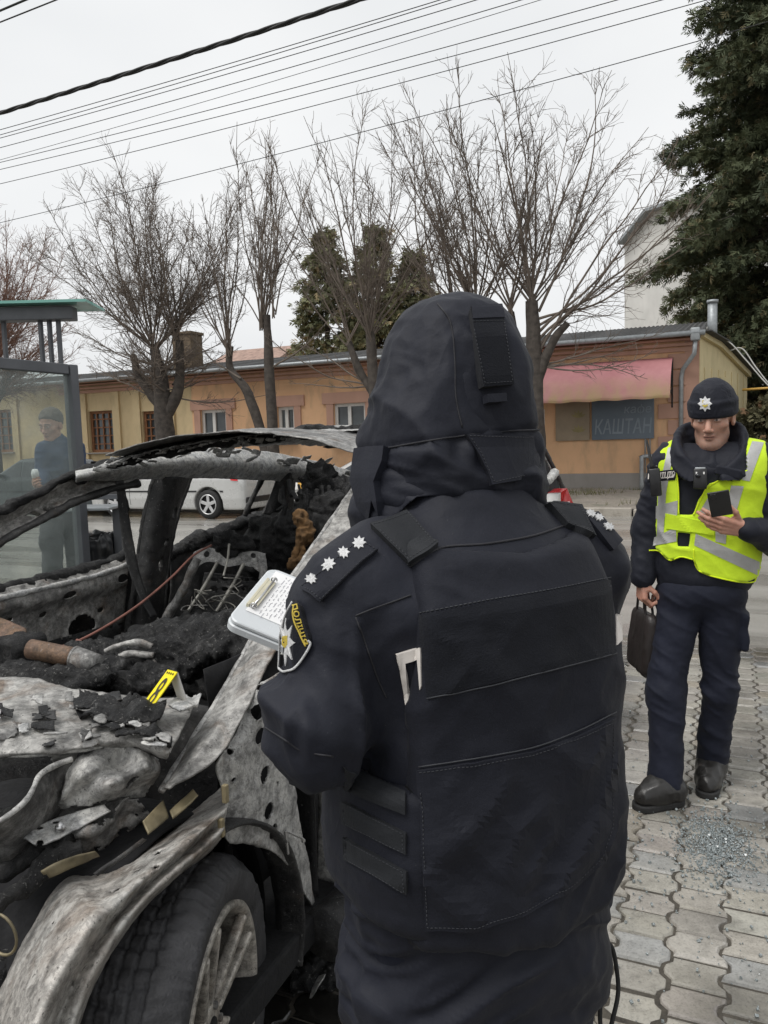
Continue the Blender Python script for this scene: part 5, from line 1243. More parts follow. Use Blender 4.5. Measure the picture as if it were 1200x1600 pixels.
def sheet(name, rows, mat, parent, cell=.011, amp=.004, sc_=9, rag=0.0, holes=(), th=.0035, seed=0, linear=False, label=None, fine=.0012, keep=None):
    """pressed-steel sheet through rows of 3-D points: crumpled, with real holes and torn rims"""
    G = np.array([[np.asarray(p, float) for p in r] for r in rows])
    Lu = np.linalg.norm(np.diff(G, axis=1), axis=2).sum(1).max(); Lv = np.linalg.norm(np.diff(G, axis=0), axis=2).sum(0).max()
    nu = int(np.clip(Lu / cell, 4, 160)) + 1; nv = int(np.clip(Lv / cell, 3, 160)) + 1
    f = (lambda P_, m: np.stack([np.interp(np.linspace(0, len(P_) - 1, m), np.arange(len(P_)), np.asarray(P_)[:, i]) for i in range(3)], 1)) if linear else cr1
    A = np.stack([f(r, nu) for r in G]); B = np.stack([f(A[:, j], nv) for j in range(nu)], 1)      # (nv,nu,3)
    du = np.gradient(B, axis=1); dv = np.gradient(B, axis=0); n = np.cross(du, dv); n /= np.linalg.norm(n, axis=2, keepdims=True) + 1e-12
    p = B.reshape(-1, 3); n = n.reshape(-1, 3)
    toward = ((CAM - p) * n).sum(1).mean(); n = n if toward > 0 else -n
    p = p + n * (amp * fbm(p * sc_, 3, seed)[:, None] + .7 * amp * ridge(p * sc_ * .8 + 5, 2, seed + 3)[:, None] * .5 + fine * fbm(p * 70, 2, seed + 5)[:, None])
    F = np.array(gridF(nu - 1, nv - 1)); ce = p[F].mean(1); ok = np.ones(len(F), bool)
    for h in holes:
        c, u_, v_, ru, rv = h          # centre and two axes in the sheet
        a = (p - c) @ u_ / ru; b = (p - c) @ v_ / rv; rr = np.hypot(a, b); w_ = np.linalg.norm((p - c), axis=1) < 3 * max(ru, rv)
        ca, cb = (ce - c) @ u_ / ru, (ce - c) @ v_ / rv; wc = np.linalg.norm(ce - c, axis=1) < 2.5 * max(ru, rv)
        ok &= ~((np.hypot(ca, cb) < .92) & wc)
        lim = 1 + cell / min(ru, rv) * .75; sn = w_ & (rr < lim) & (rr > max(.35, 1 - cell / min(ru, rv) * .75))
        k = (1 / rr[sn]); p[sn] += ((k - 1) * a[sn] * ru)[:, None] * u_ + ((k - 1) * b[sn] * rv)[:, None] * v_
    if rag > 0:
        I, J = np.meshgrid(np.arange(nv - 1), np.arange(nu - 1), indexing='ij'); e = np.minimum(np.minimum(I, nv - 2 - I), np.minimum(J, nu - 2 - J)).ravel() * cell
        ok &= e > rag * np.clip(fbm(ce * 38, 3, seed + 9) + .25, 0, 2) * .9
    if keep is not None: ok &= keep(ce)
    F = F[ok]; flip = (np.cross(p[F[0, 1]] - p[F[0, 0]], p[F[0, 2]] - p[F[0, 0]]) @ n[F[0, 0]]) < 0
    if flip: F = F[:, ::-1]
    e1 = F.ravel(); e2 = np.roll(F, -1, 1).ravel(); N = len(p); key = e1.astype(np.int64) * N + e2; rev = e2.astype(np.int64) * N + e1
    b = ~np.isin(rev, key); side_ = np.stack([e2[b], e1[b], e1[b] + N, e2[b] + N], 1)
    V = np.concatenate([p + n * th / 2, p - n * th / 2]); FF = np.concatenate([F, F[:, ::-1] + N, side_])
    us = np.unique(FF); mp_ = np.full(2 * N, -1); mp_[us] = np.arange(len(us))
    o = mk(name, V[us], mp_[FF], mat, parent, True)
    if label: o['label'] = label
    return o
def hole(px, py, t, rx, ry):
    c = PT(px, py, t); u_ = CA; v_ = v3(0, 0, 1); d = c[1]
    return (c, u_, v_, rx * d / 1200 / .55, ry * d / 1200)
def lump(name, f, c, h, res, mat, parent, amp=.02, sc_=14, seed=0, label=None):
    dz = lambda V: amp * (.7 * ridge(V * sc_, 4, seed, .55) + .5 * fbm(V * sc_ * .6, 4, seed + 5)) - amp * .3
    o = sdf_obj(name, f, np.asarray(c) - h, np.asarray(c) + h, res, mat, parent, dz)
    if label: o['label'] = label
    return o
def roughbar(name, pts, r, mat, parent, seed=0, n=10, rough=.35, m=14, flat=1.0):
    q = smooth_path(pts, m); V, F = tube_geo(q, r, n); V = np.asarray(V); ax = np.repeat(q, n, 0); d = V - ax
    d[:, 2] *= flat; V = ax + d * (1 + rough * fbm(V * 22, 4, seed))[:, None]; return mk(name, V, F, mat, parent, True)

def wheel_parts(parent, c, nrm, r=.335, rimr=.243, wd=.218, flat=True, detail=True):
    """tyre, rim (> spokes, hub cap, lug nuts) with the outer face along nrm"""
    nrm = np.asarray(nrm, float); nrm /= np.linalg.norm(nrm); fw = np.cross(v3(0, 0, 1), nrm); fw /= np.linalg.norm(fw); up = np.cross(nrm, fw); Rm = np.stack([fw, up, nrm], 1)
    N = 480 if detail else 96
    def lathe(prof, dsp=None):
        th = np.arange(N) * 2 * math.pi / N; V = np.array([[rr * math.cos(t), rr * math.sin(t), z] for rr, z in prof for t in th]); k = len(prof)
        if dsp is not None: V = dsp(V)
        F = np.array([(i * N + j, i * N + (j + 1) % N, (i + 1) * N + (j + 1) % N, (i + 1) * N + j) for i in range(k - 1) for j in range(N)]); return V @ Rm.T + c, F
    h = wd / 2
    pr = [(rimr - .005, -h + .02), (rimr + .02, -h + .002), (rimr + .06, -h - .004), (r - .025, -h + .006), (r - .004, -h + .03), (r, -h + .05)]
    zz = np.linspace(-h + .05, h - .05, 30)
    for i, z in enumerate(zz): pr.append((r - (.010 if i % 7 == 3 else 0.0), z))
    pr += [(r - .004, h - .03), (r - .025, h - .006), (rimr + .06, h + .004), (rimr + .02, h - .002), (rimr - .005, h - .02)]
    def ds(V):
        rr = np.hypot(V[:, 0], V[:, 1]); a = np.arctan2(V[:, 1], V[:, 0]); tread = rr > r - .03
        g = np.where(tread & (np.sin(a * 64 + np.abs(V[:, 2]) * 40) > .55), -.0042, 0.0) + .006 * fbm(V * 17, 4, 3) * (rr > rimr + .03) + .003 * ridge(np.stack([a * 14, rr * 9, V[:, 2] * 30], 1), 2, 5) * (rr > rimr + .02)
        q = V * (1 + g / rr)[:, None] * np.array([1, 1, 0]) + V * np.array([0, 0, 1.]); 
        return q
    V, F = lathe(pr, ds); 
    if flat: V[:, 2] = np.maximum(V[:, 2], .004 + 0 * V[:, 2])
    mk('tyre', V, F, MT['tyre'], parent)
    rp = [(rimr + .004, h - .015), (rimr + .004, h - .004), (rimr - .008, h - .002), (rimr - .016, h - .012), (rimr - .022, h - .05), (rimr - .03, -h + .03), (rimr, -h + .01)]
    V, F = lathe(rp); rim = mk('rim', V, F, MT['rim'], parent)
    if not detail: 
        return rim
    V, F = lathe([(.001, -.02), (rimr - .03, -.02)]); mk('brake_disc', V, F, MT['pitch'], rim)
    for k in range(5):
        mb = MB()
        for s in (-1, 1):
            a0 = k * 2 * math.pi / 5 + .5; a1 = a0 + s * .17; A_ = v3(.055 * math.cos(a0 + s * .35), .055 * math.sin(a0 + s * .35), h - .045); B_ = v3((rimr - .014) * math.cos(a1), (rimr - .014) * math.sin(a1), h - .014)
            A_, B_ = Rm @ A_ + c, Rm @ B_ + c; mb.bar(A_, B_, .021, .026, up=nrm, bev=.006)
        a0 = k * 2 * math.pi / 5 + .5; mb.bar(Rm @ v3(.02 * math.cos(a0), .02 * math.sin(a0), h - .05) + c, Rm @ v3(.12 * math.cos(a0), .12 * math.sin(a0), h - .044) + c, .05, .024, up=nrm, bev=.008)
        mb.build('spoke', MT['rim'], rim, True)
    mb = MB(); mb.tube([c + nrm * (h - .07), c + nrm * (h - .036), c + nrm * (h - .033)], [.060, .058, .05], 24); mb.build('hub', MT['rim'], rim, True)
    mb = MB(); mb.tube([c + nrm * (h - .04), c + nrm * (h - .030)], [.03, .026], 20); mb.build('hub_cap', MT['pitch'], rim, True)
    for k in range(5):
        a0 = k * 2 * math.pi / 5 + .5 + math.pi / 5; q = Rm @ v3(.047 * math.cos(a0), .047 * math.sin(a0), h - .035) + c; mb = MB(); mb.tube([q - nrm * .012, q + nrm * .008], .0085, 6); mb.build('lug_nut', MT['sooty'], rim)
    return rim

def build_wreck():
    T = thing('burnt_car', CC(1.9, .93, 0), 'burnt out car wreck without glass or bonnet, its front wheel turned', 'car')
    B = lambda px, py, t: PT(px, py, t)
    # --- black shell inside: floor, firewall, tunnel
    mb = MB(); mb.box(CC(1.9, .95, .25), (2.5, .86, .04), CR, .01); mb.build('floor_pan', MT['pitch'], T)
    sheet('firewall', [[CC(.30, .25, .30), CC(.32, .95, .30), CC(.30, 1.7, .30)], [CC(.32, .25, .6), CC(.26, .95, .6), CC(.32, 1.7, .6)], [CC(.30, .25, .90), CC(.30, .95, .91), CC(.30, 1.7, .90)]], MT['black'], T, .03, .01, 5)
    # --- near windscreen pillar: long folded blade running down to a point over the wheel
    Lp = [(252, 1236, .20), (300, 1157, .22), (345, 1087, .24), (388, 1008, .27), (440, 925, .30), (497, 842, .32), (556, 758, .34), (590, 715, .36)]
    Mp = [(256, 1236, .16), (322, 1158, .14), (368, 1098, .15), (408, 1020, .18), (462, 935, .22), (520, 852, .25), (572, 770, .28), (606, 722, .30)]
    Rp = [(262, 1236, .14), (340, 1188, .10), (384, 1118, .10), (430, 1024, .13), (484, 942, .17), (540, 860, .20), (590, 782, .23), (622, 730, .26)]
    sheet('windscreen_pillar', [[B(*q) for q in Lp], [(B(*a) * .55 + B(*b) * .45) for a, b in zip(Lp, Mp)], [B(*q) for q in Mp], [(B(*a) * .5 + B(*b) * .5) for a, b in zip(Mp, Rp)], [B(*q) for q in Rp]], MT['bare'], T, .008, .003, 10, .006, [hole(*h) for h in ((383, 1032, .27, 2.5, 3), (303, 1180, .2, 2.5, 3), (470, 900, .3, 2, 2.5), (434, 968, .27, 2, 2.5))], .005, 3)
    roughbar('pillar_edge', [B(a, b, c) for a, b, c in Lp], .0075, MT['bare2'], T, 4, 8, .25)
    sheet('pillar_flange', [[B(q[0] + 4, q[1], q[2] - .03) for q in Rp[3:]], [B(q[0] + 26, q[1] + 6, q[2] - .05) for q in Rp[3:]]], MT['ashy'], T, .01, .004, 9, .008, (), .004, 5)
    roughbar('pillar_core', [B(a + 24, b + 4, c + .05) for a, b, c in Mp[1:]], .035, MT['pitch'], T, 6, 10, .2)
    # --- hinge pillar with its row of round holes
    t_ = .10
    rows = [[(402, 1066), (418, 1058), (446, 1040)], [(368, 1145), (402, 1135), (448, 1112)], [(338, 1192), (388, 1185), (452, 1180)], [(344, 1232), (396, 1240), (462, 1245)], [(350, 1270), (402, 1278), (472, 1300)], [(352, 1312), (412, 1314), (484, 1352)], [(380, 1312), (446, 1345), (494, 1430)]]
    off = [.02, .0, .02]
    H = [hole(*h) for h in ((405, 1112, t_, 9, 13), (407, 1150, t_, 9, 13), (415, 1211, t_, 9, 14), (421, 1267, t_, 8.5, 13), (427, 1299, t_, 8, 12), (367, 1152, t_, 3, 4), (367, 1176, t_, 3.5, 4.5), (369, 1219, t_, 3, 4), (390, 1085, t_, 3, 4), (352, 1240, t_, 2.5, 3.5), (440, 1225, t_, 3, 4), (385, 1283, t_, 2.5, 4), (411, 1075, t_, 3.5, 4.5))]
    sheet('hinge_pillar', [[B(x, y, t_ + o) for (x, y), o in zip(r, off)] for r in rows], MT['bare2'], T, .0062, .0035, 11, .004, H, .005, 11)
    sheet('pillar_backing', [[CC(.32, .26, .35), CC(.62, .24, .35)], [CC(.30, .27, .7), CC(.62, .24, .7)], [CC(.28, .28, 1.0), CC(.62, .25, 1.0)]], MT['pitch'], T, .04, .004, 6)
    sheet('pillar_return', [[CC(.52, .11, .3), CC(.54, .26, .3)], [CC(.53, .11, .65), CC(.56, .26, .65)], [CC(.55, .12, .98), CC(.58, .26, .98)]], MT['black'], T, .02, .006, 8)
    for (x, y) in ((352, 1240), (346, 1293)):
        mb = MB(); c = B(x, y, .075); mb.box(c, (.006, .006, .020), CR, .002); mb.build('clip', MT['brass'], T)
    mb = MB(); a = B(446, 1298, .08); mb.tube([a, B(472, 1310, .07), B(474, 1314, .07)], [.003, .003, .006], 6); mb.tube([a, B(450, 1334, .08)], .004, 6); mb.build('hinge_stub', MT['bright'], T)
    # --- wing: rail over the wheel arch, bleached by the fire
    U = [(354, 1226, .24), (300, 1270, .24), (250, 1310, .25), (190, 1348, .26), (140, 1366, .28), (96, 1380, .30), (52, 1446, .30), (12, 1524, .30), (-18, 1600, .30), (-45, 1690, .30)]
    U2 = [(356, 1250, .14), (308, 1286, .14), (256, 1326, .14), (198, 1368, .15), (156, 1396, .16), (122, 1408, .17), (80, 1468, .17), (42, 1540, .17), (16, 1612, .17), (-8, 1700, .17)]
    M2 = [(354, 1264, .08), (312, 1300, .08), (262, 1342, .08), (210, 1384, .08), (176, 1416, .08), (146, 1440, .08), (106, 1498, .08), (72, 1562, .08), (48, 1626, .08), (30, 1700, .08)]
    M3 = [(352, 1276, .10), (316, 1310, .10), (270, 1350, .10), (224, 1390, .10), (192, 1424, .10), (164, 1456, .10), (126, 1512, .10), (98, 1570, .10), (76, 1630, .10), (60, 1705, .10)]
    Lw = [(350, 1296, .07), (322, 1324, .07), (287, 1352, .07), (247, 1386, .07), (217, 1416, .07), (187, 1454, .07), (152, 1512, .07), (127, 1568, .07), (110, 1626, .07), (96, 1705, .07)]
    Lr = [(352, 1302, .16), (326, 1330, .16), (292, 1358, .16), (252, 1392, .16), (222, 1422, .16), (192, 1460, .16), (157, 1518, .16), (132, 1574, .16), (115, 1632, .16), (101, 1711, .16)]
    Hh = [hole(*h) for h in ((243, 1332, .14, 5, 6), (214, 1361, .13, 3, 4), (238, 1354, .09, 3, 4), (180, 1392, .12, 4, 5), (170, 1455, .1, 4, 4), (83, 1442, .2, 2, 2.5), (133, 1478, .1, 2.5, 6))]
    sheet('front_wing', [[B(*q) for q in r] for r in (U, U2, M2, M3, Lw, Lr)], MT['fenderm'], T, .0075, .0022, 8, .0, Hh, .004, 21)
    # --- wheel arch liner and rear lip of the arch
    th = np.linspace(R_(200), R_(-25), 16); hub = CC(0, .1, .345)
    rows = [[hub + CA * (-math.cos(a)) * -.44 * -1 * -1 + v3(0, 0, .44 * math.sin(a)) + CW * t for a in th] for t in (.06, .3, .66)]
    rows = [[hub + CA * (.385 * math.cos(a)) + v3(0, 0, .385 * math.sin(a)) + CW * t for a in th] for t in (.10, .3, .66)]
    sheet('arch_liner', rows, MT['pitch'], T, .022, .006, 7, .0, (), .004, 23)
    sheet('arch_liner', [[hub + CW * .60 + CA * (.385 * rr * math.cos(a)) + v3(0, 0, .385 * rr * math.sin(a)) for a in th] for rr in (.02, .5, 1.0)], MT['pitch'], T, .03, .006, 7)
    th2 = np.linspace(R_(88), R_(-22), 12)
    sheet('arch_lip', [[CC(0, .04, .345) + CA * (rr * math.cos(a)) + v3(0, 0, rr * math.sin(a)) + CW * dt for a in th2] for rr, dt in ((.372, .14), (.378, .05), (.390, .05), (.396, .12))], MT['black'], T, .012, .004, 9, .004, (), .004, 25)
    st = R_(6); wn = v3(math.cos(st), -math.sin(st), 0)
    wheel_parts(T, CC(-.05, .15, .332), wn)
    # other wheels
    wheel_parts(T, CC(2.86, .12, .338), -CW, detail=False); wheel_parts(T, CC(0, 1.74, .338), CW, detail=False); wheel_parts(T, CC(2.86, 1.74, .338), CW, detail=False)
    # --- torn front structure above the wheel
    Z = lambda px, py, z: PZ(px, py, z)
    sheet('torn_wing_skin', [[Z(101, 1196, .90), Z(140, 1172, .92), Z(186, 1158, .93), Z(226, 1172, .91), Z(250, 1186, .88)], [Z(100, 1226, .865), Z(140, 1205, .90), Z(190, 1192, .885), Z(226, 1198, .90), Z(252, 1204, .86)], [Z(92, 1246, .85), Z(130, 1232, .855), Z(176, 1224, .88), Z(212, 1222, .85), Z(242, 1222, .83)], [Z(84, 1266, .80), Z(124, 1262, .82), Z(166, 1254, .81), Z(198, 1250, .80), Z(226, 1246, .79)]], MT['bare2'], T, .006, .0032, 11, .012, [(Z(209, 1222, .86), CA, v3(0, 0, 1), .012, .016)], .004, 31)
    sheet('inner_wing', [[Z(-30, 1296, .88), Z(10, 1276, .89), Z(44, 1246, .90), Z(62, 1212, .91), Z(86, 1196, .91), Z(112, 1188, .91)], [Z(-24, 1330, .80), Z(20, 1306, .82), Z(60, 1272, .84), Z(80, 1242, .86), Z(98, 1222, .87), Z(118, 1208, .88)], [Z(-20, 1380, .72), Z(30, 1344, .74), Z(74, 1300, .76), Z(96, 1270, .79), Z(110, 1248, .81), Z(128, 1230, .84)]], MT['sooty'], T, .008, .003, 10, .0, (), .004, 33)
    roughbar('wing_rim', [Z(-30, 1296, .885), Z(10, 1276, .895), Z(44, 1246, .905), Z(62, 1212, .915), Z(86, 1196, .915), Z(112, 1186, .915)], .006, MT['bare2'], T, 2, 8, .25)
    sheet('bracket_plate', [[Z(33, 1311, .80), Z(52, 1292, .805), Z(104, 1272, .81), Z(168, 1256, .82)], [Z(44, 1316, .795), Z(64, 1304, .80), Z(118, 1284, .805), Z(172, 1262, .815)], [Z(57, 1322, .785), Z(74, 1322, .79), Z(128, 1294, .80), Z(178, 1266, .81)]], MT['ashy'], T, .005, .0015, 9, .003, [(Z(*q, .80), CA, CW, .006, .008) for q in ((62, 1297), (88, 1290), (62, 1312), (106, 1276))], .004, 35)
    mb = MB(); mb.tube([Z(94, 1293, .80), Z(94, 1293, .812)], .010, 12); mb.build('bolt', MT['bright'], T, True)
    sheet('crumpled_panel', [[Z(98, 1306, .79), Z(136, 1286, .80), Z(176, 1264, .81), Z(214, 1240, .82)], [Z(96, 1322, .76), Z(140, 1306, .78), Z(186, 1280, .77), Z(228, 1256, .79)], [Z(104, 1330, .73), Z(152, 1328, .72), Z(200, 1300, .72), Z(244, 1268, .74)]], MT['sooty'], T, .006, .012, 16, .03, (), .004, 37)
    sheet('tinted_plate', [[Z(262, 1268, .80), Z(282, 1248, .81), Z(302, 1230, .82)], [Z(268, 1284, .79), Z(290, 1266, .80), Z(314, 1242, .81)]], MT['brass'], T, .005, .002, 9, .004, (), .004, 38)
    sheet('tinted_plate', [[Z(219, 1284, .80), Z(236, 1266, .805), Z(256, 1246, .81)], [Z(230, 1309, .775), Z(248, 1295, .78), Z(266, 1280, .785)]], MT['brass'], T, .005, .002, 9, .004, (), .004, 39)
    sheet('olive_bracket', [[Z(57, 1362, .79), Z(84, 1344, .80), Z(116, 1332, .80), Z(150, 1322, .80)], [Z(70, 1376, .765), Z(100, 1366, .77), Z(128, 1352, .77), Z(162, 1336, .77)]], MT['brass'], T, .006, .006, 12, .008, (), .004, 41)
    sheet('black_channel', [[Z(134, 1366, .79), Z(176, 1336, .80), (Z(220, 1304, .80))], [Z(152, 1374, .77), Z(196, 1346, .78), (Z(240, 1312, .785))]], MT['black'], T, .008, .003, 10, .003, (), .006, 43)
    roughbar('wiring_loom', [Z(-20, 1420, .74), Z(30, 1390, .75), Z(80, 1350, .76), Z(130, 1330, .77)], .02, MT['char'], T, 5, 10, .6)
    roughbar('wiring_loom', [Z(-30, 1370, .76), Z(20, 1356, .76), Z(70, 1322, .77), Z(110, 1316, .78)], .016, MT['char2'], T, 7, 10, .6)
    for k, (x, y, z_, ru_, rv_) in enumerate(((10, 1405, .50, .10, .05), (88, 1362, .50, .08, .04), (-40, 1480, .50, .12, .06), (186, 1318, .46, .08, .03), (30, 1345, .56, .08, .03), (22, 1500, .38, .07, .04), (-12, 1570, .40, .08, .05), (66, 1440, .40, .06, .03))):
        cz = B(x, y, z_); lump('burnt_clutter', lambda p, cz=cz, ru_=ru_, rv_=rv_: ell((p - cz) @ CR, v3(0, 0, 0), v3(ru_, .10, rv_)), cz, v3(.2, .2, .12), .007, MT['char'], T, .03, 20, 80 + k)
    # engine bay: dark mass, strut tower
    ec = CC(-.30, .85, .55)
    lump('engine_block', lambda p: smin(rbox((p - ec) @ CR, (0, 0, 0), (.26, .36, .20), .06), rbox((p - ec) @ CR, (-.05, .1, .2), (.16, .2, .08), .04), .05), ec, v3(.62, .62, .42), .016, MT['char2'], T, .03, 9, 3)
    tc_ = CC(-.02, .42, .76); lump('strut_tower', lambda p: rc(p, tc_ - v3(0, 0, .3), tc_, .15, .10), tc_, v3(.3, .3, .42), .010, MT['bare'], T, .006, 9, 5)
    sheet('cowl_lip', [[Z(66, 1172, .93), Z(100, 1172, .925), Z(140, 1172, .92)], [Z(84, 1196, .86), Z(104, 1190, .87), Z(122, 1180, .89)], [Z(98, 1240, .78), Z(108, 1220, .80), Z(118, 1200, .83)]], MT['bare2'], T, .006, .005, 12, .008, (), .004, 45)
    sheet('front_crossmember', [[CC(-.78, .15, .35), CC(-.80, .9, .35), CC(-.78, 1.7, .35)], [CC(-.80, .15, .6), CC(-.84, .9, .6), CC(-.80, 1.7, .6)], [CC(-.76, .15, .72), CC(-.80, .9, .74), CC(-.76, 1.7, .72)]], MT['sooty'], T, .03, .015, 6)
    sheet('far_wing', [[CC(-.7, 1.72, .80), CC(-.1, 1.80, .92), CC(.4, 1.78, .97)], [CC(-.7, 1.80, .62), CC(-.1, 1.86, .74), CC(.45, 1.84, .70)], [CC(-.72, 1.80, .4), CC(-.42, 1.86, .5), CC(.48, 1.84, .35)]], MT['sooty'], T, .03, .01, 6)
    a = P(1, 1460, 1.02); mb = MB(); mb.tube(np.array([a + (CW * math.cos(q) + v3(0, 0, 1) * math.sin(q)) * .030 for q in np.linspace(0, 6.1, 22)]), .0022, 6); mb.build('lamp_ring', MT['brass'], T, True)
    # --- scuttle plate below the windscreen, ash and char on it
    rows = [[Z(-60, 1058, .96), Z(40, 1058, .965), Z(110, 1076, .96), Z(190, 1086, .955), Z(250, 1092, .95), Z(312, 1092, .95)], [Z(-60, 1090, .955), Z(40, 1092, .96), Z(120, 1102, .955), Z(190, 1112, .955), Z(250, 1118, .945), Z(296, 1122, .94)], [Z(-60, 1130, .95), Z(40, 1134, .955), Z(120, 1134, .95), Z(190, 1136, .95), Z(240, 1140, .94), Z(282, 1150, .935)], [Z(-60, 1172, .94), Z(40, 1174, .945), Z(110, 1168, .94), Z(166, 1160, .94), Z(214, 1160, .93), Z(268, 1176, .925)], [Z(-60, 1178, .92), Z(40, 1180, .92), Z(110, 1174, .915), Z(166, 1166, .915), Z(214, 1166, .90), Z(266, 1184, .90)]]
    sheet('scuttle_panel', rows, MT['bare'], T, .0075, .0055, 12, .004, (), .005, 51)
    roughbar('scuttle_edge', [Z(-60, 1176, .93), Z(40, 1178, .935), Z(110, 1172, .93), Z(160, 1164, .93)], .007, MT['ashy'], T, 3, 8, .2)
    sheet('char_crust', [[Z(120, 1080, .975), Z(170, 1084, .985), Z(220, 1088, .985), Z(262, 1096, .975)], [Z(112, 1100, .972), Z(168, 1106, .98), Z(216, 1112, .985), Z(258, 1118, .97)], [Z(120, 1120, .965), Z(170, 1126, .972), Z(210, 1132, .97), Z(244, 1136, .96)]], MT['char'], T, .006, .016, 24, .03, (), .006, 53)
    sheet('char_crust', [[Z(182, 1140, .955), Z(216, 1136, .96), Z(252, 1142, .955), Z(272, 1148, .95)], [Z(176, 1156, .948), Z(214, 1158, .952), Z(250, 1166, .945), Z(270, 1172, .94)]], MT['char'], T, .006, .014, 24, .02, (), .006, 54)
    sheet('ash_flake', [[Z(282, 1086, .985), Z(300, 1080, .99), Z(318, 1078, .985)], [Z(262, 1106, .975), Z(284, 1112, .985), Z(312, 1100, .98)]], MT['ashy'], T, .006, .012, 20, .012, (), .006, 55)
    rk = random.Random(23)
    for k in range(34):
        x = rk.uniform(-20, 262); y = rk.uniform(1085, 1165) if x < 200 else rk.uniform(1125, 1165); zz = .975 - (y - 1080) * .0003
        wx, wy = rk.uniform(8, 26), rk.uniform(4, 10); a0 = rk.uniform(-.35, .35); zz += .004
        A_ = [[Z(x + wx * i * math.cos(a0) - wy * q * math.sin(a0), y + wx * i * math.sin(a0) + wy * q * math.cos(a0), zz + rk.uniform(-.004, .008)) for i in (-1, 0, 1)] for q in (-1, 1)]
        sheet('ash_flake', A_, MT[('ashy', 'sooty', 'char', 'bare2', 'black', 'sooty')[k % 6]], T, .006, .005, 20, .012, (), .003, 300 + k)
    # --- charred dashboard heaps, steering pipe
    d1 = P(285, 1015, 2.35)
    def heap(p):
        q = (p - d1) @ CR
        d = ell(q, v3(0, 0, 0), v3(.12, .24, .07)); d = smin(d, ell(q, v3(.06, -.12, .03), v3(.10, .15, .06)), .04); d = smin(d, ell(q, v3(-.12, .10, -.05), v3(.14, .20, .05)), .04)
        d = smin(d, ell(q, v3(.02, -.26, -.01), v3(.08, .10, .05)), .03); d = smin(d, ell(q, v3(-.02, .32, -.06), v3(.12, .14, .05)), .04)
        return smax(d, -ell(q, v3(-.14, -.20, -.05), v3(.11, .09, .09)), .02)
    lump('dashboard', heap, d1, v3(.6, .6, .22), .008, MT['char'], T, .026, 17, 3, 'charred heap of the melted dashboard')
    d2 = P(66, 1062, 2.14); lump('dashboard', lambda p: smin(ell((p - d2) @ CR, v3(0, 0, 0), v3(.09, .20, .03)), ell((p - d2) @ CR, v3(.08, -.1, .01), v3(.08, .10, .03)), .04), d2, v3(.4, .4, .16), .009, MT['char'], T, .022, 19, 9)
    d3 = P(14, 1016, 2.35); lump('dashboard', lambda p: rbox((p - d3) @ CR, (0, 0.02, 0), (.06, .12, .05), .02), d3, v3(.3, .3, .16), .009, MT['char2'], T, .010, 12, 12)
    sheet('panel_scrap', [[P(-30, 955, 2.4), P(10, 966, 2.4), P(44, 984, 2.38)], [P(-30, 1006, 2.3), P(0, 1000, 2.32), P(46, 987, 2.36)]], MT['pipe'], T, .008, .004, 9, .006, (), .004, 57)
    mb = MB(); a, b = P(48, 1014, 2.20), P(118, 1028, 2.16); mb.tube(np.array([a + (b - a) * f for f in np.linspace(0, 1, 8)]), .029, 18); mb.build('steering_pipe', MT['pipe'], T, True)
    mb = MB(); c = P(150, 1040, 2.13); mb.tube(np.array([b - (b - a) * .0 , b + (c - b) * .5, c]), .033, 18); mb.tube([b - (b - a) * .02, b + (b - a) * .03], .034, 18); mb.build('column_sleeve', MT['sooty'], T, True)
    for i, pts in enumerate((((164, 1018), (188, 1008), (214, 1004), (238, 1010)), ((184, 1028), (200, 1044), (222, 1050), (244, 1034)), ((186, 1026), (210, 1022), (240, 1024)))):
        roughbar('melted_strut', [P(x, y, 2.22) for x, y in pts], .010, MT['bare'], T, 60 + i, 8, .4)
    # --- far side: pillars, rails, doors seen from inside
    tF = 1.66
    up_ = [(-60, 826), (0, 800), (60, 772), (112, 746), (160, 730), (215, 722)]; lo_ = [(-60, 888), (0, 845), (60, 812), (112, 784), (160, 766), (215, 752)]
    tt = [1.68, 1.66, 1.62, 1.57, 1.53, 1.50]
    sheet('far_windscreen_pillar', [[B(x, y, t) for (x, y), t in zip(up_, tt)], [B((a[0] + b[0]) / 2, (a[1] + b[1]) / 2, t + .03) for a, b, t in zip(up_, lo_, tt)], [B(x, y, t) for (x, y), t in zip(lo_, tt)]], MT['bare'], T, .008, .004, 10, .0, [hole(76, 800, 1.62, 4, 5), hole(58, 806, 1.62, 5, 5)], .03, 61)
    roughbar('pillar_trim', [B(x, y - 3, t - .02) for (x, y), t in zip(up_, tt)], .028, MT['char2'], T, 62, 10, .5, 14, .6); roughbar('pillar_trim', [B(x, y + 3, t - .02) for (x, y), t in zip(lo_, tt)], .022, MT['black'], T, 63, 10, .3, 14, .7)
    ru = [(118, 738), (200, 712), (260, 704), (320, 700), (400, 704), (470, 716), (530, 730), (580, 748)]; rl = [(118, 752), (200, 750), (260, 748), (320, 747), (400, 750), (470, 754), (530, 762), (580, 774)]
    sheet('far_roof_rail', [[B(x, y, 1.50) for x, y in ru], [B(x, y * .5 + z * .5 , 1.44) for (x, y), (_, z) in zip(ru, rl)], [B(x, y, 1.50) for x, y in rl]], MT['ashy'], T, .010, .004, 9, .0, (), .004, 64, label='pale scorched roof rail of the far side')
    roughbar('rail_core', [B(x, (y + z) / 2 + 2, 1.60) for (x, y), (_, z) in zip(ru, rl)], .03, MT['pitch'], T, 65, 10, .3, 10, .8)
    r = random.Random(9)
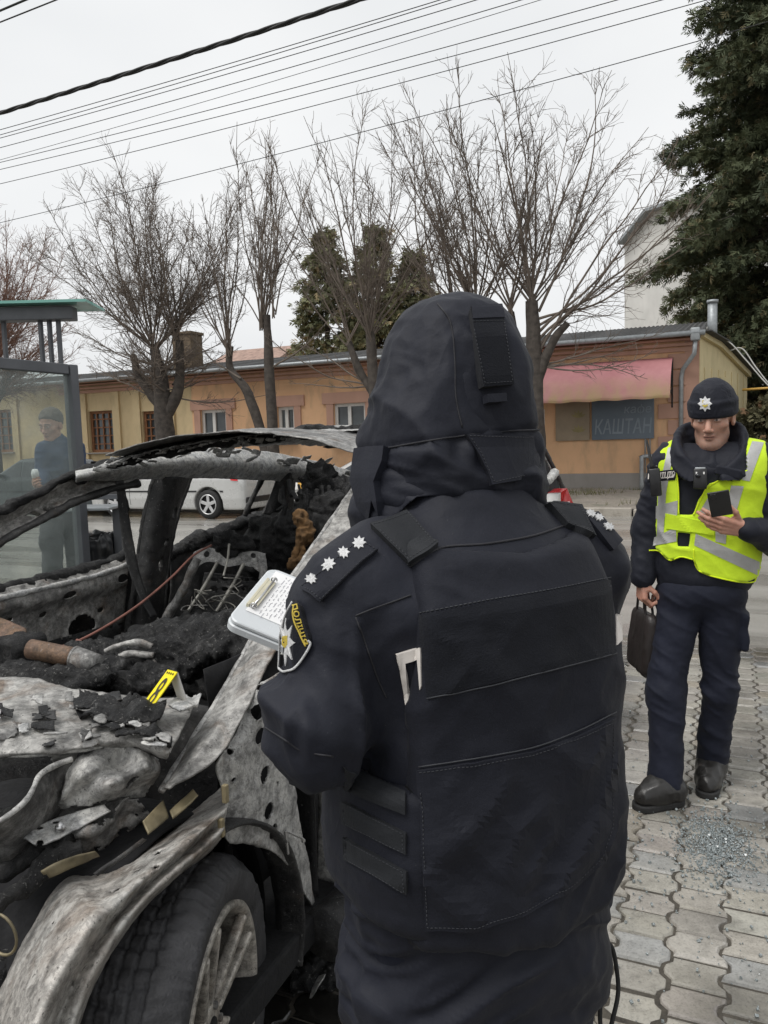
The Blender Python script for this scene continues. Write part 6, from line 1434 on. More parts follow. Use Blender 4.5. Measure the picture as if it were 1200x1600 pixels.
    def flake(px, py, t, wx, wy, tilt, m, k):
        c = B(px, py, t - .05); s_ = c[1] / 1200; u_ = CA * math.cos(tilt * .5) + v3(0, 0, math.sin(tilt * .5)); v_ = -CW * .5 + v3(0, 0, .86)
        j = lambda: r.uniform(-.2, .2)
        A0 = [c + u_ * s_ * wx * (i + j() * .6) / .6 * .6 + v_ * s_ * wy * (q + j()) - CW * r.uniform(-.012, .012) for q in (-.5, .5) for i in (-.9, 0, .9)]
        return sheet('paint_flake', [A0[:3], A0[3:]], m, T, .014, .004, 14, .012, (), .003, 100 + k)
    for k in range(40):
        x = r.uniform(150, 560); y0 = np.interp(x, [a for a, _ in ru], [b for _, b in ru]); flake(x, y0 + r.uniform(-3, 15), 1.47, r.uniform(13, 28), r.uniform(9, 16), r.uniform(-.6, .7), MT['ashy'] if r.random() < .9 else MT['sooty'], k)
    # roof: crown seen edge-on, black underneath, pale torn flaps along its front
    def RZ(s, t): 
        x = (t - .85) / .68; return 1.475 + .13 * (1 - min(1, abs(x)) ** 2.2) + .03 * math.sin((s - 1.2) * 1.2) - (.05 * max(0, s - 3.0))
    ss = (1.22, 1.5, 2.0, 2.6, 3.2, 3.75); tts = (.20, .45, .75, 1.05, 1.30, 1.42)
    sheet('roof', [[CC(s, t, RZ(s, t)) for t in tts] for s in ss], MT['sooty'], T, .022, .006, 6, .03, (), .005, 71, keep=lambda c: ~(((c - CO) @ CA > 1.75) & ((c - CO) @ CA < 2.9) & ((c - CO) @ CW > .5) & ((c - CO) @ CW < 1.2)))
    hd_ = [(116, 744), (160, 726), (210, 709), (262, 696), (330, 684), (400, 676), (470, 670), (540, 667), (600, 668)]; ht = [1.55, 1.48, 1.38, 1.27, 1.10, .92, .74, .55, .38]
    roughbar('roof_header', [B(x, y + 7, t) for (x, y), t in zip(hd_, ht)], .034, MT['char2'], T, 72, 12, .55, 14, .75)
    sheet('header_skin', [[B(x, y - 1, t + .03) for (x, y), t in zip(hd_, ht)], [B(x, y + 6, t - .045) for (x, y), t in zip(hd_, ht)]], MT['bare2'], T, .012, .006, 12, .012, (), .004, 73)
    for k in range(16):
        x = r.uniform(370, 500); y0 = np.interp(x, [a for a, _ in hd_], [b for _, b in hd_]); t0 = np.interp(x, [a for a, _ in hd_], ht)
        flake(x, y0 + r.uniform(4, 14), t0 + .0, r.uniform(10, 24), r.uniform(9, 17), r.uniform(-.5, .5), MT['ashy'], 200 + k)
    for k in range(34):
        x = r.uniform(130, 400); y0 = np.interp(x, [a for a, _ in hd_], [b for _, b in hd_]); t0 = np.interp(x, [a for a, _ in hd_], ht)
        flake(x, y0 + r.uniform(2, 12), t0 + .0, r.uniform(10, 22), r.uniform(6, 12), r.uniform(-.5, .5), MT['sooty'] if r.random() < .25 else MT['ashy'] if r.random() < .6 else MT['bare'], 240 + k)
    sheet('headlining', [[CC(s, 1.56, 1.52) for s in (1.3, 2.0, 2.8)], [CC(s, 1.60, 1.45) for s in (1.3, 2.0, 2.8)]], MT['pitch'], T, .02, .01, 9, .01, (), .004, 75)
    sheet('headlining', [[CC(s, t, RZ(s, t) - .035) for t in (.25, .8, 1.35)] for s in (3.0, 3.3, 3.7)], MT['pitch'], T, .03, .012, 6, .03, (), .004, 76)
    # B pillar
    bl = [(194, 1020), (208, 930), (217, 870), (228, 806), (243, 742)]; br_ = [(250, 1020), (256, 930), (263, 870), (276, 806), (298, 742)]
    sheet('centre_pillar', [[B(x, y, 1.70 - .04 * i) for i, (x, y) in enumerate(bl)], [B((a[0] + b[0]) / 2, a[1], 1.63 - .04 * i) for i, (a, b) in enumerate(zip(bl, br_))], [B(x, y, 1.70 - .04 * i) for i, (x, y) in enumerate(br_)]], MT['black'], T, .012, .004, 8, .004, [hole(242, 846, 1.62, 7, 5), hole(256, 800, 1.6, 5, 9), hole(236, 880, 1.63, 6, 12)], .02, 77)
    roughbar('pillar_trim', [B(x - 1, y, 1.64) for x, y in bl], .015, MT['char2'], T, 78, 8, .4); roughbar('pillar_trim', [B(x + 1, y, 1.66) for x, y in br_], .014, MT['black'], T, 79, 8, .3)
    mb = []; sheet('seat_belt', [[B(180, 745, 1.50), B(186, 800, 1.50), B(196, 870, 1.46), B(212, 920, 1.42), B(236, 966, 1.36)], [B(192, 745, 1.50), B(200, 800, 1.50), B(212, 868, 1.46), B(224, 915, 1.42), B(246, 962, 1.36)]], MT['black'], T, .012, .004, 6, .0, (), .004, 80)
    # far front door, inner skin
    dr = [[(-60, 934), (30, 915), (110, 896), (198, 872)], [(-60, 962), (30, 944), (110, 925), (198, 900)], [(-60, 985), (30, 966), (110, 948), (196, 926)], [(-60, 1030), (30, 1014), (110, 996), (192, 972)]]
    Hd = [hole(*q) for q in ((97, 929, 1.74, 8, 6), (45, 939, 1.74, 4, 4), (178, 903, 1.74, 6, 7), (157, 953, 1.74, 4, 4), (14, 968, 1.74, 4, 4), (128, 980, 1.74, 16, 20), (66, 960, 1.74, 4, 5), (140, 915, 1.74, 3, 4))]
    sheet('far_front_door', [[B(x, y, 1.74 - (.05 if i == 1 else 0)) for x, y in row] for i, row in enumerate(dr)], MT['bare'], T, .010, .007, 9, .0, Hd, .004, 81)
    sheet('door_outer_skin', [[CC(.45, 1.84, .95), CC(1.2, 1.86, .95), CC(2.05, 1.86, .96)], [CC(.45, 1.86, .6), CC(1.2, 1.9, .6), CC(2.05, 1.9, .6)], [CC(.5, 1.82, .3), CC(1.2, 1.84, .3), CC(2.05, 1.84, .3)]], MT['black'], T, .04, .006, 5)
    roughbar('door_rail', [B(x, y, 1.76) for x, y in ((-70, 936), (0, 922), (60, 908), (120, 894), (170, 880), (200, 868))], .030, MT['char2'], T, 82, 10, .4, 14, .9)
    roughbar('door_rail', [B(x, y, 1.70) for x, y in ((-70, 950), (0, 935), (60, 921), (120, 907), (170, 893), (198, 882))], .012, MT['ashy'], T, 83, 8, .3)
    sheet('lower_trim', [[B(-60, 1020, 1.66), B(60, 1000, 1.66), B(190, 966, 1.66)], [B(-60, 1090, 1.6), B(60, 1060, 1.6), B(200, 1030, 1.6)]], MT['char2'], T, .016, .016, 12, .03, (), .004, 84)
    # far rear door and quarter
    sheet('far_rear_door', [[B(266, 862, 1.70), B(330, 832, 1.70), B(400, 808, 1.68), B(470, 786, 1.66)], [B(262, 930, 1.68), B(330, 890, 1.66), B(400, 862, 1.66), B(470, 840, 1.64)], [B(258, 1010, 1.66), B(330, 970, 1.64), B(400, 940, 1.64), B(470, 910, 1.62)]], MT['black'], T, .014, .012, 9, .0, (), .004, 85)
    sheet('door_outer_skin', [[CC(2.1, 1.86, .96), CC(3.0, 1.86, .98), CC(4.2, 1.74, 1.02)], [CC(2.1, 1.9, .6), CC(3.0, 1.9, .66), CC(4.3, 1.78, .7)], [CC(2.1, 1.84, .3), CC(2.5, 1.86, .4), CC(4.3, 1.76, .4)]], MT['black'], T, .04, .006, 5)
    roughbar('door_rail', [B(x, y, 1.70) for x, y in ((262, 866), (320, 838), (380, 816), (430, 798), (480, 782))], .042, MT['char'], T, 86, 12, .5, 14, .8)
    sheet('rear_pillar', [[B(408, 806, 1.62), B(424, 766, 1.56), B(436, 730, 1.48)], [B(432, 806, 1.56), B(444, 766, 1.5), B(452, 730, 1.44)], [B(456, 800, 1.62), B(460, 762, 1.56), B(466, 730, 1.48)]], MT['black'], T, .012, .006, 9, .006, (), .02, 87)
    roughbar('window_bar', [B(382, 806, 1.66), B(398, 772, 1.6), B(414, 740, 1.52)], .016, MT['black'], T, 88, 8, .3)
    # rear cabin: burnt seats, foam, hanging bits
    d4 = P(480, 850, 4.1)
    lump('rear_seat', lambda p: smin(rbox((p - d4) @ CR, (0, 0, -.12), (.12, .34, .26), .06), ell((p - d4) @ CR, v3(.05, -.14, .16), v3(.10, .14, .12)), .06), d4, v3(.6, .6, .6), .014, MT['char2'], T, .045, 10, 31)
    d5 = P(520, 800, 4.5); lump('rear_seat', lambda p: smin(rbox((p - d5) @ CR, (0, 0, -.1), (.10, .22, .26), .05), ell((p - d5) @ CR, v3(0, .1, .14), v3(.08, .1, .14)), .06), d5, v3(.5, .5, .6), .014, MT['char'], T, .05, 10, 33)
    d6 = P(472, 822, 3.88); lump('seat_foam', lambda p: smin(rc(p, P(470, 800, 3.9), P(476, 842, 3.86), .028, .034), rc(p, P(476, 842, 3.86), P(462, 880, 3.84), .034, .022), .03), d6, v3(.25, .25, .4), .008, MT['foam'], T, .03, 16, 35)
    rr = random.Random(17)
    for k in range(9):
        x = rr.uniform(440, 545); y = rr.uniform(745, 770); mb = MB(); q = [P(x + rr.uniform(-5, 5) * i, y + i * rr.uniform(9, 24), 4.2 - .05 * i) for i in range(4)]; mb.tube(smooth_path(q, 5), rr.uniform(.006, .016), 6); mb.build('hanging_wire', MT['char2'], T, True)
    sheet('rear_bulkhead', [[CC(3.55, .3, .4), CC(3.6, .9, .4), CC(3.55, 1.6, .4)], [CC(3.5, .3, .95), CC(3.55, .9, .93), CC(3.5, 1.6, .95)], [CC(3.62, .35, 1.18), CC(3.66, .9, 1.10), CC(3.62, 1.5, 1.2)]], MT['char2'], T, .03, .04, 6, .03, (), .01, 89)
    # --- passenger seat frame: bracket, rods, springs
    Q = lambda x, y, d=3.45: P(x, y, d)
    sheet('seat_frame', [[Q(300, 862), Q(318, 854), Q(336, 856), Q(356, 872), Q(376, 862), Q(396, 858), Q(414, 862)], [Q(300, 876), Q(318, 870), Q(336, 872), Q(356, 882), Q(376, 876), Q(396, 878), Q(412, 882)], [Q(310, 888), Q(322, 880), Q(336, 880), Q(356, 886), Q(376, 884), Q(396, 890), Q(410, 900)]], MT['bare2'], T, .008, .006, 14, .006, [(Q(322, 866), CW, v3(0, 0, 1), .012, .014), (Q(396, 868), CW, v3(0, 0, 1), .012, .012), (Q(405, 876), CW, v3(0, 0, 1), .008, .008)], .005, 91)
    lump('headrest', lambda p: smin(rc(p, Q(346, 846), Q(384, 850), .035, .03), rc(p, Q(362, 842), Q(366, 862), .02, .02), .02), Q(365, 848), v3(.2, .2, .16), .007, MT['char2'], T, .02, 24, 37)
    roughbar('seat_side_bar', [Q(308, 872), Q(292, 910), Q(268, 952), Q(252, 985)], .020, MT['sooty'], T, 92, 8, .25)
    roughbar('seat_side_bar', [Q(408, 866), Q(412, 890), Q(410, 905)], .020, MT['bare2'], T, 93, 8, .2, 8, 1.3)
    for a, b in (((340, 878), (294, 955)), ((381, 880), (337, 957)), ((358, 850), (349, 900))): roughbar('seat_rod', [Q(*a, 3.38), Q((a[0] + b[0]) / 2 + 2, (a[1] + b[1]) / 2, 3.34), Q(*b, 3.3)], .0085 if a[0] != 358 else .005, MT['wire'], T, 94, 7, .15)
    pr_ = [[Q(318, 892, 3.6), Q(362, 896, 3.6), Q(408, 902, 3.6)], [Q(312, 918, 3.6), Q(360, 922, 3.6), Q(404, 926, 3.6)], [Q(300, 960, 3.6), Q(352, 965, 3.6), Q(400, 968, 3.6)]]
    sheet('seat_back_panel', pr_, MT['black'], T, .008, .006, 12, .004, [(Q(x, y, 3.6), CW, v3(0, 0, 1), .016, .010) for x in (336, 352, 368, 384, 399) for y in (905, 920)], .004, 95)
    for k in range(12):
        x0, y0 = rr.uniform(285, 410), rr.uniform(900, 965); q = [Q(x0, y0, 3.3)]
        for i in range(4): q.append(Q(x0 + rr.uniform(-26, 26), y0 + rr.uniform(-16, 24), 3.3 + rr.uniform(-.1, .1)))
        mb = MB(); mb.tube(smooth_path(q, 5), .0024, 5); mb.build('spring_wire', MT['wire'] if k % 2 else MT['sooty'], T, True)
    d7 = Q(330, 985, 3.1); lump('seat_cushion', lambda p: rbox((p - d7) @ CR, (0, 0, -.08), (.3, .26, .10), .05), d7, v3(.7, .7, .35), .014, MT['char2'], T, .03, 11, 39)
    d8 = CC(1.35, .55, .62); lump('seat_cushion', lambda p: rbox((p - d8) @ CR, (0, 0, -.08), (.28, .24, .14), .05), d8, v3(.7, .7, .5), .018, MT['char2'], T, .04, 9, 41)
    mb = MB(); mb.tube(smooth_path([P(92, 1012, 2.5), P(130, 998, 2.6), P(180, 970, 2.75), P(226, 938, 2.9), P(270, 900, 3.1), P(302, 868, 3.25), P(330, 852, 3.38)], 8), .005, 7); mb.build('cable', MT['copper'], T, True)
    mb = MB(); mb.tube(smooth_path([P(120, 1000, 2.55), P(134, 1008, 2.5), P(142, 1022, 2.45), P(150, 1012, 2.44)], 8), .005, 6); mb.build('cable', MT['copper'], T, True)
    # --- near side: door, sill, quarter panel, tail
    sheet('near_front_door', [[CC(.60, .08, .30), CC(1.2, .0, .30), CC(1.78, .0, .30)], [CC(.60, .04, .62), CC(1.2, -.05, .62), CC(1.78, -.04, .62)], [CC(.60, .07, .92), CC(1.2, -.01, .95), CC(1.78, .0, .97)], [CC(.60, .14, .99), CC(1.2, .07, 1.01), CC(1.78, .08, 1.03)]], MT['fenderm'], T, .016, .006, 6, .0, (), .005, 96)
    sheet('door_edge', [[CC(.585, .03, .30), CC(.585, .0, .62), CC(.585, .03, .97)], [CC(.60, .16, .30), CC(.60, .14, .62), CC(.60, .17, .98)]], MT['bare2'], T, .010, .003, 8, .0, (), .004, 97)
    sheet('near_rear_door', [[CC(1.82, .0, .30), CC(2.4, .0, .32), CC(2.75, .0, .7)], [CC(1.82, -.04, .62), CC(2.4, -.05, .64), CC(2.85, -.04, .8)], [CC(1.82, .0, .97), CC(2.4, .0, 1.0), CC(2.95, .02, 1.02)], [CC(1.82, .08, 1.03), CC(2.4, .08, 1.05), CC(2.95, .1, 1.08)]], MT['sooty'], T, .025, .006, 6, .0, (), .005, 98)
    sheet('quarter_panel', [[CC(2.95, .02, 1.04), CC(3.6, .04, 1.06), CC(4.35, .12, 1.06)], [CC(2.95, -.03, .84), CC(3.6, -.02, .84), CC(4.42, .10, .84)], [CC(3.26, -.02, .5), CC(3.7, .0, .5), CC(4.44, .12, .5)]], MT['sooty'], T, .025, .004, 6, .0, (), .005, 99)
    sheet('quarter_panel', [[CC(3.30, -.02, .56), CC(3.8, .0, .56), CC(4.44, .11, .56)], [CC(3.32, .0, .28), CC(3.8, .02, .26), CC(4.46, .12, .30)]], MT['black'], T, .025, .004, 6, .0, (), .005, 108)
    roughbar('sill', [CC(.45, .06, .24), CC(1.2, .03, .24), CC(2.5, .03, .24)], .07, MT['black'], T, 100, 12, .15)
    roughbar('near_roof_rail', [B(592, 712, .34), CC(1.8, .24, 1.50), CC(2.6, .24, 1.50), CC(3.3, .26, 1.46), CC(3.8, .28, 1.40)], .045, MT['sooty'], T, 101, 10, .25)
    roughbar('centre_pillar', [CC(1.78, .26, 1.48), CC(1.80, .12, 1.1), CC(1.82, .06, .9), CC(1.82, .05, .3)], .05, MT['black'], T, 102, 10, .2)
    # rear: D pillar, black window with melted remains, lamp
    sheet('rear_side_window', [[B(800, 690, .28), B(836, 694, .24), B(848, 700, .22)], [B(800, 740, .24), B(845, 740, .20), B(868, 740, .18)], [B(800, 800, .18), B(850, 796, .14), B(878, 792, .12)]], MT['pitch'], T, .02, .006, 9, .0, (), .004, 103)
    roughbar('rear_pillar', [B(838, 684, .24), B(848, 700, .22), B(864, 730, .18), B(876, 755, .15), B(884, 772, .12)], .020, MT['black'], T, 104, 10, .15)
    roughbar('pillar_trim', [B(845, 705, .17), B(855, 722, .15), B(864, 740, .13)], .007, MT['bare2'], T, 105, 6, .2)
    lump('melted_glass', lambda p: rc(p, B(856, 752, .1), B(866, 740, .1), .022, .028), B(860, 746, .1), v3(.12, .12, .12), .006, MT['ashy'], T, .008, 24, 43); lump('melted_glass', lambda p: rc(p, B(844, 762, .1), B(850, 772, .1), .012, .016), B(847, 767, .1), v3(.1, .1, .1), .006, MT['ashy'], T, .008, 24, 44)
    sheet('tailgate', [[CC(4.42, .22, .55), CC(4.5, .93, .55), CC(4.42, 1.64, .55)], [CC(4.46, .2, .85), CC(4.55, .93, .85), CC(4.46, 1.66, .85)], [CC(4.38, .22, 1.08), CC(4.45, .93, 1.1), CC(4.38, 1.64, 1.08)], [CC(3.85, .34, 1.42), CC(3.9, .93, 1.47), CC(3.85, 1.5, 1.42)]], MT['black'], T, .03, .008, 6, .0, (), .006, 106)
    # rear lamp, red with a white strip
    tl = [B(876, 770, .06), B(886, 763, .06), B(893, 780, .04), B(901, 799, .02), B(876, 799, .05)]
    V = np.array(tl + [q + CW * .09 for q in tl]); F = [(0, 1, 2, 3, 4), (9, 8, 7, 6, 5)] + [(i, i + 5, (i + 1) % 5 + 5, (i + 1) % 5) for i in range(5)]
    lamp = mk('tail_lamp', V, F, MT['redlens'], T, False)
    wl = [B(868, 799, .05), B(873, 772, .055), B(876, 770, .055), B(876, 799, .05)]; V = np.array(wl + [q + CW * .08 for q in wl]); mk('clear_strip', V, [(0, 1, 2, 3), (7, 6, 5, 4)] + [(i, i + 4, (i + 1) % 4 + 4, (i + 1) % 4) for i in range(4)], MT['whitelens'], lamp, False)
    mb = MB(); mb.bar(B(881, 797, .035), B(888, 785, .035), .02, .012); mb.build('lamp_rib', MT['whitelens'], lamp)
    sheet('rear_bumper', [[CC(4.2, .0, .75), CC(4.5, .06, .75), CC(4.62, .5, .75), CC(4.65, .93, .75)], [CC(4.2, -.02, .4), CC(4.52, .04, .4), CC(4.66, .5, .4), CC(4.68, .93, .4)]], MT['dark_paint'], T, .03, .002, 6, .0, (), .006, 107)
    return T
build_wreck()
def build_marker():
    z = .962; a0, a1, b1 = PZ(215, 1111, z), PZ(229, 1118, z), PZ(297, 1112, z); b0 = b1 + (a0 - a1)
    dr = (a1[1] * .45 + b1[1] * .55); r1 = P(277, 1050, dr); r0 = P(262, 1046, dr * 1.0 + (a0[1] - a1[1]))
    T = thing('evidence_marker', (a0 + b1) / 2, 'small yellow folded evidence marker numbered 8 standing on the burnt scuttle', 'marker')
    def plate(name, q, m, th=.0022):
        q = np.array(q); n = np.cross(q[1] - q[0], q[3] - q[0]); n /= np.linalg.norm(n); n = n if n @ (CAM - q.mean(0)) > 0 else -n
        V = np.concatenate([q, q - n * th]); return mk(name, V, [(0, 1, 2, 3), (7, 6, 5, 4)] + [(i, i + 4, (i + 1) % 4 + 4, (i + 1) % 4) for i in range(4)], m, T, False), n
    o, n = plate('front_face', [r0, r1, a1, a0], MT['marker']); plate('rear_leg', [r0 - v3(0, 0, .002), r1 - v3(0, 0, .002), b1, b0], MT['markerback'])
    V, F = text_mesh('8', 1.0, .01); lo, hi = V.min(0), V.max(0); u = (V[:, :2] - lo[:2]) / (hi[:2] - lo[:2])
    W = []
    for a, b in u:
        fx = .5 + (a - .5) * .50; fy = 1 - (.16 + .64 * b); fy = .17 + .68 * (1 - b)
        top = r0 + (r1 - r0) * fx; bot = a0 + (a1 - a0) * fx; W.append(top + (bot - top) * fy + n * .0009)
    mk('number', W, F, MT['blackprint'], o, False)
    mb = MB()
    for k in range(4):
        fx = .2 + .2 * k; top = r0 + (r1 - r0) * fx; bot = a0 + (a1 - a0) * fx; mb.bar(top + (bot - top) * .045 + n * .0012, top + (bot - top) * .085 + n * .0012, .003, .0008, up=n)
    mb.build('scale_mark', MT['blackprint'], o)
build_marker()
def build_scraps():
    for k, (x, y, lab, m) in enumerate(((487, 1545, 'pale triangular scrap of sheet metal lying by the front wheel', 'bare2'), (500, 1515, 'sooty lump of burnt debris on the paving behind the front wheel', 'char'), (455, 1490, 'dark burnt lump lying right beside the tyre', 'char2'))):
        c = PZ(x, y, .03)
        if m == 'bare2':
            o = sheet('metal_scrap', [[PZ(498, 1522, .07), PZ(512, 1520, .09)], [PZ(488, 1545, .04), PZ(500, 1540, .07)], [PZ(482, 1562, .01), PZ(486, 1562, .012)]], MT[m], None, .006, .004, 20, .004)
        else:
            o = lump('burnt_debris', lambda p: ell(p, c, v3(.09, .07, .035)), c, v3(.17, .17, .12), .007, MT[m], None, .02, 22, k)
        setp(o, lab, 'debris', 'burnt debris by the wheel')
build_scraps()
# ================================================================ figures facing the camera
class Fig:
    """a local frame at a standing figure: x = picture right, y = towards the viewer, z up"""
    def __init__(s, px, py, d):
        p = P(px, py, d); s.o = np.array([p[0], p[1], 0.0]); f = -s.o / np.linalg.norm(s.o); s.F = f; s.X = np.array([-f[1], f[0], 0.0]); s.R = np.stack([s.X, s.F, v3(0, 0, 1)], 1)
    def w(s, a): return np.asarray(a, float) @ s.R.T + s.o
    def l(s, p): return (p - s.o) @ s.R
    def j(s, px, py, y=0.0):
        """picture point on the plane y in front of the figure -> local"""
        r = ray(px, py); n = s.F; c = s.o + n * y; t = ((c - CAM) @ n) / (r @ n); return s.l(CAM + r * t)
def poly_sd(x, z, poly):
    p = np.asarray(poly, float); d = np.full(len(x), 1e9); ins = np.zeros(len(x), bool); n = len(p)
    for i in range(n):
        a, b = p[i], p[(i + 1) % n]; e = b - a; wx, wz = x - a[0], z - a[1]; t = np.clip((wx * e[0] + wz * e[1]) / (e @ e), 0, 1)
        d = np.minimum(d, np.hypot(wx - e[0] * t, wz - e[1] * t)); c = ((a[1] <= z) & (b[1] > z)) | ((b[1] <= z) & (a[1] > z))
        ins ^= c & (x < (b[0] - a[0]) * (z - a[1]) / (b[1] - a[1] + 1e-12) + a[0])
    return np.where(ins, -d, d)
def head_sd(q):
    """q in head frame: origin between the eyes' axis and skull centre line, y = face direction, z up; eye height z=0"""
    d = ell(q, v3(0, -.012, .035), v3(.076, .100, .098))
    d = smin(d, ell(q, v3(0, .022, -.045), v3(.052, .066, .078)), .035)
    d = smin(d, rc(q, v3(-.008, .070, -.110), v3(.008, .070, -.110), .016), .03)                     # chin
    for s in (-1, 1):
        d = smin(d, rc(q, v3(s * .045, .010, -.072), v3(s * .022, .056, -.106), .016, .014), .03)    # jaw line
        d = smin(d, ell(q, v3(s * .046, .052, -.026), v3(.020, .020, .016)), .03)                   # cheekbone
        d = smin(d, rc(q, v3(s * .012, .086, .018), v3(s * .046, .074, .016), .009, .008), .014)     # brow
        d = smax(d, -ell(q, v3(s * .031, .098, -.002), v3(.019, .018, .012)), .014)                  # socket
        d = smin(d, ell(q, v3(s * .031, .077, -.002), v3(.0145, .0125, .0125)), .003)                # eyeball and lids
    d = smin(d, rc(q, v3(0, .086, .004), v3(0, .108, -.040), .0085, .0125), .012)                    # nose
    for s in (-1, 1): d = smin(d, ell(q, v3(s * .0125, .098, -.045), v3(.0085, .011, .008)), .006)
    d = smin(d, ell(q, v3(0, .084, -.068), v3(.022, .011, .0060)), .006); d = smin(d, ell(q, v3(0, .081, -.0800), v3(.016, .0115, .0065)), .008)
    d = smax(d, -np.minimum(rc(q, v3(0, .0975, -.0738), v3(.024, .0960, -.0775), .0020), rc(q, v3(0, .0975, -.0738), v3(-.024, .0960, -.0775), .0020)), .004)              # mouth line
    for s in (-1, 1):
        d = smax(d, -ell(q, v3(s * .0055, .106, -.054), v3(.0035, .006, .003)), .003)
        e = smax(ell(q, v3(s * .079, -.012, -.012), v3(.010, .020, .031)), -ell(q, v3(s * .088, -.006, -.010), v3(.006, .011, .018)), .004); d = smin(d, e, .008)
    return d
def head_col(q, skin=(.50, .285, .205), stub=(.30, .20, .16), stubble=1.0):
    x, y, z = q.T; n = len(q); c = np.tile(np.array(skin), (n, 1)); nz = fbm(q * 90, 3, 3); c = c * (1 + .08 * nz)[:, None]
    def m(v, col, k): nonlocal c; v = np.clip(v, 0, 1)[:, None] * k; c = c * (1 - v) + np.array(col) * v
    fr = y > .02
    m(np.exp(-((z + .03) / .03) ** 2 - ((np.abs(x) - .042) / .022) ** 2) * fr, (.52, .26, .19), .22)        # ruddy cheeks
    m(np.exp(-((z + .040) / .018) ** 2 - (x / .018) ** 2) * fr, (.53, .25, .19), .4)
    st = np.clip((-.052 - z) / .02, 0, 1) * (y > -.03) * (1 - np.exp(-((z + .075) / .010) ** 2 - (x / .026) ** 2)); m(st * (.75 + .4 * nz), stub, .5 * stubble)
    m(np.exp(-((z + .060) / .006) ** 4 - (x / .03) ** 4) * fr, stub, .4 * stubble)
    m(np.exp(-((z + .0745) / .009) ** 4 - (x / .022) ** 4) * (y > .07), (.38, .18, .145), .6); m(np.exp(-((z + .0738 + 5.5 * x ** 2) / .0022) ** 2 - (x / .025) ** 4) * (y > .06), (.12, .05, .045), .9)
    for s in (-1, 1):
        m(np.exp(-((z - .020 + .14 * (np.abs(x) - .031)) / .0055) ** 4 - ((x - s * .031) / .021) ** 4) * (y > .04), (.06, .04, .03), .95)   # eyebrow
        e = np.exp(-((z + .002 + .1 * 0) / .0048) ** 4 - ((x - s * .031) / .0125) ** 4) * (y > .06); m(e, (.55, .50, .47), .9)
        m(np.exp(-(((z + .0025) ** 2 + (x - s * .031) ** 2) / .0050 ** 2) ** 2) * (y > .06), (.03, .025, .02), 1.0)
        m(np.exp(-((z - .004) / .0022) ** 2 - ((x - s * .031) / .015) ** 4) * (y > .06), (.07, .04, .03), .85)
        m(np.exp(-((z + .016) / .006) ** 2 - ((x - s * .031) / .016) ** 2) * (y > .05), (.30, .16, .13), .45)
    return np.clip(c, 0, 1)

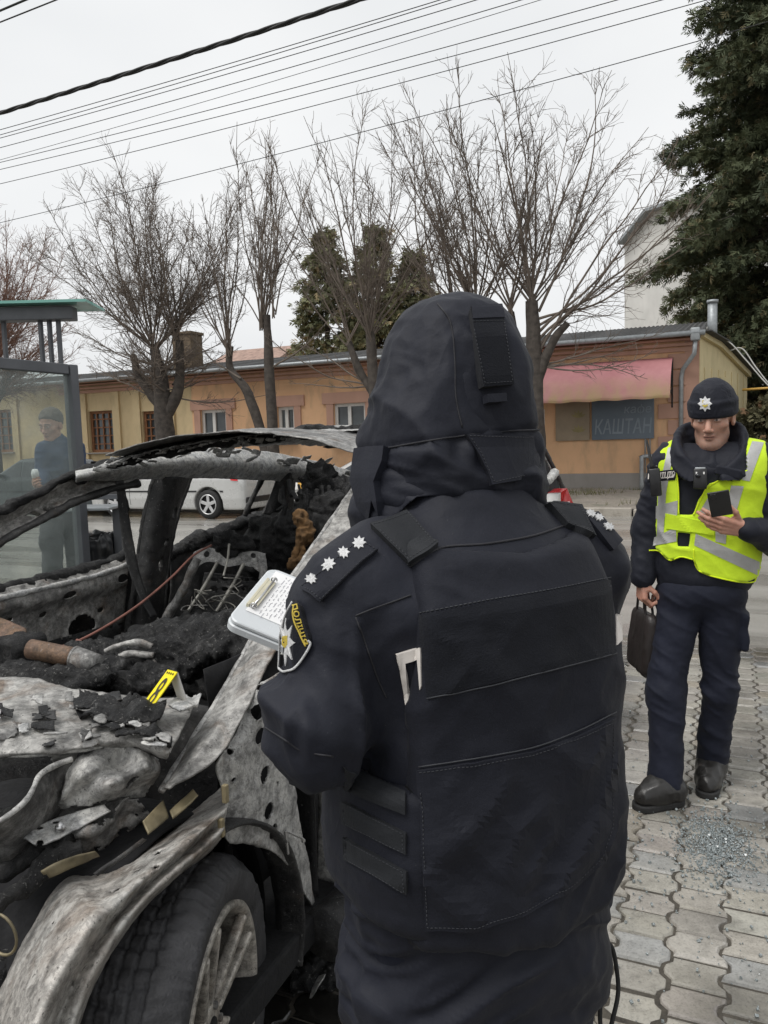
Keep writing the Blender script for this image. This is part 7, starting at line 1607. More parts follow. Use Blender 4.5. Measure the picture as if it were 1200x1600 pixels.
def build_officer_front():
    G = Fig(1090, 915, 3.27); j = G.j
    T = thing('person', G.o, 'officer in a fluorescent yellow vest and black beanie walking towards the viewer with a phone', 'person')
    shR, shL = j(1047, 722, -.01), j(1188, 722, -.01); elR, elL = j(1012, 828, -.02), j(1222, 846, .02); wrR, wrL = j(1004, 900, .04), j(1170, 828, .19)
    hpR, hpL = j(1064, 935, 0), j(1126, 932, 0); _ft = G.l(PZ(1038, 1262, .004)); knR, knL = j(1041, 1085, .13), j(1125, 1078, .0); anR, anL = j(1040, 1224, _ft[1] - .06), j(1112, 1190, -.04)
    HD = j(1113, 651, .0); HY = HD + v3(0, .0, 0); hrot = rotz(R_(10)) @ rotx(R_(-9))
    # G's frame is left-handed in the picture sense only for labels; the head frame maps x to picture right
    def hq(p): return (G.l(p) - HY) @ hrot
    ch1, ch2 = j(1078, 748, 0), j(1150, 748, 0); wa1, wa2 = j(1075, 890, 0), j(1128, 890, 0)
    def tors(q, g=0.0):
        q = q * np.array([1, 1.18, 1]); d = smin(rc(q, ch1, wa1, .128 + g, .128 + g), rc(q, ch2, wa2, .128 + g, .128 + g), .10)
        d = smin(d, rc(q, shR + v3(.03, 0, 0), shL - v3(.03, 0, 0), .075 + g), .06); return d
    def arms(q, g=0.0):
        a = smin(rc(q, shR, elR, .078 + g, .064 + g), rc(q, elR, wrR, .064 + g, .047 + g), .03); b = smin(rc(q, shL, elL, .078 + g, .066 + g), rc(q, elL, wrL, .066 + g, .046 + g), .03); return np.minimum(a, b)
    zh = j(1090, 925)[2]
    def jack(q): d = smin(tors(q), arms(q), .03); return smax(d, zh - .012 - q[:, 2], .012)
    def jf(p):
        q = G.l(p); z = q[:, 2]; a = .004 * ridge(np.stack([q[:, 0] * 7, q[:, 1] * 7, z * 9], 1), 2, 61)
        s = np.clip((np.abs(q[:, 0] - .05) - .15) / .03, 0, 1); return a + s * .006 * ridge(np.stack([q[:, 0] * 9, q[:, 1] * 9, z * 15 + q[:, 0] * 8], 1), 2, 63) + .0015 * fbm(q * 24, 3, 5)
    FJ2 = lambda p: jack(G.l(p)) - jf(p)
    # continuous body
    hR = hand_prims(G.w(wrR + v3(-.002, .0, -.012)), v3(0, 0, -1) + G.F * .12, -G.X * .8 + G.F * .5, -1, (1.15, 1.2, 1.25, 1.3), (.45, .9), 1.0, .03)
    hL = hand_prims(G.w(wrL + v3(-.016, .014, .002)), -G.X * .93 + v3(0, 0, .22) + G.F * .22, G.F * .9 - v3(0, 0, .35), 1, (.30, .34, .40, .48), (1.0, -.1), 1.03, .05)
    def body(p):
        q = G.l(p); d = head_sd(hq(p)); d = smin(d, rc(q, HY + v3(0, -.02, -.06), HY + v3(-.004, -.015, -.20), .058, .064), .03)
        d = smin(d, smax(tors(q, -.035), q[:, 2] - (HY[2] - .17), .01), .03); d = smin(d, arms(q, -.024), .015)
        for h, k, a in ((hpR, knR, anR), (hpL, knL, anL)): d = smin(d, rc(q, h, k, .075, .05), .02); d = smin(d, rc(q, k, a, .05, .038), .02)
        for pr in (hR, hL): d = smin(d, prims_sdf(p, pr, .005), .010)
        return d
    def bcol(V):
        c = head_col(hq(V)); q = G.l(V); hd = q[:, 2] > HY[2] - .14; hands = np.tile(np.array([.50, .26, .19]), (len(V), 1)) * (1 + .10 * fbm(V * 60, 3, 5))[:, None]
        return np.where(hd[:, None], c, hands)
    lo, hi = G.o + v3(-.5, -.45, .03), G.o + v3(.5, .45, 1.86)
    sdf_obj('body', body, lo, hi, .0032, MT['skin'], T, None, bcol)
    sdf_obj('jacket', lambda p: jack(G.l(p)), G.o + v3(-.5, -.5, .78), G.o + v3(.5, .45, 1.65), .007, MT['jacket'], T, jf)
    # collar, turned up and open
    cj = [j(1110, 664, -.085), j(1076, 666, -.065), j(1066, 676, -.01), j(1062, 692, .055), j(1068, 712, .105), j(1090, 730, .13)]
    ck = [j(1110, 664, -.085), j(1140, 662, -.07), j(1155, 672, -.01), j(1158, 694, .045), j(1150, 718, .095), j(1128, 736, .125)]
    def coll(p):
        q = G.l(p); d = 1e9 * np.ones(len(q))
        for L in (cj, ck):
            sp = smooth_path(L, 5); c0 = HY * v3(1, 1, 0)
            for i, a in enumerate(sp):
                o_ = (a * v3(1, 1, 0) - c0); o_ /= np.linalg.norm(o_); f = i / len(sp)
                d = smin(d, smin(rc(q, a + o_ * .012, a - o_ * .004 - v3(0, 0, .06), .010, .013), rc(q, a + o_ * .012, a + o_ * .034 - v3(0, 0, .045 + .02 * f), .010, .008), .012), .012)
        return d
    cf = lambda p: .004 * ridge(np.stack([G.l(p)[:, 0] * 14, G.l(p)[:, 1] * 14, p[:, 2] * 12], 1), 2, 65)
    sdf_obj('collar', coll, G.o + v3(-.3, -.3, 1.35), G.o + v3(.35, .3, 1.66), .005, MT['jacket'], T, cf)
    nk = lambda p: smax(rc(G.l(p), HY + v3(-.008, -.006, -.15), HY + v3(-.008, .012, -.23), .064, .090), -rc(G.l(p), HY + v3(0, .0, -.06), HY + v3(0, -.0, -.13), .058, .062), .01)
    sdf_obj('neck_warmer', nk, G.o + v3(-.3, -.3, 1.25), G.o + v3(.35, .3, 1.62), .006, MT['jacket'], T, lambda p: .004 * ridge(p * 18, 2, 3))
    fl = lambda p: rbox((G.l(p) - j(1138, 738, .145)) @ roty(R_(14)), (0, 0, 0), (.050, .007, .020), .006)
    sdf_obj('collar_flap', fl, G.o + v3(-.1, -.4, 1.2), G.o + v3(.45, .4, 1.6), .005, MT['jacket'], T)
    # fluorescent vest
    J2 = lambda pts: [tuple(j(x, y, .13)[[0, 2]]) for x, y in pts]
    bot = J2([(985, 850), (1003, 859), (1030, 862), (1046, 876), (1064, 871), (1084, 875), (1092, 893), (1124, 904), (1165, 911), (1186, 906), (1196, 878), (1215, 860)])
    bx, bz = np.array([b[0] for b in bot]), np.array([b[1] for b in bot])
    opening = J2([(1048, 680), (1056, 735), (1060, 770), (1060, 806), (1083, 806), (1093, 782), (1110, 757), (1168, 735), (1168, 680)]); gap = J2([(1059, 833), (1081, 832), (1077, 856), (1059, 855)])
    xl, xr = j(1026, 760, .1)[0], j(1198, 760, .1)[0]
    def vest(q):
        d = tors(q, .017); reg = np.interp(q[:, 0], bx, bz) - q[:, 2]; d = smax(d, reg, .006)
        fr = np.where(q[:, 1] > 0, np.minimum(poly_sd(q[:, 0], q[:, 2], opening), poly_sd(q[:, 0], q[:, 2], gap)), 1.0)
        d = smax(d, -fr, .004); d = smax(d, .118 - np.hypot(q[:, 0] - HY[0], q[:, 1] - HY[1] + .01) - 9 * np.clip(HY[2] - .27 - q[:, 2], 0, 1), .006)
        dx = np.maximum(np.interp(q[:, 2], [1.0, 1.25, 1.38, 1.5], [xl - .07, xl - .004, xl + .004, xl + .0]) - q[:, 0], q[:, 0] - np.interp(q[:, 2], [1.0, 1.25, 1.38, 1.5], [xr + .05, xr + .01, xr, xr])); d = smax(d, dx, .006)
        return np.maximum(d, -tors(q, .004))
    vf = lambda p: .004 * ridge(np.stack([G.l(p)[:, 0] * 8 + p[:, 2] * 6, G.l(p)[:, 1] * 6, p[:, 2] * 8], 1), 2, 67) + .001 * fbm(p * 24, 2, 5)
    V = sdf_obj('vest', lambda p: vest(G.l(p)), G.o + v3(-.42, -.4, .85), G.o + v3(.42, .4, 1.62), .0048, MT['hivis'], T, vf)
    FV2 = lambda p: np.minimum(vest(G.l(p)) - vf(p), FJ2(p)); k = dict(start=2.2, far=5.0)
    band = lambda name, quad, nu=18, nv=6, h=.0014, th=.0014, m='reflect': patch(name, FV2, quad, h, th, MT[m], V, nu, nv, **k)
    band('reflective_band', [(1044, 700), (1054, 698), (1041, 770), (1029, 772)], 6, 22); band('reflective_band', [(1029, 772), (1041, 770), (1037, 838), (1027, 840)], 6, 18)
    band('reflective_band', [(1025, 791), (1059, 782), (1058, 805), (1025, 811)]); band('reflective_band', [(1022, 840), (1056, 824), (1057, 846), (1020, 853)])
    band('reflective_band', [(1175, 690), (1193, 692), (1171, 752), (1154, 749)], 7, 20); band('reflective_band', [(1143, 758), (1162, 760), (1150, 800), (1132, 796)], 7, 14)
    band('reflective_band', [(1106, 778), (1118, 788), (1103, 804), (1091, 803)], 8, 8); band('reflective_band', [(1118, 815), (1136, 818), (1134, 850), (1118, 846)], 7, 10)
    band('reflective_band', [(1087, 834), (1186, 878), (1186, 900), (1085, 852)], 30, 7)
    band('closing_tab', [(1041, 802), (1117, 818), (1116, 836), (1041, 826)], 20, 7, .004, .003, 'hivis'); band('pocket_tab', [(1146, 742), (1160, 740), (1158, 759), (1144, 759)], 6, 6, .0024, .002, 'hivis')
    for pts in ([(1014, 860), (1030, 861), (1046, 875), (1064, 870), (1083, 874)], [(1084, 858), (1085, 875), (1093, 892), (1124, 903), (1165, 910), (1184, 905), (1188, 885)], [(1057, 735), (1060, 770), (1060, 804)], [(1168, 735), (1112, 757), (1094, 782), (1084, 805)]):
        seam('vest_binding', FV2, pts, .0032, MT['hiedge'], V, .001, 8, 2.2, 5.0)
    pt = patch('chest_patch', FV2, [(1013, 738), (1057, 733), (1055, 750), (1012, 753)], .0012, .002, MT['velcro'], V, 16, 6, **k)
    textpatch('lettering', FV2, 'ПОЛІЦІЯ', [(1014, 740), (1056, 735.5), (1054, 748), (1013, 751)], .0032, .0006, MT['white_tape'], pt, .03, **k)
    p2 = patch('jacket_patch', FV2, [(1056.5, 738), (1066, 737), (1066, 750), (1057, 751)], .0008, .001, MT['velcro'], T, 6, 5, **k); textpatch('lettering', FV2, 'Я', [(1059, 740), (1065, 739), (1065, 748), (1059, 749)], .0019, .0005, MT['thread'], p2, .02, **k)
    # beanie with its star
    def bean(p):
        q = hq(p); d = ell(q, v3(0, -.012, .052), v3(.091, .113, .108)); cuff = smax(ell(q, v3(0, -.012, .05), v3(.096, .119, .30)), np.abs(q[:, 2] - .041 + .10 * (q[:, 1] + .0) * .35) - .035, .012)
        d = smin(smax(d, .02 - q[:, 2], .01), cuff, .008); d = smax(d, .004 - q[:, 2] + .12 * (q[:, 1] - .10), .008); return np.maximum(d, -ell(q, v3(0, -.012, .03), v3(.083, .106, .11)))
    bfn = lambda p: .0025 * ridge(np.stack([hq(p)[:, 0] * 12, hq(p)[:, 1] * 12, hq(p)[:, 2] * 20], 1), 2, 71) + .0006 * np.sin(np.arctan2(hq(p)[:, 0], hq(p)[:, 1]) * 150)
    Bn = sdf_obj('beanie', bean, G.w(HY) - v3(.2, .2, .06), G.w(HY) + v3(.2, .2, .22), .0036, MT['jacket'], T, bfn)
    FB = lambda p: bean(p) - bfn(p)
    bd = conform('badge', FB, *star_uv(8, .66), [(1091, 619), (1113, 619), (1113, 643), (1091, 643)], .0006, .0035, MT['silver_thread'], Bn, start=2.2, far=5.0)
    conform('badge_shield', FB, np.array([(.0, 0), (1, 0), (1, .7), (.5, 1), (0, .7)]), [(0, 4, 3, 2, 1)], [(1098, 626), (1106, 626), (1106, 637), (1098, 637)], .0042, .0008, MT['yellow_thread'], bd, start=2.2, far=5.0)
    # trousers
    def legs(q):
        d = None
        for h, kn, a, rr in ((hpR, knR, anR, (.094, .072, .068)), (hpL, knL, anL, (.100, .072, .066))):
            e = smin(rc(q, h + v3(0, 0, .02), kn, rr[0], rr[1]), rc(q, kn, a, rr[1], rr[2]), .03); d = e if d is None else smin(d, e, .018)
        d = smin(d, ell(q, j(1094, 925, 0), v3(.17, .125, .09)), .05); pk = rbox((q - j(1163, 985, 0)), (0, 0, 0), (.014, .06, .08), .012); d = smin(d, pk, .02)
        return smax(d, np.where(q[:, 0] < j(1075, 1200)[0], anR[2] - .055, anL[2] - .04) - q[:, 2], .01)
    lf = lambda p: (lambda q: .0075 * ridge(np.stack([q[:, 0] * 6 + q[:, 2] * 2, q[:, 1] * 6, q[:, 2] * 12 + q[:, 0] * 6], 1), 2, 73) * (.6 + .6 * np.exp(-((q[:, 2] - .48) / .15) ** 2)) + .002 * fbm(q * 22, 3, 5))(G.l(p))
    sdf_obj('trousers', lambda p: legs(G.l(p)), G.o + v3(-.4, -.4, .05), G.o + v3(.4, .4, 1.1), .006, MT['trousers'], T, lf)
    # boots
    for (an, heel, toe, lift) in ((anR, j(1050, 1248, _ft[1] - .06), j(1006, 1246, _ft[1] + .03), 1), (anL, j(1110, 1222, -.05), j(1105, 1236, .10), 0)):
        an = an + v3(0, 0, .0); hz = heel.copy(); tz = toe.copy(); hz[2] = max(.05, hz[2] + .0); tz[2] = .046 if not lift else .052; hz[2] = .05 if not lift else .058
        def bt(p, an=an, hz=hz, tz=tz, lift=lift):
            q = G.l(p); m = hz * .4 + tz * .6; d = smin(rc(q, an, hz, .054, .046), rc(q, hz + v3(0, 0, .0), m, .042, .044), .05); d = smin(d, rc(q, m, tz, .044, .038), .02); d = smin(d, rc(q, an, m + v3(0, 0, .02), .05, .045), .05)
            return smax(d, .008 - q[:, 2], .006)
        bo = sdf_obj('boot', bt, G.w(an) - v3(.3, .3, .3), G.w(an) + v3(.3, .3, .16), .005, MT['boot'], T, lambda p: .003 * ridge(p * 16, 2, 3))
        def sole(p, hz=hz, tz=tz):
            q = G.l(p); e = q * np.array([1, 1, 0]); d = rc(e, hz * v3(1, 1, 0), tz * v3(1, 1, 0), .052, .047); return smax(d, np.abs(q[:, 2] - .014) - .014, .004)
        sdf_obj('sole', sole, G.w(an) - v3(.3, .3, .3), G.w(an) + v3(.3, .3, .1), .005, MT['rubber'], bo)
    # --- things he carries
    def obj_px(name, quad, th, mat, bev, parent):
        pass
    tl, tr, br, bl = [G.w(j(*q)) for q in ((1102, 771, .33), (1136, 766, .33), (1148, 802, .275), (1114, 808, .275))]
    c = (tl + tr + br + bl) / 4; x = (tr - tl + br - bl); hx = np.linalg.norm(x) / 4; x /= np.linalg.norm(x); y = (tl - bl + tr - br); hy = np.linalg.norm(y) / 4; y -= x * (y @ x); y /= np.linalg.norm(y); R = np.stack([x, y, np.cross(x, y)], 1)
    Ph = thing('phone', c, 'black phone in the bare hand of the officer in the yellow vest', 'phone')
    MB().box(c, (hx, hy, .0042), R, .003).build('case', MT['plastic'], Ph, True)
    MB().box(c - R[:, 2] * np.sign(R[:, 2] @ G.F) * .0036, (hx - .003, hy - .003, .001), R).build('screen', MT['screen'], Ph)
    MB().box(c + R[:, 2] * np.sign(R[:, 2] @ G.F) * .0042 + R @ v3(-hx * .5, hy * .68, 0), (.012, .012, .0012), R, .001).build('camera_bump', MT['screen'], Ph)
    # briefcase in the other hand
    bc = G.w(j(1007, 1002, -.03)); bR = G.R @ rotz(R_(-22))
    Bg = thing('handbag', bc - v3(0, 0, .16), 'dark brown leather bag hanging from the hand of the officer in the yellow vest', 'bag')
    def bag(p): q = (p - bc) @ bR; w_ = np.interp(q[:, 2], [-.16, .0, .13], [.050, .045, .022]); return rbox(q * np.stack([.05 / w_, np.ones(len(q)), np.ones(len(q))], 1), (0, 0, 0), (.045, .120, .135), .03) * .7
    bg_ = sdf_obj('body', bag, bc - v3(.25, .25, .2), bc + v3(.25, .25, .2), .006, MT['bag'], Bg, lambda p: .006 * ridge(np.stack([p[:, 0] * 9, p[:, 1] * 9, p[:, 2] * 5], 1), 2, 3))
    hc = G.w(j(1003, 924, .03))
    for s in (-1, 1):
        mb = MB(); mb.tube(smooth_path([bc + bR @ v3(s * .018, -.06, .11), bc + bR @ v3(s * .014, -.05, .17), hc + bR @ v3(s * .004, -.03, 0), hc + bR @ v3(s * .004, .03, 0), bc + bR @ v3(s * .014, .05, .17), bc + bR @ v3(s * .018, .06, .11)], 6), .006, 7); mb.build('handle', MT['bag'], Bg, True)
    mb = MB(); q = bc + bR @ v3(.036, .10, -.03); mb.tube([q - bR @ v3(.01, 0, 0), q + bR @ v3(.014, 0, 0)], .008, 12); mb.build('clasp', MT['bright'], Bg, True)
    # radio on the shoulder, body camera on the chest
    ra, rb = G.w(j(1022, 732, .13)), G.w(j(1026, 775, .13)); Rr = frame(ra - rb, G.F)
    Rd = thing('walkie_talkie', rb, 'black walkie talkie with a stub aerial clipped to the shoulder of the yellow vest', 'radio')
    MB().box((ra + rb) / 2, (.022, np.linalg.norm(ra - rb) / 2, .016), Rr, .005).build('case', MT['plastic'], Rd, True)
    mb = MB(); t0 = ra + Rr @ v3(-.006, .0, 0); t1 = G.w(j(1010, 687, .13)); mb.tube([t0, t0 + (t1 - t0) * .12, t0 + (t1 - t0) * .15, t1], [.0095, .0095, .007, .0045], 10); mb.build('aerial', MT['rubber'], Rd, True)
    mb = MB(); kq = ra + Rr @ v3(.011, 0, 0); mb.tube([kq, kq + Rr @ v3(0, .012, 0)], .006, 12); mb.build('knob', MT['plastic'], Rd, True)
    cc = G.w(j(1094, 748, .165)); Rc = G.R @ rotx(R_(6))
    Cm = thing('body_camera', cc, 'small black body camera with a pale top on the chest of the vested officer', 'camera')
    MB().box(cc, (.026, .013, .042), Rc, .006).build('case', MT['plastic'], Cm, True)
    mb = MB(); mb.box(cc + Rc @ v3(0, .002, .040), (.020, .009, .006), Rc, .003); mb.build('top_cap', MT['galv'], Cm, True)
    mb = MB(); lq = cc + Rc @ v3(-.008, .012, .012); mb.tube([lq, lq + Rc @ v3(0, .006, 0)], .010, 16); mb.build('lens', MT['screen'], Cm, True)
    for xx in (-.014, .014): mb = MB(); mb.box(cc + Rc @ v3(xx, .013, .022), (.003, .0015, .005), Rc, .001); mb.build('indicator', MT['whitelens'], Cm)
build_officer_front()

def build_bystander():
    G = Fig(98, 790, 6.3); j = G.j
    T = thing('person', G.o, 'person in a blue jacket and grey trousers standing behind the bus shelter glass', 'person')
    HD = j(80, 664, 0); hrot = rotz(R_(38)) @ rotx(R_(-12)); hq = lambda p: (G.l(p) - HD) @ hrot
    shR, shL = j(72, 704, .02), j(117, 702, -.08); elR, elL = j(68, 742, .05), j(124, 745, -.1); wrR, wrL = j(66, 758, .20), j(92, 765, .12)
    hpR, hpL = j(86, 790, 0), j(107, 792, -.04); knR, knL = j(80, 846, .04), j(116, 842, -.05); anR, anL = j(80, 0, 0), j(118, 0, 0)
    anR = np.array([knR[0] - .0, .0, .10]); anL = np.array([knL[0] + .03, -.1, .10]); s_ = 1.0
    def tors(q, g=0.): return smin(rc(q * v3(1, 1.1, 1), j(86, 716, 0), j(92, 780, 0), .115 + g, .125 + g), rc(q * v3(1, 1.1, 1), j(106, 714, -.03), j(104, 780, -.03), .115 + g, .125 + g), .1)
    def arms(q, g=0.): return np.minimum(smin(rc(q, shR, elR, .075 + g, .062 + g), rc(q, elR, wrR, .062 + g, .045 + g), .03), smin(rc(q, shL, elL, .075 + g, .062 + g), rc(q, elL, wrL, .062 + g, .045 + g), .03))
    hR = hand_prims(G.w(wrR + v3(-.01, .01, .0)), -G.X * .5 + G.F * .7 + v3(0, 0, .2), -G.X * .6 - G.F * .2 + v3(0, 0, -.3), 1, (.9, 1, 1, 1.1), (.7, .5)); hL = hand_prims(G.w(wrL + v3(-.01, .01, 0)), -G.X + G.F * .4, G.F - v3(0, 0, .4), 1, (.6, .7, .8, .8), (.7, .3))
    def body(p):
        q = G.l(p); d = head_sd(hq(p)); d = smin(d, rc(q, HD + v3(0, -.02, -.06), HD + v3(.06, -.03, -.2), .058, .066), .03); d = smin(d, smax(tors(q, -.03), q[:, 2] - HD[2] + .18, .01), .03); d = smin(d, arms(q, -.022), .015)
        for h, k, a in ((hpR, knR, anR), (hpL, knL, anL)): d = smin(d, rc(q, h, k, .075, .05), .02); d = smin(d, rc(q, k, a, .05, .04), .02)
        return smin(smin(d, prims_sdf(p, hR, .005), .01), prims_sdf(p, hL, .005), .01)
    sdf_obj('body', body, G.o + v3(-.5, -.5, .03), G.o + v3(.5, .5, 2.05), .0055, MT['skin'], T, None, lambda V: np.where((G.l(V)[:, 2] > HD[2] - .14)[:, None], head_col(hq(V), stubble=.3), np.array([.50, .28, .2])))
    jk = lambda p: smax(smin(smin(tors(G.l(p)), arms(G.l(p)), .03), rc(G.l(p), HD + v3(.03, -.03, -.13), HD + v3(.07, -.04, -.19), .075, .10), .05), j(95, 800)[2] - p[:, 2], .01)
    nv = m_cloth('blue_jacket_cloth', (.035, .055, .10), .7, 300, .25, .1, .2, .1)
    sdf_obj('jacket', jk, G.o + v3(-.5, -.5, .9), G.o + v3(.5, .5, 1.95), .009, nv, T, lambda p: .008 * ridge(p * v3(7, 7, 9), 2, 3))
    lg = lambda p: sminl([smin(rc(G.l(p), h, k, .10, .08), rc(G.l(p), k, a, .08, .072), .03) for h, k, a in ((hpR, knR, anR), (hpL, knL, anL))], .02)
    gv = m_cloth('grey_trouser_cloth', (.075, .078, .082), .85, 300, .3, .1, .2, .1)
    sdf_obj('trousers', lg, G.o + v3(-.5, -.5, .02), G.o + v3(.5, .5, 1.25), .009, gv, T, lambda p: .008 * ridge(p * v3(7, 7, 10), 2, 7))
    for a in (anR, anL):
        b = sdf_obj('shoe', lambda p: smax(smin(rc(G.l(p), a, a - v3(0, 0, .05), .055, .05), rc(G.l(p), a - v3(0, 0, .055), a + v3(-.06, .12, -.06), .048, .04), .04), .004 - p[:, 2], .006), G.w(a) - v3(.3, .3, .12), G.w(a) + v3(.3, .3, .1), .008, MT['boot'], T)
    hair = lambda p: smax(ell(hq(p), v3(0, -.016, .045), v3(.083, .106, .098)), -(hq(p)[:, 2] + .55 * (-hq(p)[:, 1] + .045) - .045), .015)
    sdf_obj('hair', hair, G.w(HD) - v3(.2, .2, .15), G.w(HD) + v3(.2, .2, .2), .006, m_plain('short_brown_hair', (.10, .085, .07), .8, 0, .3, 60, .4, 200), T, lambda p: .003 * ridge(p * 40, 2, 3))
    c = G.w(j(55, 741, .30)); o = MB(); o.tube([c - v3(0, 0, .03), c + v3(0, 0, .01), c + v3(0, 0, .04)], [.026, .03, .02], 14); setp(o.build('paper_cup', MT['paper'], None, True), 'small white cup in the hand of the person behind the glass', 'cup')
build_bystander()
# ================================================================ bus shelter, bin, parked cars
def build_shelter():
    # end panel runs across the pavement; its front post stands at the picture x 118
    def at(px, py, d): return P(px, py, d)
    d0 = 4.7; p = P(118, 700, d0); base = v3(p[0], p[1], 0); ex = -RN    # panel runs towards the viewer from the front post
    top = P(110, 578, d0)[2]
    # glass end panel
    T = thing('bus_shelter', base, 'grey steel bus shelter with a dusty glass end panel and green edged roof', 'shelter')
    L = 1.45; mb = MB()
    q = lambda a, z, o=0: base + ex * a + RU * -o + v3(0, 0, z)
    mb.bar(q(0, 0), q(0, top + .03), .06, .07, up=RU, bev=.006); fp = mb.build('post', MT['shelter'], T)
    mb = MB(); mb.bar(q(L, 0), q(L, top + .03), .06, .07, up=RU, bev=.006); mb.build('post', MT['shelter'], T)
    for zz in (top, .25): mb = MB(); mb.bar(q(.036, zz), q(L - .036, zz), .055, .06, bev=.005); mb.build('rail', MT['shelter'], T)
    V = [q(.03, .28, .004), q(L - .03, .28, .004), q(L - .03, top - .03, .004), q(.03, top - .03, .004)]; V += [v + RU * .008 for v in V]
    mk('glass_panel', V, [(0, 1, 2, 3), (7, 6, 5, 4)] + [(i, i + 4, (i + 1) % 4 + 4, (i + 1) % 4) for i in range(4)], MT['pane'], T, False)
    # roof beam and glass roof, three stays
    b0 = P(117, 490, d0 + .05); b1 = P(-40, 494, d0 + .03); bd = (b0 - b1); bd[2] = 0; bl = np.linalg.norm(bd); bd /= bl; zt = b0[2]
    e0 = v3(b0[0], b0[1], zt); e1 = e0 - bd * 3.0; mb = MB(); mb.bar(e0, e1, .10, .078, bev=.006); mb.build('roof_beam', MT['shelter'], T)
    n_ = np.cross(bd, v3(0, 0, 1)); n_ = n_ if n_[1] > 0 else -n_
    mb = MB(); mb.bar(e0 + bd * .11 + v3(0, 0, .056) + n_ * .05, e1 + v3(0, 0, .056) + n_ * .05, .34, .016); mb.build('roof_glass', MT['greenglass'], T)
    for x in (61, 75, 89, 4):
        pq = P(x, 540, d0); a = e0 + bd * ((v3(pq[0], pq[1], 0) - e0) @ bd); a[2] = zt - .04; b = a.copy(); b[2] = top + .03; mb = MB(); mb.bar(a, b, .021, .021, up=RU); mb.build('stay', MT['shelter'], T)
    pb = P(4, 790, d0 + .9)
    # litter bin beside it
    d1 = 4.95; p0 = P(128, 840, d1); p1 = P(185, 835, d1 + .0); zt = P(145, 792, d1)[2]
    c = (p0 + p1) / 2; B = thing('litter_bin', v3(c[0], c[1], 0), 'street litter bin with a flat grey lid and a black bag', 'bin')
    u = p1 - p0; u[2] = 0; W = np.linalg.norm(u); u /= W; n = np.array([-u[1], u[0], 0]); Rm = np.stack([u, n, v3(0, 0, 1)], 1)
    for s in (-1, 1):
        mb = MB(); mb.bar(v3(c[0], c[1], 0) + u * s * (W / 2 + .0), v3(c[0], c[1], zt - .01) + u * s * (W / 2 + .0), .05, .05, up=n, bev=.005); mb.build('post', MT['shelter'], B)
    mb = MB(); mb.box(v3(c[0], c[1], zt) - n * .06, (W / 2 + .03, .17, .008), Rm, .003); mb.build('lid', MT['galv'], B)
    mb = MB(); mb.bar(v3(c[0], c[1], zt + .06) - u * W / 2 + n * .03, v3(c[0], c[1], zt + .06) + u * W / 2 + n * .03, .03, .03); mb.build('rail', MT['shelter'], B)
    bz = P(150, 832, d1)[2]; bc = v3(c[0], c[1], bz - .36)
    def bag(p): q = (p - bc) @ Rm; return smax(rbox(q, (0, 0, 0), (W / 2 - .03, .15, .36), .05), -rbox(q, (0, 0, .34), (W / 2 - .06, .12, .1), .03), .01)
    sdf_obj('bin_bag', bag, bc - v3(.4, .4, .45), bc + v3(.4, .4, .45), .011, MT['binbag'], B, lambda p: .014 * ridge(np.stack([p[:, 0] * 12, p[:, 1] * 12, p[:, 2] * 6], 1), 3, 5))
build_shelter()

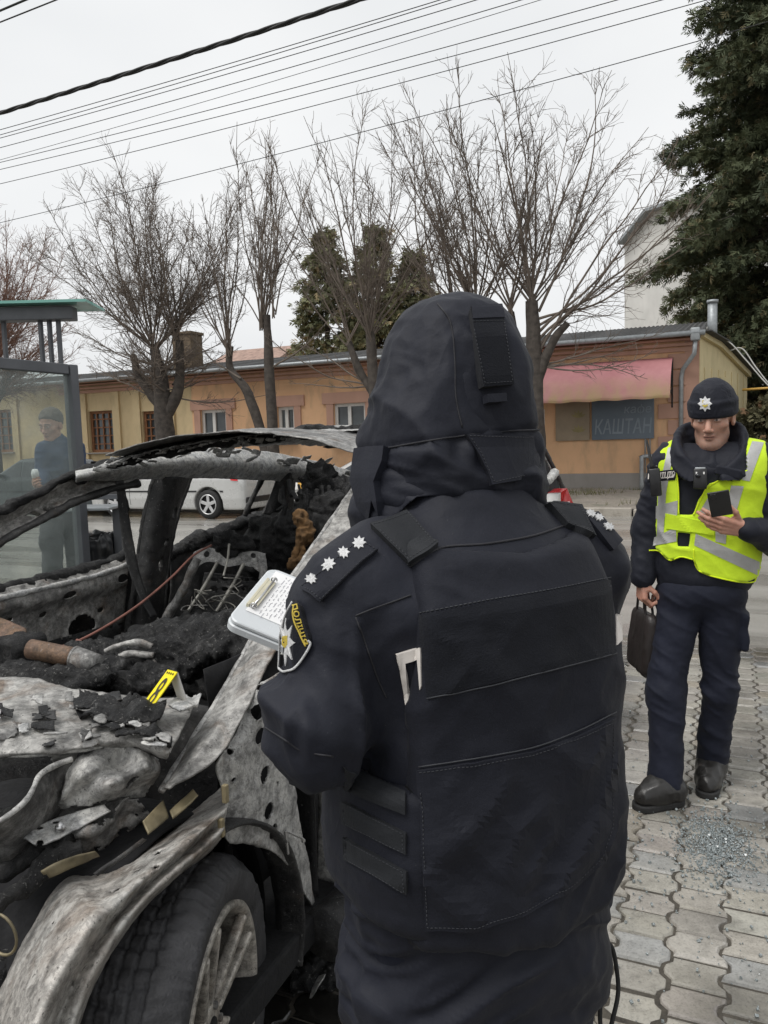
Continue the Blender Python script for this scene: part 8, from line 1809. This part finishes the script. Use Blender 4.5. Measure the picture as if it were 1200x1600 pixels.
def make_car(name, label, base, ang, paint, kind='wagon', group='cars parked across the street'):
    """parked passenger car, built nose towards +x, then set down on the road"""
    T = thing(name, (0, 0, 0), label, 'car', group)
    L, Wd = 4.5, .88
    if kind == 'wagon': up = [(-2.25, .62), (-2.22, .88), (-2.05, 1.02), (-1.95, 1.18), (-1.55, 1.44), (-.6, 1.50), (.1, 1.47), (.85, 1.10), (.98, 1.03), (1.75, .93), (2.15, .78), (2.25, .55)]
    else: up = [(-2.25, .62), (-2.2, .90), (-1.9, .99), (-1.45, 1.03), (-.85, 1.36), (-.3, 1.46), (.2, 1.43), (.95, 1.06), (1.05, 1.0), (1.75, .92), (2.15, .76), (2.25, .55)]
    ux = np.array([a for a, _ in up]); uz = np.array([b for _, b in up])
    rw, ax = .325, (-1.33, 1.36)
    def body(q):
        x, y, z = q.T; top = np.interp(x, ux, uz); hw = Wd - .30 * np.clip((z - .88), 0, 1) ** 1.0 * .75 - .10 * np.clip((np.abs(x) - 1.75) / .5, 0, 1) ** 2 - .05 * np.clip((.45 - z) / .3, 0, 1)
        d = smax(z - top, np.abs(y) - hw, .16); d = smax(d, np.abs(x) - 2.24, .12); d = smax(d, .20 - z, .06)
        for a in ax: d = smax(d, -smax(np.hypot(x - a, z - .33) - .385, .58 - np.abs(y), .02), .015)
        return d * .8
    V, F = mesh_sdf(body, (-2.4, -1.0, .1), (2.4, 1.0, 1.6), .028); link('body', mesh_np('body', V, F), paint, T)
    def gl(poly, y0, nm='window', m=MT['carglass'], h=.004, th=.004, parent=T):
        """poly in x,z dropped on the body side (y0=+-1)"""
        bm = bmesh.new(); vs = [bm.verts.new((a, b, 0)) for a, b in poly]; bmesh.ops.contextual_create(bm, geom=vs); pl = np.array(poly)
        for x in np.arange(pl[:, 0].min() + .08, pl[:, 0].max(), .08): bmesh.ops.bisect_plane(bm, geom=bm.verts[:] + bm.edges[:] + bm.faces[:], plane_co=(x, 0, 0), plane_no=(1, 0, 0))
        for z in np.arange(pl[:, 1].min() + .07, pl[:, 1].max(), .07): bmesh.ops.bisect_plane(bm, geom=bm.verts[:] + bm.edges[:] + bm.faces[:], plane_co=(0, z, 0), plane_no=(0, 1, 0))
        bm.normal_update(); bm.verts.index_update(); A = np.array([v.co[:] for v in bm.verts]); FF = []
        for f in bm.faces:
            ii = [v.index for v in f.verts]; FF.append(ii if (f.normal.z > 0) == (y0 < 0) else ii[::-1])
        bm.free(); p = np.stack([A[:, 0], np.full(len(A), 1.2 * y0), A[:, 1]], 1); d = np.array([0, -y0, 0.])
        for _ in range(60): p = p + d * (body(p) * .9)[:, None]
        okp = np.abs(body(p)) < .03; FF = [f for f in FF if all(okp[i] for i in f)]
        n = grad(body, p, 3e-3); N = len(p); ed = {(f[i], f[(i + 1) % len(f)]) for f in FF for i in range(len(f))}
        VV = np.concatenate([p + n * (h + th), p - n * .02]); FF = FF + [[i + N for i in f[::-1]] for f in FF] + [[a, b, b + N, a + N][::-1] for a, b in ed if (b, a) not in ed]
        return link(nm, mesh_np(nm, VV, FF, False), m, parent)
    tr = MT['plastic']
    for s in (-1, 1):
        if kind == 'wagon': W_ = [[(.05, 1.0), (.78, 1.0), (.12, 1.38), (.05, 1.40)], [(-.02, 1.0), (-.02, 1.40), (-.85, 1.42), (-.95, 1.02)], [(-1.02, 1.02), (-.93, 1.41), (-1.40, 1.38), (-1.72, 1.06)]]
        else: W_ = [[(.05, .98), (.85, .99), (.22, 1.34), (.05, 1.36)], [(-.02, .98), (-.02, 1.36), (-.70, 1.31), (-1.05, 1.0)]]
        for w_ in W_: gl(w_, s)
        for x0 in (.72, -.30): gl([(x0 - .18, .90), (x0, .90), (x0, .925), (x0 - .18, .925)], s, 'door_handle', tr if paint != MT['dark_paint'] else paint, .02, .012)
        gl([(-1.75, .60), (1.7, .60), (1.7, .635), (-1.75, .635)], s, 'rub_strip', tr, .004, .008)
        gl([(-2.12, .84), (-1.96, .86), (-1.93, 1.04), (-2.03, 1.03)], s, 'tail_lamp', MT['redlens'], .006, .01)
        gl([(1.80, .66), (2.10, .62), (2.02, .74), (1.80, .80)], s, 'headlight', MT['whitelens'], .006, .01); gl([(1.70, .68), (1.79, .67), (1.79, .80), (1.70, .81)], s, 'indicator', MT['amber'], .006, .01)
        for x0 in (.90, .0, -1.0):
            if x0 > -1.0: gl([(x0 - .006, .3), (x0 + .006, .3), (x0 + .006, .98), (x0 - .006, .98)], s, 'door_gap', MT['pitch'], .0005, .001)
        mb = MB(); mb.box((.70, s * .96, 1.02), (.07, .09, .055), None, .03); V_ = np.concatenate(mb.v); link('wing_mirror', mesh_np('wing_mirror', V_, mb.f, True), paint, T)
    # windscreens
    for (x0, z0, x1, z1, nm) in ((.92, 1.07, .14, 1.45, 'windscreen'), (-2.0, 1.12, -1.62, 1.40, 'rear_window') if kind == 'wagon' else (-1.42, 1.06, -.9, 1.33, 'rear_window')):
        G_ = []; nx = 10
        for i in range(6):
            f = i / 5; x, z = x0 + (x1 - x0) * f, z0 + (z1 - z0) * f; hw = (.70 - .12 * f)
            G_.append([(x - math.copysign(.05, x0 + x1) * 0, y, z) for y in np.linspace(-hw, hw, nx)])
        A = np.array(G_).reshape(-1, 3); dr = np.array([math.copysign(1, x0 if abs(x0) > .5 else x1), 0, .9]); dr /= np.linalg.norm(dr); p = A + dr * .25
        for _ in range(50): p = p - dr * (body(p) * .85)[:, None]
        n = grad(body, p, 3e-3); F_ = gridF(nx - 1, 5); N = len(p); link(nm, mesh_np(nm, np.concatenate([p + n * .006, p - n * .01]), F_ + [[i + N for i in f[::-1]] for f in F_], True), MT['carglass'], T)
    for a in ax:
        for s in (-1, 1):
            W = bpy.data.objects.new('wheel', None); 
            mb = MB(); y1 = s * .70; y2 = s * .885; prof = [(.20, y1), (.30, y1), (rw, y1 + s * .03), (rw, y2 - s * .03), (.30, y2), (.225, y2)]
            th = np.arange(36) * math.pi / 18; Vt = np.array([[a + r_ * math.cos(t), y, .325 + r_ * math.sin(t)] for r_, y in prof for t in th]); Ft = [(i * 36 + q, i * 36 + (q + 1) % 36, (i + 1) * 36 + (q + 1) % 36, (i + 1) * 36 + q) for i in range(5) for q in range(36)]
            ty = link('wheel', mesh_np('wheel', Vt, np.array(Ft), True), MT['rubber'], T)
            m2 = MB(); m2.tube([(a, y2 - s * .05, .325), (a, y2 - s * .045, .325)], .215, 30); link('rim_well', mesh_np('rim_well', np.concatenate(m2.v), m2.f, False), MT['pitch'], ty)
            m3 = MB(); rt = np.linspace(0, 2 * math.pi, 37); m3.tube(np.array([(a + .215 * math.cos(t), y2 - s * .004, .325 + .215 * math.sin(t)) for t in rt]), .013, 6)
            for k in range(5):
                t = k * 2 * math.pi / 5 + .3; m3.bar((a + .03 * math.cos(t), y2 - s * .02, .325 + .03 * math.sin(t)), (a + .21 * math.cos(t), y2 - s * .015, .325 + .21 * math.sin(t)), .075, .02, up=(0, s, 0), bev=.008)
            m3.tube([(a, y2 - s * .04, .325), (a, y2 - s * .002, .325)], .05, 16); link('rim', mesh_np('rim', np.concatenate(m3.v), m3.f, False), MT['alloy'], ty)
    mb = MB(); mb.box((-2.235, 0, .86), (.012, .26, .055), None, .004); link('number_plate', mesh_np('number_plate', np.concatenate(mb.v), mb.f), MT['paper'], T)
    for xx in (-2.2, 2.2): mb = MB(); mb.box((xx, 0, .41), (.06, .72, .07), None, .03); link('bumper_strip', mesh_np('bumper_strip', np.concatenate(mb.v), mb.f), tr, T)
    T.location = base; T.rotation_euler = (0, 0, ang); return T
def build_parked():
    ang = math.atan2(RU[1], RU[0])
    n = 14.8; z = -.055
    def spot(px): p = PN(px, 790, n - .88) + RN * .88; p[2] = z; return p
    # white estate: rear wheel at picture x 325, nose to the left
    p = spot(325) + RU * 1.33
    make_car('estate_car', 'silver white estate car parked across the street, seen through the wrecked side windows', p, ang, MT['white_paint'])
    p2 = spot(432) - RU * 2.95
    p2 = spot(470) - RU * 1.75
    make_car('saloon_car', 'pale grey car parked behind the silver estate, mostly hidden by burnt pillars', p2, ang, MT['grey_paint'], 'saloon')
    p3 = spot(178) + RU * 3.0
    make_car('saloon_car', 'dark grey car behind the shelter glass and the person in blue', p3, ang, MT['dark_paint'], 'saloon')
build_parked()
